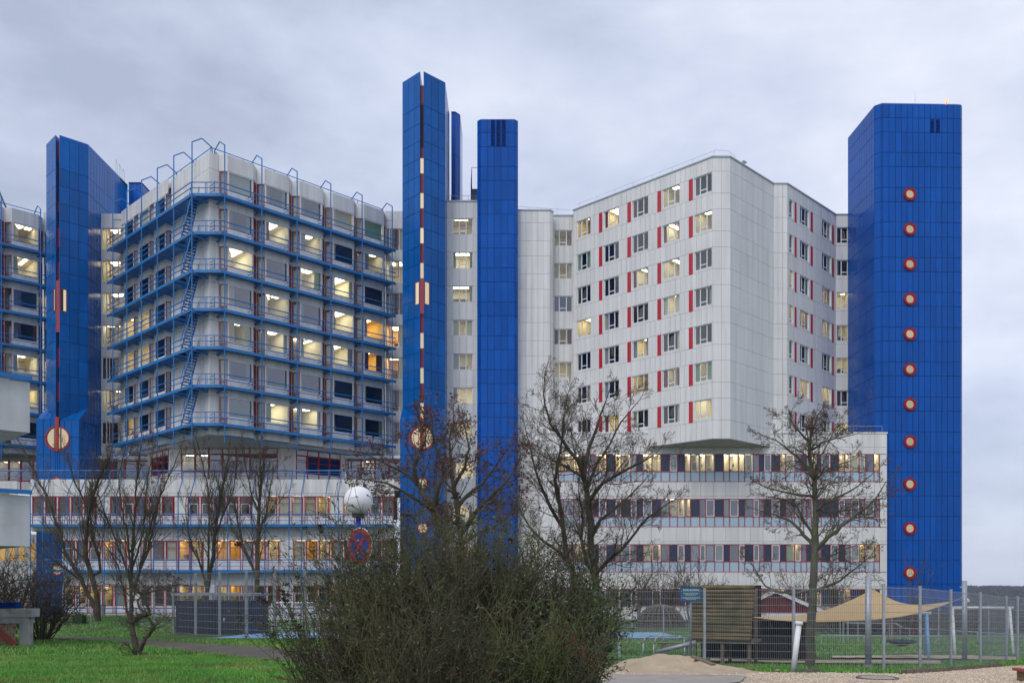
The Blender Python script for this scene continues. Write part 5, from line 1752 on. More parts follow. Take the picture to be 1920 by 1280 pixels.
tree('bare_tree', 'bushy vase-shaped bare tree with many upright trunks behind the twisted tree', 67.0, [
    (.32, .22, [(246, 1165, 0), (246, 1130, 0), (245, 1100, 0)]),
    (.20, .08, [(245, 1100, 0), (247, 1050, .3), (252, 980, .5), (255, 915, .5), (262, 850, .5)]),
    (.17, .07, [(246, 1110, 0), (262, 1070, -.4), (275, 1010, -.8), (292, 950, -1), (318, 890, -1), (335, 850, -1)]),
    (.15, .06, [(244, 1090, 0), (230, 1045, .8), (212, 1000, 1.2), (195, 960, 1.4), (182, 920, 1.5)]),
    (.14, .06, [(246, 1080, 0), (240, 1010, -.8), (228, 950, -1.2), (222, 890, -1.2), (235, 840, -1.2)]),
    (.13, .05, [(258, 1080, 0), (275, 1040, .5), (288, 985, .8), (300, 930, 1), (305, 880, 1)]),
    (.12, .05, [(250, 1060, 0), (268, 1000, -1), (272, 940, -1.4), (280, 880, -1.4), (290, 835, -1.4)]),
    (.12, .05, [(240, 1150, 0), (232, 1110, .6), (222, 1060, 1), (210, 1040, 1.2), (178, 990, 1.4)])], FAR, 32, kids=7, klen=2.8, group=GL, thin=.68)
tree('bare_tree', 'bare tree rising from behind the grey shed', 69.0, [
    (.30, .15, [(387, 1160, 0), (388, 1110, 0), (392, 1085, 0), (398, 1050, 0), (402, 1010, .3), (408, 960, .5), (420, 900, .6), (428, 860, .6)]),
    (.16, .06, [(388, 1110, 0), (384, 1085, .5), (376, 1060, .6), (362, 1030, .8), (352, 990, .8), (348, 950, .8)]),
    (.15, .06, [(392, 1085, 0), (391, 1030, -.8), (392, 970, -1), (390, 915, -1), (380, 870, -1), (372, 835, -1)]),
    (.12, .05, [(402, 1010, .3), (418, 965, 1), (436, 925, 1.2), (442, 880, 1.2)])], FAR, 33, kids=8, klen=2.7, group=GL, thin=.68)
tree('bare_tree', 'rightmost bare tree before the left podium, forked low, right of the grey shed', 66.0, [
    (.32, .16, [(481, 1172, 0), (481, 1110, 0), (483, 1060, 0), (484, 1000, .2), (486, 945, .4), (490, 900, .5), (488, 850, .5)]),
    (.17, .07, [(481, 1085, 0), (468, 1050, .4), (455, 1020, .6), (446, 980, .8), (440, 945, .9), (425, 900, 1)]),
    (.12, .05, [(484, 1000, .2), (500, 960, -.6), (506, 920, -.8), (512, 880, -.8)]),
    (.10, .05, [(484, 960, .3), (470, 920, -.8), (462, 880, -1), (458, 850, -1)])], FAR, 34, kids=8, klen=2.6, group=GL, thin=.68)

# small twisted tree on the lawn
TW = dict(nseg=[4, 3, 3, 2], nch=[5, 4, 3], jit=.26, up=.01, t0=.15, ang=(30, 75), ratio=.55, rmin=.006, start=.85, start2=.55)
tree('twisted_tree', 'small gnarled tree with a looping trunk standing on the lawn', 31.5, [
    (.19, .11, [(255, 1232, 0), (257, 1218, 0), (253, 1200, 0), (248, 1180, .1), (246, 1165, .15)]),
    (.10, .06, [(246, 1168, .15), (256, 1160, .1), (267, 1152, 0), (275, 1152, 0), (279, 1152, 0), (276, 1135, 0), (268, 1118, .1), (262, 1112, .1)]),
    (.11, .06, [(260, 1222, 0), (266, 1210, -.1), (272, 1195, -.2), (283, 1183, -.2), (290, 1172, -.2), (282, 1162, -.1), (275, 1158, 0)]),
    (.06, .02, [(275, 1150, 0), (262, 1140, .3), (258, 1125, .5), (268, 1112, .6), (285, 1100, .6), (310, 1098, .5)]),
    (.045, .02, [(262, 1112, .1), (285, 1108, -.3), (310, 1102, -.4), (335, 1095, -.4)]),
    (.045, .02, [(262, 1112, .1), (245, 1104, .3), (225, 1098, .5), (210, 1095, .5)]),
    (.07, .05, [(256, 1228, 0), (249, 1221, -.12)])], TW, 41, 'bark_dark', kids=16, klen=1.05, thin=.85)

# large bare tree right of centre
BIG = dict(nseg=[5, 4, 3, 2], nch=[6, 5, 3], jit=.12, up=.05, t0=.2, ang=(25, 55), ratio=.58, rmin=.0048, start=.4)
tree('bare_tree', 'big spreading two-trunked bare tree in front of the link wing right of the bush', 33.0, [
    (.23, .15, [(1122, 1200, 0), (1121, 1130, 0), (1116, 1080, 0), (1108, 1030, 0), (1110, 985, 0), (1103, 940, 0), (1095, 895, .1)]),
    (.20, .12, [(1074, 1200, .8), (1075, 1110, .8), (1075, 1075, .8), (1062, 1040, .9), (1056, 990, 1), (1048, 940, 1)]),
    (.11, .03, [(1095, 895, .1), (1100, 860, .1), (1112, 820, .4), (1125, 780, .6), (1140, 740, .8)]),
    (.10, .03, [(1095, 900, .1), (1082, 860, -.3), (1055, 825, -.6), (1032, 795, -.8), (1022, 760, -.9), (1020, 720, -.9)]),
    (.10, .03, [(1103, 940, 0), (1130, 905, -.4), (1165, 885, -.7), (1205, 865, -.9), (1230, 850, -1)]),
    (.10, .03, [(1116, 1075, 0), (1140, 1050, -.6), (1165, 1030, -1), (1190, 1000, -1.2), (1215, 970, -1.3), (1250, 945, -1.4)]),
    (.09, .03, [(1108, 1010, 0), (1125, 975, .6), (1150, 955, .9), (1180, 930, 1.2), (1205, 905, 1.3)]),
    (.09, .03, [(1048, 940, 1), (1040, 900, 1.3), (1050, 850, 1.5), (1058, 800, 1.6), (1062, 750, 1.7)]),
    (.10, .03, [(1072, 1060, .8), (1050, 1035, .4), (1020, 1015, 0), (995, 990, -.2), (980, 965, -.3)]),
    (.09, .03, [(1056, 990, 1), (1032, 950, .6), (1012, 905, .4), (998, 860, .3), (988, 815, .3)]),
    (.07, .025, [(1095, 895, .1), (1070, 880, .5), (1040, 865, .8), (1010, 850, 1)]),
    (.10, .04, [(1116, 1085, 0), (1100, 1055, .9), (1090, 1010, 1.2), (1092, 960, 1.4), (1085, 920, 1.5)]),
    (.08, .03, [(1100, 920, 0), (1118, 870, .8), (1145, 830, 1), (1165, 790, 1.2), (1190, 760, 1.2)])], BIG, 51, 'bark_dark', kids=14, klen=1.55, leaves=800, leafsize=.07)
# seed-laden tree behind the bush
SEED = dict(nseg=[5, 4, 3, 2], nch=[5, 4, 3], jit=.13, up=.05, t0=.2, ang=(25, 58), ratio=.58, rmin=.0046, start=.5)
tree('seed_tree', 'mossy tree hung with red-brown seed clusters behind the tangled bush', 27.0, [
    (.20, .12, [(842, 1190, 0), (845, 1090, 0), (835, 1010, 0), (820, 975, 0)]),
    (.12, .035, [(820, 975, 0), (806, 945, .2), (788, 915, .4), (765, 890, .6), (735, 875, .8), (710, 862, .9)]),
    (.11, .03, [(822, 980, 0), (818, 930, -.4), (832, 890, -.6), (822, 850, -.8), (812, 815, -.9), (800, 790, -1)]),
    (.10, .03, [(780, 905, .4), (778, 870, .3), (790, 840, .2), (800, 815, .2)]),
    (.08, .03, [(818, 960, 0), (788, 940, -.7), (755, 920, -1), (725, 905, -1.1), (695, 900, -1.2)])], SEED, 61, 'bark_dark', kids=13, klen=1.3, leaves=3000, leafsize=.085)
tree('seed_tree', 'second seed-laden tree reaching over the narrow blue shaft, behind the bush', 29.0, [
    (.19, .12, [(868, 1200, 0), (868, 1090, 0), (866, 1020, 0), (858, 960, 0)]),
    (.11, .03, [(858, 960, 0), (852, 920, 0), (846, 870, .3), (842, 825, .4), (850, 790, .4)]),
    (.11, .03, [(864, 1000, 0), (885, 970, -.5), (905, 945, -.8), (930, 920, -1), (955, 895, -1.1), (968, 870, -1.1)]),
    (.09, .03, [(858, 950, 0), (880, 925, .6), (905, 905, .9), (925, 880, 1), (945, 850, 1)]),
    (.07, .03, [(852, 910, 0), (872, 875, -.3), (880, 840, -.5), (872, 800, -.5)]),
    (.08, .03, [(866, 1020, 0), (895, 1000, .7), (930, 985, 1), (960, 960, 1)])], SEED, 62, 'bark_dark', kids=13, klen=1.3, leaves=3000, leafsize=.085)
# single-stemmed tree at the playground fence
RT_ = dict(nseg=[4, 3, 3, 2], nch=[6, 5, 3], jit=.16, up=.035, t0=.15, ang=(28, 62), ratio=.58, rmin=.0040, start=.55)
tree('fence_tree', 'straight mossy bare tree growing at the playground fence before the right podium', 24.4, [
    (.17, .035, [(1515, 1246, 0), (1519, 1200, 0), (1522, 1150, 0), (1524, 1100, 0), (1527, 1040, 0), (1528, 990, 0), (1528, 940, 0), (1527, 900, 0), (1518, 860, 0), (1519, 830, 0), (1524, 805, 0), (1533, 778, 0)]),
    (.075, .02, [(1527, 1033, 0), (1520, 1015, .1), (1500, 993, .3), (1480, 975, .4), (1455, 965, .5), (1420, 955, .6)]),
    (.085, .02, [(1530, 1030, 0), (1545, 1015, -.2), (1570, 995, -.4), (1592, 975, -.5), (1620, 955, -.6), (1645, 930, -.6), (1660, 905, -.6)]),
    (.065, .02, [(1525, 1110, 0), (1545, 1100, .2), (1575, 1088, .4), (1600, 1068, .5), (1625, 1048, .6)]),
    (.05, .015, [(1523, 1105, 0), (1490, 1112, .2), (1455, 1108, .3), (1435, 1098, .4), (1420, 1075, .4), (1405, 1050, .4)]),
    (.05, .015, [(1528, 930, 0), (1500, 928, -.3), (1470, 922, -.5), (1440, 915, -.6), (1420, 905, -.6)]),
    (.055, .015, [(1528, 960, 0), (1545, 945, -.3), (1575, 930, -.5), (1610, 910, -.6), (1640, 885, -.6)]),
    (.05, .015, [(1522, 890, 0), (1505, 865, .4), (1480, 845, .5), (1455, 825, .6), (1430, 815, .6)]),
    (.045, .012, [(1527, 900, 0), (1545, 885, .3), (1570, 872, .5), (1600, 862, .6)]),
    (.045, .012, [(1519, 845, 0), (1540, 830, -.4), (1565, 822, -.5), (1600, 815, -.6)]),
    (.04, .012, [(1526, 900, 0), (1535, 860, -.5), (1550, 835, -.6), (1568, 800, -.7)]),
    (.04, .012, [(1519, 830, 0), (1500, 810, -.3), (1485, 790, -.4), (1470, 782, -.4)]),
    (.05, .015, [(1526, 1010, 0), (1510, 980, .6), (1495, 950, .8), (1470, 935, 1), (1440, 930, 1)]),
    (.04, .012, [(1527, 950, 0), (1548, 960, .7), (1570, 958, 1.0), (1600, 955, 1.2), (1625, 965, 1.2)]),
    (.04, .012, [(1526, 1050, 0), (1550, 1045, .6), (1580, 1030, .9), (1610, 1020, 1)])], RT_, 71, 'bark_grey', kids=16, klen=.88)

# --- shrubs
def shrub(name, label, px, Y, h, spread, nst, seed, leafn=0, leafmat='shrub_leaf', leafsize=.05, stemmat='shrub_stem', base_r=.5, rst=.011, rmin=.003,
          lean=(5, 48), seeds=0, berries=0, twigs=7, tl=.55, group=None, cat='shrub', up=.05, asp=.36):
    q = random.Random(seed)
    X = xat(px, Y)
    base = Vector((X, Y, float(gz(X, Y))))
    T = Thing(name, label, cat, base, group)
    stems, tw, pts = [], [], []
    tops = []
    for s in range(nst):
        az = q.uniform(0, 2 * math.pi); ln = math.radians(q.uniform(*lean))
        p = Vector((math.cos(az) * base_r * q.random(), math.sin(az) * base_r * q.random(), 0))
        p.z = float(gz(X + p.x, Y + p.y)) - base.z - .05
        d = Vector((math.cos(az) * math.sin(ln) * spread, math.sin(az) * math.sin(ln) * spread * .8, math.cos(ln))).normalized()
        L = h * q.uniform(.55, 1.12)
        n = 9
        r_ = rst * q.uniform(.6, 1.3)
        for i in range(n):
            d = (d + Vector((q.gauss(0, .09), q.gauss(0, .09), q.gauss(0, .05) - (.03 if i > 5 else -.02)))).normalized()
            p2 = p + d * (L / n)
            ra = max(rmin, r_ * (1 - .8 * i / n)); rb_ = max(rmin, r_ * (1 - .8 * (i + 1) / n))
            stems.append((*p, *p2, ra, rb_))
            if i >= 2:
                for c in range(max(1, twigs // 4)):
                    cd = rand_dir(q, d, math.radians(q.uniform(20, 65)))
                    pp = p.lerp(p2, q.random()); ll = tl * q.uniform(.4, 1.2)
                    for k in range(3):
                        cd = (cd + Vector((q.gauss(0, .16), q.gauss(0, .16), q.gauss(0, .1) + up))).normalized()
                        pq = pp + cd * ll / 3
                        tw.append((*pp, *pq, rmin * 1.3, rmin))
                        pts.append((pp, pq))
                        if q.random() < .5:
                            e = rand_dir(q, cd, math.radians(q.uniform(30, 60)))
                            pe = pq + e * ll * .35
                            tw.append((*pq, *pe, rmin, rmin * .8)); pts.append((pq, pe))
                        pp = pq
            p = p2
        tops.append(p)
    ob('stems', tubes('stems', stems, 4, stemmat), T.o)
    o = ob('twigs', tubes('twigs', tw, 3, stemmat), T.o); o['kind'] = 'stuff'
    rg = np.random.default_rng(seed)
    if leafn:
        idx = rg.integers(0, len(pts), leafn); t = rg.random(leafn)[:, None]
        A_ = np.array([tuple(a) for a, b in pts])[idx]; B_ = np.array([tuple(b) for a, b in pts])[idx]
        P = A_ * (1 - t) + B_ * t
        o = ob('leaves', leaf_mesh('leaves', P, leafsize, leafmat, seed, asp, .1), T.o); o['kind'] = 'stuff'
    if seeds:
        P = []
        for k in range(seeds):
            c = tops[rg.integers(0, len(tops))]
            P.append(np.array(tuple(c))[None] + rg.normal(0, .022, (26, 3)) * np.array([1, 1, .7]))
        o = ob('seed_heads', leaf_mesh('seed_heads', np.concatenate(P), .035, 'seed_head', seed, .8), T.o); o['kind'] = 'stuff'
    if berries:
        mb = MB()
        for k in range(berries):
            t = k / berries
            c = Vector((q.gauss(0, .10) + t * .55 - .05, -1.05 + q.gauss(0, .05), (1.35 - t * .5) + q.gauss(0, .06)))
            mb.sphere(c, .011, 6, 4)
        o = T.build_local('berries', mb, 'berry') if hasattr(T, 'build_local') else ob('berries', mb.mesh('berries', 'berry'), T.o)
        o['kind'] = 'stuff'
    return T
GB = 'tangled shrubs of the foreground thicket'
shrub('tangled_shrub', 'tall tangled shrub with dull olive leaves in the middle of the thicket', 815, 12.6, 2.95, 1.0, 200, 81, 15000, 'shrub_leaf', .055, base_r=.7, lean=(1, 30), twigs=8, seeds=12, group=GB, rst=.013)
shrub('tangled_shrub', 'thin-leaved shrub spreading left from the thicket below the no-stopping sign', 648, 12.0, 1.95, 1.0, 120, 82, 4000, 'shrub_leaf', .06, base_r=.4, lean=(2, 36), twigs=6, seeds=26, group=GB, rst=.013)
shrub('tangled_shrub', 'shrub of bare arching stems between the leafy ones in the thicket', 915, 13.2, 2.65, 1.0, 190, 83, 9000, 'shrub_leaf', .05, base_r=.6, lean=(2, 30), twigs=8, group=GB)
shrub('evergreen_shrub', 'dense dark evergreen shrub at the right end of the thicket with red berries', 1040, 13.0, 2.0, .9, 220, 84, 21000, 'evergreen_leaf', .062, base_r=.42, lean=(2, 30), twigs=8, berries=110, group=GB, asp=.42, tl=.42)
shrub('tangled_shrub', 'wispy shrub with black seed heads rising behind the globe lamp', 730, 15.6, 3.0, .9, 120, 85, 4200, 'shrub_leaf', .055, base_r=.8, lean=(2, 32), twigs=6, seeds=60, group=GB)
shrub('tangled_shrub', 'low green-stemmed shrub at the front of the thicket by the bottom edge', 790, 10.9, 1.75, 1.0, 150, 86, 5200, 'shrub_leaf', .05, base_r=.7, lean=(4, 36), twigs=7, group=GB)
shrub('tangled_shrub', 'low twiggy shrub at the bottom edge below the red berries', 975, 11.2, 1.55, 1.0, 140, 87, 7000, 'evergreen_leaf', .05, base_r=.55, lean=(4, 34), twigs=7, group=GB)
shrub('thorn_bush', 'broad dark thorn bush standing right behind the low wall at the left edge', 80, 48.0, 4.3, 1.2, 60, 91, 5200, 'shrub_leaf', .08, 'twig', .45, .03, .010, (4, 48), twigs=9, tl=.95, up=-.02)
shrub('thorn_bush', 'thorn bush overhanging the low wall, cut off by the left edge', -25, 45.0, 4.9, 1.2, 70, 92, 5600, 'shrub_leaf', .08, 'twig', .5, .03, .010, (8, 52), twigs=10, tl=.95, up=-.02)
for i, (px, Y, h) in enumerate(((1150, 76, 4.2), (1195, 78, 5.0), (1228, 77, 5.4), (1262, 79, 4.6), (1295, 80, 5.5), (1565, 80, 4.5), (1500, 79, 5.0), (1325, 79, 3.6))):
    shrub('young_tree', ['leftmost slim young tree before the foot of the right podium', 'slim young tree second from the left before the right podium',
                         'young tree third from the left before the right podium', 'slim young tree left of the teal notice board', 'tall young tree directly behind the teal notice board',
                         'young tree right of the fence tree before the right podium', 'young tree just left of the fence tree, far back', 'low young tree behind the log screen'][i],
          px, Y, h, .7, 10, 100 + i, 260, 'dead_leaf', .12, 'twig', .5, .035, .014, (2, 28), twigs=8, tl=1.3, group='young trees before the right podium', cat='tree')
shrub('young_tree', 'thin young tree against the foot of the plain blue tower', 1716, 60, 4.9, .6, 9, 121, 0, stemmat='twig', base_r=.2, rst=.035, rmin=.012, lean=(2, 26), twigs=7, tl=1.2, cat='tree')
for i, (px, Y, h, lab) in enumerate(((1700, 56, 1.7, 'low brown hedge shrub behind the basket swing'), (1760, 57, 1.8, 'low brown hedge shrub behind the right swing legs'), (1830, 58, 2.0, 'dark hedge shrub below the nearer distant globe lamp'),
                                     (1885, 60, 2.0, 'hedge shrub at the right edge of the playground'), (1620, 57, 1.9, 'hedge shrub behind the thick sail pole'), (1575, 58, 2.2, 'hedge shrub right of the red hut'))):
    shrub('hedge_shrub', lab, px, Y, h, 1.5, 70, 140 + i, 2600, 'shrub_leaf', .12, 'twig', 1.2, .02, .009, (5, 60), twigs=8, tl=.6, group='hedge shrubs at the back of the playground')

# ================================================================== FOREGROUND THINGS
def gpt(px, Y):
    x = xat(px, Y); return Vector((x, Y, float(gz(x, Y))))

# globe lamp in the thicket and the sign on its post
P = gpt(672, 14.4)
sl = Thing('street_lamp', 'white globe lamp on a blue post rising out of the thicket', 'street lamp', P)
zg = zat(938, 14.4)
mb = MB(); mb.tube(P, (P.x, P.y, zg - .22), .042, .042, 14); sl.build('post', mb, 'lamp_blue', True)
mb = MB(); mb.tube((P.x, P.y, zg - .27), (P.x, P.y, zg - .2), .10, .10, 18); sl.build('collar', mb, 'seal')
mb = MB(); mb.sphere((P.x, P.y, zg), .232, 36, 22); sl.build('globe', mb, 'globe_white', True)
zs = zat(1024, 14.3)
sg = Thing('no_stopping_sign', 'round red and blue no-stopping sign with a red cross on the lamp post', 'traffic sign', (P.x + .04, P.y - .10, zs))
RZ = math.radians(-41)
def disc_part(T, nm, r, y, mat, parent=None, th=.012):
    m = MB(); m.annulus(.0005, r, y, y + th, 48)
    o = ob(nm, m.mesh(nm, mat), T.o); o.rotation_euler = (0, 0, RZ); return o
disc_part(sg, 'plate', .305, .0, 'galvanised')
disc_part(sg, 'white_edge', .300, -.006, 'white_paint', th=.005)
disc_part(sg, 'red_field', .290, -.011, 'sign_red', th=.004)
disc_part(sg, 'blue_field', .215, -.016, 'sign_blue', th=.004)
for a in (45, -45):
    m = MB(); m.box((0, 0, 0), (.43, .004, .055))
    o = ob('red_bar', m.mesh('red_bar', 'sign_red'), sg.o, (0.018 * math.sin(RZ), -.019 * math.cos(RZ) - (.004 if a > 0 else 0), 0)); o.rotation_euler = (0, math.radians(a), RZ)
m = MB(); m.box((0, .04, .1), (.09, .10, .03)); m.box((0, .04, -.1), (.09, .10, .03)); ob('clamp', m.mesh('clamp', 'galvanised'), sg.o)

# small far globe lamps
for (px, py, Y, lab) in ((1418, 1104, 74, 'small globe lamp peeping over the log screen'), (1812, 1127, 62, 'globe lamp at the right foot of the plain blue tower'), (1858.5, 1152.5, 75, 'farthest globe lamp, low by the horizon right of the plain blue tower')):
    p = gpt(px, Y); T = Thing('street_lamp', lab, 'street lamp', p, 'globe lamps')
    z = zat(py, Y)
    m = MB(); m.tube(p, (p.x, p.y, z - .2), .06, .06, 8); T.build('post', m, 'lamp_blue', True)
    m = MB(); m.sphere((p.x, p.y, z), .23, 18, 12); T.build('globe', m, 'globe_white', True)

# ------------------------------------------------------------------ fences
def wire_panel(T, a, b, h, dv=.05, dh=.2, r=.0032, lift=.05, rh=.0042):
    """welded mesh between two posts"""
    a, b = Vector(a), Vector(b); L = (b - a).length
    segs = []
    n = int(L / dv)
    for i in range(1, n):
        p = a.lerp(b, i / n)
        segs.append((p.x, p.y, p.z + lift, p.x, p.y, p.z + h - .02, r, r))
    k = int((h - lift) / dh)
    for j in range(k + 1):
        z = lift + (h - .06 - lift) * j / k
        segs.append((a.x, a.y, a.z + z, b.x, b.y, b.z + z, rh, rh))
    S_ = np.array(segs); S_[:, :3] -= np.array(T.loc); S_[:, 3:6] -= np.array(T.loc)
    o = ob('wire_mesh', tubes('wire_mesh', S_, 4, 'fence_wire'), T.o); o['kind'] = 'stuff'

def post(T, p, h, w=.06, d=.04, mat='galvanised', rz=0.0):
    m = MB(); m.box((p.x, p.y, p.z + h / 2 - .03), (w, d, h + .06), rz); m.box((p.x, p.y, p.z + h + .012), (w + .012, d + .012, .02), rz)
    for q in range(6):
        m.box((p.x, p.y - d / 2 - .008, p.z + .25 + q * (h - .4) / 5), (w * .5, .016, .05), rz)
    T.build('post', m, mat)

pf = Thing('playground_fence', 'galvanised welded-mesh fence around the playground, cornering at the right', 'fence', gpt(1488, 24.2))
FH = 2.2
fp = [(1005, 27.4), (1161, 26.35), (1321, 25.3), (1488, 24.15), (1657, 22.95)]
PP = [gpt(a, b) for a, b in fp]
rp = [(1725, 23.75), (1783, 25.7), (1838, 27.3), (1887, 30.0)]
PR_ = [gpt(a, b) for a, b in rp]
# match the photographed post feet: the ground is nearly level along the fence
for p in PP[1:] + PR_:
    post(pf, p, FH, .065, .045)
for a, b in zip(PP[:-1], PP[1:]):
    wire_panel(pf, a, b, FH)
for a, b in zip([PP[-1]] + PR_[:-1], PR_):
    wire_panel(pf, a, b, FH, rh=.006)
e = gpt(1960, 33.0)
post(pf, e, FH); wire_panel(pf, PR_[-1], e, FH, rh=.006)
e2 = gpt(1908, 30.8); post(pf, e2, FH, .08, .05)
# back fence on the far side of the playground
bf = Thing('back_fence', 'low mesh fence across the far side of the playground', 'fence', gpt(1500, 47))
BPs = [gpt(px, 47.5) for px in (1185, 1244, 1430, 1590, 1672, 1760, 1854, 1950)]
for p in BPs:
    post(bf, p, 1.9, .06, .04)
for a, b in zip(BPs[:-1], BPs[1:]):
    wire_panel(bf, a, b, 1.9, dv=.1, r=.004, rh=.006)
# tall ball court fence
cf_ = Thing('ball_court_fence', 'tall grey mesh fence around the blue ball court in front of the shed', 'fence', gpt(420, 54))
cp_ = [(325, 59.0), (367, 56.6), (412, 54.3), (462, 52.0), (515, 50.0), (572, 48.0), (640, 46.6), (720, 46.0), (810, 46.0), (900, 46.4), (990, 47)]
CP = [gpt(a, b) for a, b in cp_]
for p in CP:
    post(cf_, p, 3.9, .16, .10, 'pole_grey')
for a, b in zip(CP[:-1], CP[1:]):
    wire_panel(cf_, a, b, 3.9, dv=.2, dh=.42, r=.003, rh=.009)
bk_ = [gpt(a, b) for a, b in ((265, 66), (289, 63.5))]
for p in bk_:
    post(cf_, p, 3.6, .13, .08, 'pole_grey')
wire_panel(cf_, bk_[0], bk_[1], 3.6, dv=.3, dh=.42, r=.006, rh=.012); wire_panel(cf_, bk_[1], CP[0], 3.6, dv=.3, dh=.42, r=.006, rh=.012)

# football goal
g0, g1 = gpt(510, 54), gpt(592, 54)
gl_ = Thing('football_goal', 'white football goal with net on the ball court left of the thicket', 'goal', (g0 + g1) / 2)
for p in (g0, g1):
    m = MB(); m.tube(p, (p.x, p.y, p.z + 2.05), .05, n=8); gl_.build('upright', m, 'white_paint')
    m = MB(); m.path([(p.x, p.y, p.z + 2.03), (p.x, p.y + .7, p.z + 1.7), (p.x, p.y + 1.2, p.z)], .03, 6); gl_.build('back_stay', m, 'white_paint')
m = MB(); m.tube((g0.x, g0.y, g0.z + 2.05), (g1.x, g1.y, g1.z + 2.05), .05, n=8); gl_.build('crossbar', m, 'white_paint')
segs = []
for i in range(23):
    t = i / 22; x = g0.x + (g1.x - g0.x) * t
    segs += [(x, g0.y + .7, g0.z + 1.7, x, g0.y + 1.2, g0.z, .007, .007), (x, g0.y, g0.z + 2.03, x, g0.y + .7, g0.z + 1.7, .007, .007)]
for j in range(14):
    t = j / 13; segs.append((g0.x, g0.y + .7 + .5 * t, g0.z + 1.7 * (1 - t), g1.x, g0.y + .7 + .5 * t, g0.z + 1.7 * (1 - t), .007, .007))
S_ = np.array(segs); S_[:, :3] -= np.array(gl_.loc); S_[:, 3:6] -= np.array(gl_.loc)
o = ob('net', tubes('net', S_, 3, 'white_paint'), gl_.o); o['kind'] = 'stuff'

# grey shed
s0, s1 = gpt(329, 58.5), gpt(470, 57.0)
z0 = min(s0.z, s1.z) - .1; H_ = 2.75
sd = Thing('equipment_shed', 'dark blue-grey ribbed shed with a translucent strip under its roof behind the court fence', 'shed', ((s0 + s1) / 2))
SF = Face(s0.x, s0.y, s1.x, s1.y)
nb = 26
ud = (.60 * SF.L, .82 * SF.L)
for i in range(nb):
    a, b = SF.L * i / nb, SF.L * (i + 1) / nb
    if ud[0] <= a < ud[1] - .05:
        continue
    sd.box('board', SF.pt((a + b) / 2, .03, z0 + (H_ - .5) / 2), (SF.L / nb - .02, .05, H_ - .5), 'shed_grey', SF.rz)
m = MB(); m.box(SF.pt(SF.L / 2, 1.1, z0 + (H_ - .5) / 2), (SF.L - .02, 2.0, H_ - .5), SF.rz); sd.build('body', m, 'shed_grey')
ua0 = SF.L * math.ceil(ud[0] / SF.L * nb) / nb
d_ = sd.part('door', box_mesh('shed_grey'), SF.pt((ua0 + ud[1]) / 2 + .02, .04, z0 + (H_ - .55) / 2), SF.rz, (ud[1] - ua0 - .02, .04, H_ - .6))
m = MB(); m.box((0, 0, 0), (.05, .03, .22)); m.box((.07, -.04, .03), (.17, .03, .03))
hd = ob('handle', m.mesh('handle', 'white_paint'), sd.o, SF.pt(ua0 + .2, -.01, z0 + 1.05) - sd.loc, SF.rz)
for i in range(8):
    a, b = SF.L * i / 8, SF.L * (i + 1) / 8
    sd.box('light_strip', SF.pt((a + b) / 2, .05, z0 + H_ - .33), (SF.L / 8 - .04, .03, .28), 'glass_blue', SF.rz)
m = MB(); m.box(SF.pt(SF.L / 2, 1.0, z0 + H_ - .09), (SF.L + .3, 2.5, .16), SF.rz)
for i in range(9):
    m.box(SF.pt(SF.L * i / 8, .05, z0 + H_ - .33), (.05, .06, .32), SF.rz)
sd.build('roof', m, 'pole_grey')

# hydrant marker, clipped hedge, litter bin
p = gpt(171, 62)
hm = Thing('hydrant_marker', 'small white plate lettered H in red on a grey stake on the lawn', 'sign', p)
m = MB(); m.tube(p, (p.x, p.y, p.z + 1.05), .045, n=8); hm.build('stake', m, 'pole_grey')
m = MB(); m.box((p.x, p.y - .06, p.z + 1.28), (.30, .03, .34)); hm.build('plate', m, 'white_paint')
m = MB()
for dx in (-.07, .07):
    m.box((p.x + dx, p.y - .082, p.z + 1.28), (.035, .012, .2))
m.box((p.x, p.y - .082, p.z + 1.28), (.11, .012, .035))
for dz in (-.155, .155):
    m.box((p.x, p.y - .080, p.z + 1.28 + dz), (.29, .008, .018))
for dx in (-.137, .137):
    m.box((p.x + dx, p.y - .080, p.z + 1.28), (.018, .008, .29))
hm.build('letter', m, 'sign_red')
p = gpt(149, 66)
rg = np.random.default_rng(8)
hb = Thing('clipped_hedge', 'small dark green hedge clipped into a block left of the leftmost bare tree', 'hedge', p)
m = MB(); m.box((p.x, p.y, p.z + .3), (.7, .7, .66)); hb.build('core', m, 'evergreen_leaf')
Pp = rg.uniform(-1, 1, (3000, 3)) * np.array([.42, .42, .38]); Pp[:, 2] += .38
o = ob('leaves', leaf_mesh('leaves', Pp, .07, 'evergreen_leaf', 8, .5), hb.o); o['kind'] = 'stuff'
p = gpt(192, 76)
lb_ = Thing('litter_bin', 'grey litter bin beside the trunk of the leftmost bare tree', 'bin', p)
m = MB(); m.tube((p.x, p.y, p.z), (p.x, p.y, p.z + .95), .24, .27, 14); lb_.build('drum', m, 'pole_grey')
m = MB(); m.tube((p.x, p.y, p.z + .95), (p.x, p.y, p.z + 1.0), .3, .28, 14); lb_.build('lid', m, 'shed_grey')

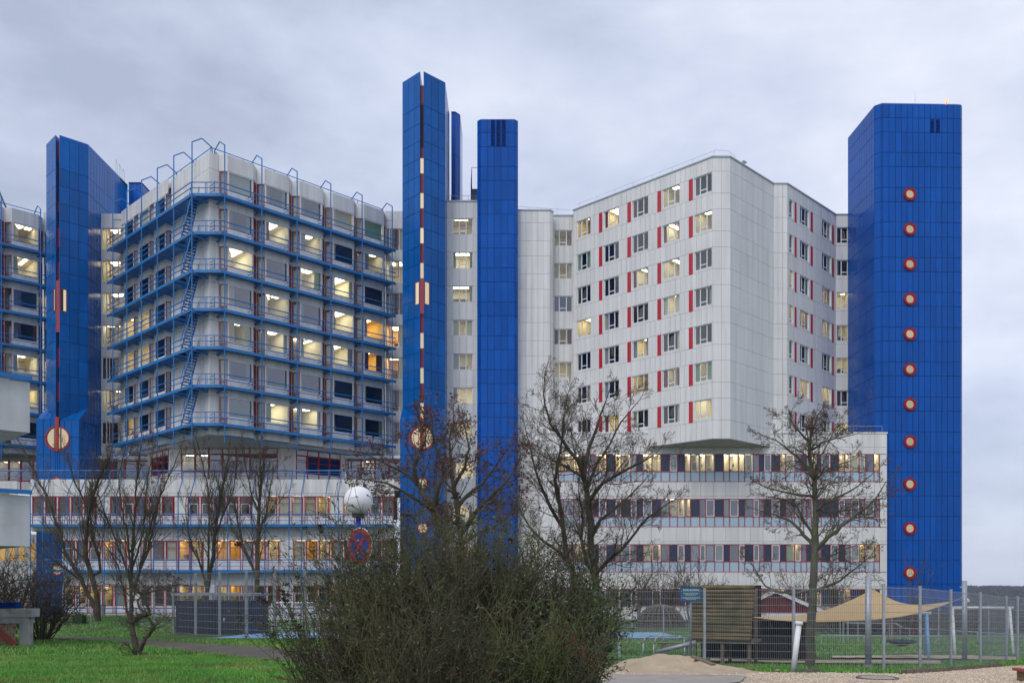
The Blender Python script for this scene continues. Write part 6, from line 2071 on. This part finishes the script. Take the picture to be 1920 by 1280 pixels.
# ------------------------------------------------------------------ concrete stair house cut by the left edge
YC = 38.0
xr = xat(56, YC)
cs = Thing('concrete_stair_house', 'pale weathered concrete slabs of a stair house cut off by the left edge', 'building', (xr - 7, YC, float(gz(xr - 7, YC))))
for (pa, pb) in ((717, 811), (929, 1024)):
    za, zb_ = zat(pa, YC), zat(pb, YC)
    m = MB(); m.prism([(xr, YC), (xr - 5, YC + 5), (xr - 14, YC - 4), (xr - 9, YC - 9)], zb_, za); cs.build('parapet', m, 'concrete')
    m = MB(); m.beam((xr + .15, YC - .15, za + .13), (xr - 8.9, YC - 9.2, za + .13), .2, .17); cs.build('blue_channel', m, 'blue_steel')
    m = MB(); m.beam((xr - .6, YC - .5, za + .02), (xr - 8.9, YC - 8.8, za + .02), .1, .06); cs.build('flashing', m, 'coping')
m = MB(); m.prism([(xr - 5, YC - 1.5), (xr - 8, YC + 1.5), (xr - 11, YC - 1.5), (xr - 8, YC - 4.5)], float(gz(xr - 8, YC)) - .6, 12); cs.build('core_wall', m, 'concrete')
cs.finish()
# low wall with brick steps
YW = 40.5
zw = float(gz(-22, YW))
xw = xat(52, YW)
lwl = Thing('low_wall', 'low concrete wall with a capstone and brick steps at the left edge', 'wall', (-23.5, YW, zw))
m = MB(); m.box2((-28, YW, zat(1156, YW)), (xw + .18, YW + .7, zat(1141, YW))); lwl.build('capstone', m, 'old_concrete')
m = MB(); m.box2((-28, YW + .06, zat(1168, YW)), (xw, YW + .6, zat(1156, YW))); lwl.build('wall', m, 'old_concrete')
m = MB(); m.box2((xw - .42, YW + .08, zw - .3), (xw - .02, YW + .5, zat(1168, YW))); lwl.build('pier', m, 'old_concrete')
for j in range(7):
    for i in range(14):
        xb_ = xw - .75 - i * .27 - (j % 2) * .13
        if xb_ < -27:
            continue
        lwl.box('brick', (xb_, YW + .15 + j * .02, zw + .04 + j * .155), (.25, .14, .14), 'brick')
m = MB(); m.beam((xw - .5, YW + .0, zw + .05), (xw - 1.9, YW + .0, zw + 1.05), .12, .22); lwl.build('stringer', m, 'planter_red')
m = MB(); m.box2((-28, YW + .3, zat(1140, YW) + .01), (xat(22, YW), YW + .8, zat(1129, YW))); lwl.build('blue_channel', m, 'blue_dark')

# ------------------------------------------------------------------ playground
# log screen on posts
q0, q1 = gpt(1293, 28.2), gpt(1412, 27.4)
lg = Thing('log_screen', 'raised play hut walled with stacked half-round logs behind the mesh fence', 'play hut', ((q0 + q1) / 2))
LFc = Face(q0.x, q0.y, q1.x, q1.y)
zt = zat(1097, 27.8); zb_ = zat(1200, 27.8)
mb = MB()
n = 10
vs = [(-.5, math.cos(2 * math.pi * i / n), math.sin(2 * math.pi * i / n)) for i in range(n)] + [(.5, math.cos(2 * math.pi * i / n), math.sin(2 * math.pi * i / n)) for i in range(n)]
mb.add(vs, [(i, (i + 1) % n, n + (i + 1) % n, n + i) for i in range(n)] + [tuple(range(n - 1, -1, -1)), tuple(range(n, 2 * n))])
logm = mb.mesh('log', 'log_wood', True)
NL = 14; lh = (zt - zb_) / NL
for i in range(NL):
    t = i / (NL - 1)
    c = LFc.pt(LFc.L / 2 + (t - .5) * .1, .12 - .1 * t, zb_ + lh * (i + .5))
    lg.part('log', logm, c, LFc.rz, (LFc.L * (.95 + .05 * t), .06, lh / 2 * 1.02))
m = MB()
for u in (.12, LFc.L * .5, LFc.L - .15):
    for d in (.25, 1.5):
        p = LFc.pt(u, d); m.tube((p.x, p.y, float(gz(p.x, p.y)) - .1), (p.x, p.y, zt - .1), .06, n=8)
lg.build('posts', m, 'old_wood')
m = MB(); m.box(LFc.pt(LFc.L / 2, .9, zb_ - .05), (LFc.L, 1.5, .08), LFc.rz); lg.build('deck', m, 'old_wood')
m = MB(); m.box(LFc.pt(LFc.L / 2, 1.6, (zb_ + zt) / 2), (LFc.L, .06, zt - zb_), LFc.rz); m.box(LFc.pt(LFc.L / 2, 1.65, zb_ - .4), (LFc.L, .05, .6), LFc.rz); lg.build('back_wall', m, 'hut_dark')  # lower dark sheet added for the shade under the deck
# red hut
r0, r1 = gpt(1414, 31), gpt(1541, 31)
hut = Thing('red_hut', 'small dark red gabled play hut with white bargeboards behind the fence tree', 'play hut', ((r0 + r1) / 2 + Vector((0, .8, 0))))
HY = 31.0
apex = world_at(1453, 1107, HY); el = world_at(1410, 1127, HY); er = world_at(1546, 1147, HY)
ze = zat(1149, HY)
n = 14
for i in range(n):
    xa = el.x + .1 + (er.x - .1 - el.x - .1) * i / n; xb_ = el.x + .1 + (er.x - .1 - el.x - .1) * (i + 1) / n
    def roofz(x):
        return apex.z + (el.z - apex.z) * (apex.x - x) / (apex.x - el.x) if x < apex.x else apex.z + (er.z - apex.z) * (x - apex.x) / (er.x - apex.x)
    za, zb2 = max(ze + .02, roofz(xa) - .04), max(ze + .02, roofz(xb_) - .04)
    g_ = .008
    m = MB(); m.add([(xa + g_, HY, ze), (xb_ - g_, HY, ze), (xb_ - g_, HY, zb2), (xa + g_, HY, za), (xa + g_, HY + .05, ze), (xb_ - g_, HY + .05, ze), (xb_ - g_, HY + .05, zb2), (xa + g_, HY + .05, za)],
                   [(0, 1, 2, 3), (7, 6, 5, 4), (0, 4, 5, 1), (1, 5, 6, 2), (2, 6, 7, 3), (3, 7, 4, 0)])
    hut.build('gable_board', m, 'hut_red')
for a, b in ((el, apex), (apex, er)):
    m = MB(); m.beam((a.x, HY - .06, a.z), (b.x, HY - .06, b.z), .05, .13); hut.build('bargeboard', m, 'white_paint')
    m = MB()
    m.add([(a.x, HY - .1, a.z + .07), (b.x, HY - .1, b.z + .07), (b.x, HY + 2, b.z + .07), (a.x, HY + 2, a.z + .07)], [(0, 1, 2, 3)])
    hut.build('roof', m, 'hut_red')
m = MB(); m.box2((el.x + .1, HY - .05, ze - .14), (er.x - .2, HY + .05, ze)); hut.build('fascia', m, 'white_paint')
zgd = float(gz(r0.x, HY)) - .1
m = MB(); m.box2((el.x + .15, HY + 1.7, zgd), (er.x - .6, HY + 1.8, ze)); m.box2((el.x + .15, HY + .1, zgd), (el.x + .2, HY + 1.7, ze)); m.box2((er.x - .66, HY + .1, zgd), (er.x - .6, HY + 1.7, ze)); m.box2((el.x + .2, HY + .1, ze - .1), (er.x - .66, HY + 1.7, ze - .02)); hut.build('wall', m, 'hut_dark')
for i in range(9):
    x = el.x + .25 + i * (er.x - el.x - 1.0) / 8
    hut.box('slat', (x, HY + .06, (zgd + zgd + 1.0) / 2), (.16, .03, 1.0), 'hut_dark')
# shade sail with its two poles
pa = gpt(1628, 24.3); pb = gpt(1808.5, 27.5)
for p, py, r_, lab in ((pa, 1080, .085, 'thick galvanised sail pole behind the corner of the mesh fence'), (pb, 1088, .075, 'thick galvanised sail pole before the right edge of the blue tower')):
    T = Thing('sail_pole', lab, 'pole', p, 'poles of the shade sail')
    m = MB(); m.tube(p, (p.x, p.y, zat(py, p.y)), r_, r_ * .95, 16); T.build('shaft', m, 'galvanised', True)
    m = MB(); m.box((p.x, p.y, p.z + .02), (.5, .3, .04)); m.tube((p.x, p.y, p.z + .04), (p.x, p.y, p.z + .12), .13, .12, 14); T.build('foot_plate', m, 'pole_grey')
    m = MB(); m.tube((p.x + .1, p.y, zat(py + 12, p.y)), (p.x - .12, p.y + .05, zat(py + 12, p.y)), .02, n=6); T.build('hook', m, 'galvanised')
c0 = world_at(1411, 1156, 26.6); c1 = world_at(1637, 1104, 28.0); c2 = world_at(1790, 1126, 27.2)
c2b = world_at(1806, 1118, 27.45)
N = 26
vv, ff, idx = [], [], {}
cen = (c0 + c1 + c2) / 3
for i in range(N + 1):
    for j in range(N + 1 - i):
        a, b = i / N, j / N
        c_ = 1 - a - b                              # weights of right corner, apex and left corner
        p = c2 * a + c1 * b + c0 * c_
        # the two upper edges are cut hollow, the long front edge hangs in a slack curve
        hl_ = 4 * b * c_ * (1 - a) ** 2 * .10 + 4 * a * b * (1 - c_) ** 2 * .10
        p = p.lerp(cen, hl_)
        p.z -= 4 * b * c_ * (1 - a) ** 3 * .26 + 4 * a * b * (1 - c_) ** 3 * .24
        p.z -= 4 * a * c_ * .30 * (1 - b) + .012 * math.sin(11 * a + 5 * b)
        p.y -= 4 * a * c_ * .9 * (1 - b)
        idx[(i, j)] = len(vv); vv.append(tuple(p))
for i in range(N):
    for j in range(N - i):
        ff.append((idx[(i, j)], idx[(i + 1, j)], idx[(i, j + 1)]))
        if j < N - i - 1:
            ff.append((idx[(i + 1, j)], idx[(i + 1, j + 1)], idx[(i, j + 1)]))
ss = Thing('shade_sail', 'tan shade sail stretched over the playground between hut and poles', 'shade sail', (c0 + c2) / 2)
m = MB(); m.add(vv, ff); o = ss.build('cloth', m, 'sail_cloth', True)
md = o.modifiers.new('thickness', 'SOLIDIFY'); md.thickness = .012
m = MB(); m.tube(c2, c2b, .010, n=5); m.tube(c1, (pa.x, pa.y, zat(1092, pa.y)), .010, n=5); ss.build('tether', m, 'galvanised')
# swings
def swing(lab, pxs, Y, top_py, mat, basket, topmat='white_paint'):
    base = gpt((pxs[0] + pxs[1]) / 2, Y)
    T = Thing('swing', lab, 'swing', base, 'playground swings')
    zt = zat(top_py, Y)
    for px in pxs:
        x = xat(px, Y)
        for s in (-1, 1):
            g_ = float(gz(x + s * .35, Y + s * .8))
            m = MB(); m.tube((x + s * .32, Y + s * .85, g_), (x + s * .02, Y + s * .05, zt), .055, .05, 10); T.build('leg', m, mat, True)
    m = MB(); m.tube((xat(pxs[0], Y) - .1, Y, zt), (xat(pxs[1], Y) + .15, Y, zt), .06, n=10); T.build('crossbar', m, topmat, True)
    xc = xat((pxs[0] + pxs[1]) / 2 + 5, Y); zb = float(gz(xc, Y)) + .45
    if basket:
        m = MB()
        for i in range(20):
            a, b = 2 * math.pi * i / 20, 2 * math.pi * (i + 1) / 20
            m.tube((xc + .5 * math.cos(a), Y + .5 * math.sin(a), zb + .2), (xc + .5 * math.cos(b), Y + .5 * math.sin(b), zb + .2), .045, n=6)
        T.build('basket_rim', m, 'rubber', True)
        m = MB(); 
        for k in range(5):
            r_a, r_b = .5 * (1 - k / 5), .5 * (1 - (k + 1) / 5)
            z_a, z_b = zb + .2 - .2 * math.sin(k / 5 * 1.57), zb + .2 - .2 * math.sin((k + 1) / 5 * 1.57)
            for i in range(16):
                a, b = 2 * math.pi * i / 16, 2 * math.pi * (i + 1) / 16
                m.quad((xc + r_a * math.cos(a), Y + r_a * math.sin(a), z_a), (xc + r_a * math.cos(b), Y + r_a * math.sin(b), z_a), (xc + r_b * math.cos(b), Y + r_b * math.sin(b), z_b), (xc + r_b * math.cos(a), Y + r_b * math.sin(a), z_b))
        T.build('basket', m, 'rubber', True)
        m = MB()
        for s in (-1, 1):
            for t in (-1, 1):
                m.tube((xc + s * .35, Y + t * .35, zb + .2), (xc + s * .42, Y, zt), .012, n=5)
        T.build('rope', m, 'planter_red')
    else:
        m = MB(); m.box((xc, Y, zb), (.5, .2, .05)); T.build('seat', m, 'rubber')
        m = MB()
        for s in (-1, 1):
            m.tube((xc + s * .22, Y, zb), (xc + s * .22, Y, zt), .01, n=5)
        T.build('chain', m, 'galvanised')
swing('basket swing on light blue splayed legs under the tan sail', (1631, 1738), 34.0, 1149, 'swing_blue', True)
swing('swing on plain white splayed legs right of the blue-legged one', (1786, 1893), 36.0, 1139, 'white_paint', False)
# handrails of the ramp behind
for (pl, Y, lab) in (([(1540, 1190), (1700, 1191), (1920, 1193)], 44, 'long white handrail low across the back of the playground'), ([(1575, 1160), (1585, 1167), (1680, 1168), (1695, 1177), (1780, 1181), (1920, 1190)], 46, 'stepped white ramp handrail behind the swings')):
    W = [world_at(a, b, Y) for a, b in pl]
    T = Thing('handrail', lab, 'railing', (W[0].x, Y, float(gz(W[0].x, Y))), 'white ramp handrails')
    m = MB(); m.path(W, .026, 8); T.build('rail', m, 'galvanised', True)
    for k in range(9):
        t = k / 8 * (len(W) - 1); i = min(int(t), len(W) - 2); p = W[i].lerp(W[i + 1], t - i)
        m = MB(); m.tube((p.x, p.y, float(gz(p.x, p.y)) - .05), p, .02, n=6); T.build('upright', m, 'galvanised')
# teal notice board
Yb = 25.9
bp = gpt(1295, Yb)
nb_ = Thing('notice_board', 'teal playground notice board lettered Kinderspielplatz on a grey post', 'sign', bp)
m = MB(); m.tube((bp.x, bp.y, bp.z - .05), (bp.x, bp.y, zat(1101, Yb)), .032, n=10); nb_.build('post', m, 'pole_grey', True)
xa, xb_, za, zb_ = xat(1274.5, Yb), xat(1315, Yb), zat(1126.5, Yb), zat(1099.5, Yb)
xc, zc_ = (xa + xb_) / 2, (za + zb_) / 2
w, h = xb_ - xa, zb_ - za
m = MB(); m.box((xc, Yb - .055, zc_), (w, .02, h)); nb_.build('board', m, 'sign_teal')
m = MB()
for s in (-1, 1):
    m.box((xc, Yb - .067, zc_ + s * (h / 2 - .008)), (w, .008, .016)); m.box((xc + s * (w / 2 - .008), Yb - .067, zc_), (.016, .008, h - .034))
nb_.build('rim', m, 'sign_blue')
def lettering(T, body, size, cx, z, y, mat, bold=0.0):
    cu = bpy.data.curves.new('text', 'FONT'); cu.body = body; cu.size = size; cu.align_x = 'CENTER'; cu.offset = bold; cu.extrude = .001
    to = bpy.data.objects.new('text', cu); COL.objects.link(to)
    dg = bpy.context.evaluated_depsgraph_get()
    me = bpy.data.meshes.new_from_object(to.evaluated_get(dg)); bpy.data.objects.remove(to)
    me.materials.append(MATS[mat])
    o = ob('lettering', me, T.o, Vector((cx, y, z)) - T.loc); o.rotation_euler = (math.pi / 2, 0, 0)
    return o
lettering(nb_, 'Kinderspielplatz', .072, xc, zc_ + h * .25, Yb - .068, 'white_paint', .0012)
rq = random.Random(2)
m = MB()
for (zz_, wd) in ((.07, .74), (.02, .60), (-.03, .50), (-.15, .84), (-.20, .74), (-.26, .46)):     # small print, too fine to read
    x = -wd / 2
    while x < wd / 2 - .02:
        l_ = min(rq.uniform(.03, .11), wd / 2 - x)
        m.box((xc + (x + l_ / 2) * w, Yb - .067, zc_ + zz_ * h * 1.3 - .01), (l_ * w * .9, .004, .011)); x += l_ + .018
nb_.build('small_print', m, 'white_paint')
# leaning white pipe, stones at the tree foot, sand pile, boards, hoops, log
p = gpt(1487, 22.2); tp = world_at(1498, 1168, 22.2)
lp = Thing('leaning_pipe', 'white plastic pipe with a cap leaning in front of the fence tree', 'pipe', p)
m = MB(); m.tube((p.x, p.y, p.z - .02), tp, .068, .068, 16); lp.build('tube', m, 'white_paint', True)
d = (tp - p).normalized(); m = MB(); m.tube(tp - d * .03, tp + d * .055, .098, .092, 16); lp.build('cap', m, 'white_paint', True)
for i in range(6):
    q = gpt(1497 + i * 7.4, 22.0)
    o = ob('edging_stone', box_mesh('stone_dark'), None, (q.x, q.y, q.z + .045), RNG.uniform(-.06, .06), (.092, .1, .12))
    o['label'] = 'dark edging stone in the short row at the foot of the fence tree'; o['category'] = 'stone'; o['group'] = 'edging stones at the fence tree'
for i in range(26):
    t = i / 25
    q = ground_px(1694 + 178 * t, 1264.5 - 13.5 * t ** 1.3)
    o = ob('palisade_stone', box_mesh('stone_dark'), None, (q.x, q.y, q.z + .05), RNG.uniform(-.2, .2), (.085, .085, .15))
    o['label'] = 'small palisade stone in the curved edging before the right end of the fence'; o['category'] = 'stone'; o['group'] = 'palisade stones along the gravel'
rg = np.random.default_rng(12)
c = ground_px(1245, 1258)
n = 60
gx = np.linspace(-2.2, 2.4, n); gy_ = np.linspace(-2.0, 2.2, n)
GX, GY = np.meshgrid(gx, gy_)
nz = sum(rg.normal(0, 1) * np.sin(GX * k * 1.3 + rg.uniform(0, 6)) * np.cos(GY * k * 1.1 + rg.uniform(0, 6)) / k for k in range(1, 9))
hgt = .40 * np.exp(-np.abs((GX + .25) / 1.15) ** 2.6 - np.abs(GY / 1.05) ** 2) + .20 * np.exp(-((GX - .85) / .8) ** 2 - ((GY + .1) / .9) ** 2) + .10 * np.exp(-((GX - 1.7) / .7) ** 2 - ((GY + .5) / .7) ** 2)
hgt = hgt * (1 + .13 * nz) + .015 * nz * (hgt > .03)
Zs = gz(GX + c.x, GY + c.y) - c.z + hgt - .035
V = np.stack([GX.ravel(), GY.ravel(), Zs.ravel()], 1); ii = np.arange(n * n).reshape(n, n)
o = ob('sand_pile', np_mesh('sand_pile', V, np.stack([ii[:-1, :-1].ravel(), ii[:-1, 1:].ravel(), ii[1:, 1:].ravel(), ii[1:, :-1].ravel()], 1), 'sand', True), None, c)
o['kind'] = 'stuff'; o['label'] = 'heap of pale sand tipped before the fence beside the thicket'; o['category'] = 'sand pile'
# board on the heap and the peeled log
a, b = world_at(1298, 1231, 20.6), world_at(1338, 1247, 20.2)
bd = Thing('loose_board', 'weathered board lying on the right flank of the sand heap', 'board', a)
m = MB(); m.beam(a + Vector((0, 0, .02)), b + Vector((0, 0, .02)), .17, .035); bd.build('plank', m, 'old_wood')
m = MB(); m.beam(a.lerp(b, .2) + Vector((0, .0, -.03)), a.lerp(b, .24) + Vector((0, .0, -.03)), .2, .05); bd.build('batten', m, 'old_wood')
a, b = world_at(1232, 1221, 27.6), world_at(1305, 1203.5, 27.2)
lo_ = Thing('peeled_log', 'pale peeled log propped up slanting left of the log screen', 'log', a)
m = MB(); m.tube(a, b, .06, .075, 12); lo_.build('stem', m, 'galvanised', True)
m = MB(); m.tube(b, b + (b - a).normalized() * .012, .07, .07, 12); lo_.build('cut_end', m, 'planter_red')
for i, (px, lab) in enumerate(((1206, 'left of two bent steel tube hoops behind the sand heap'), (1226, 'right of two bent steel tube hoops behind the sand heap'))):
    Y = 31.0 - i * .8
    p = gpt(px, Y)
    T = Thing('tube_hoop', lab, 'rack', p, 'tube hoops')
    zt = zat(1191 + i, Y); xe = xat(1284, Y)
    m = MB(); m.path([(p.x, Y, p.z), (p.x, Y, zt - .25), (p.x + .07, Y, zt - .08), (p.x + .25, Y, zt), (xe - .2, Y, zt), (xe - .03, Y, zt - .1), (xe, Y, zt - .3), (xe, Y, p.z)], .026, 8); T.build('tube', m, 'galvanised', True)
    m = MB(); m.box((p.x, Y, p.z + .02), (.14, .14, .03)); m.box((xe, Y, p.z + .02), (.14, .14, .03)); T.build('foot', m, 'pole_grey')
p = gpt(1268, 36)
be = Thing('bench', 'low timber bench left of the log screen', 'bench', p)
m = MB(); m.box((p.x, p.y, p.z + .45), (1.5, .4, .06)); be.build('seat', m, 'old_wood')
for s in (-.5, .5):
    m = MB(); m.box((p.x + s, p.y, p.z + .21), (.12, .34, .44)); be.build('leg', m, 'pole_grey')
# woven willow dome at the podium foot
p = gpt(1238, 70)
wd_ = Thing('willow_dome', 'dark woven willow dome at the foot of the right podium', 'play hut', p)
for k in range(12):
    a = math.pi * k / 12
    m = MB(); pts = []
    for i in range(13):
        t = math.pi * i / 12
        pts.append((p.x + 1.9 * math.cos(t) * math.cos(a), p.y + 1.9 * math.cos(t) * math.sin(a), p.z + 1.75 * math.sin(t)))
    m.path(pts, .06, 5); wd_.build('rib', m, 'old_wood')
m = MB()
for j in range(9):
    h = .1 + j * .19; r_ = 1.9 * math.sqrt(max(0, 1 - (h / 1.75) ** 2))
    m.path([(p.x + r_ * math.cos(t * math.pi / 12), p.y + r_ * math.sin(t * math.pi / 12), p.z + h) for t in range(25)], .07, 4)
o = wd_.build('weave', m, 'bark_dark')
# round manhole cover, brick planter at the right edge
q = ground_px(1645, 1274)
mh = Thing('manhole_cover', 'grey round manhole cover set in the gravel', 'manhole cover', (q.x, q.y, q.z + .04))
m = MB(); m.tube((q.x, q.y, q.z + .03), (q.x, q.y, q.z + .062), .36, .36, 32); mh.build('lid', m, 'asphalt')
m = MB()
for i in range(32):
    a, b = 2 * math.pi * i / 32, 2 * math.pi * (i + 1) / 32
    m.beam((q.x + .41 * math.cos(a), q.y + .41 * math.sin(a), q.z + .05), (q.x + .41 * math.cos(b), q.y + .41 * math.sin(b), q.z + .05), .07, .03)
mh.build('frame', m, 'stone_dark')
q = ground_px(1953, 1284)
pl_ = Thing('raised_planter', 'corner of a raised timber planter with a red rim at the bottom right', 'planter', (q.x + .8, q.y + .3, q.z))
for j in range(2):
    pl_.box('board', (q.x + .75, q.y - .22, q.z + .05 + j * .10), (1.5, .05, .094), 'log_wood')
    pl_.box('board', (q.x + .02, q.y + .35, q.z + .05 + j * .10), (.05, 1.08, .094), 'log_wood')
pl_.box('rim', (q.x + .75, q.y - .22, q.z + .24), (1.6, .16, .06), 'planter_red')
pl_.box('rim', (q.x + .02, q.y + .42, q.z + .24), (.16, 1.1, .058), 'planter_red')
m = MB(); m.box((q.x + .8, q.y + .4, q.z + .12), (1.4, 1.1, .16)); pl_.build('soil', m, 'stone_dark')
# a broken brick and a few stones on the verge
for (px, py, s, mt, lab) in ((1391, 1259, .13, 'brick', 'broken brick lying on the verge right of the sand heap'), (1402, 1259, .10, 'stone_dark', 'left grey cobble beside the broken brick'), (1411, 1259, .09, 'stone_dark', 'right grey cobble beside the broken brick'), (1458, 1261, .10, 'brick', 'flat red brick shard left of the leaning pipe')):
    q = ground_px(px, py)
    m = MB(); rr = random.Random(px)
    m.sphere((0, 0, 0), s * .6, 8, 5, .6)
    m.v = [(v[0] * rr.uniform(.8, 1.25), v[1] * rr.uniform(.8, 1.2), v[2] * rr.uniform(.8, 1.2)) for v in m.v]
    o = ob('cobble', m.mesh('cobble', mt), None, (q.x, q.y, q.z + .07)); o['label'] = lab; o['category'] = 'stone'

# ------------------------------------------------------------------ thin winter haze over the whole place
hz_m = bpy.data.materials.new('haze_air'); hz_m.use_nodes = True
hn, hlk = hz_m.node_tree.nodes, hz_m.node_tree.links
hn.clear()
h_out = hn.new('ShaderNodeOutputMaterial'); h_pv = hn.new('ShaderNodeVolumePrincipled')
h_pv.inputs['Color'].default_value = (0.80, 0.87, 1.0, 1); h_pv.inputs['Density'].default_value = 0.00014; h_pv.inputs['Anisotropy'].default_value = 0.2
hlk.new(h_pv.outputs[0], h_out.inputs['Volume'])
MATS['haze_air'] = hz_m
m = MB(); m.box2((-2700, -80, -60), (2700, 2100, 56))
hzo = ob('haze', m.mesh('haze', 'haze_air')); hzo['kind'] = 'stuff'
hzo['label'] = 'thin bluish winter haze hanging over the whole place'; hzo['category'] = 'haze'
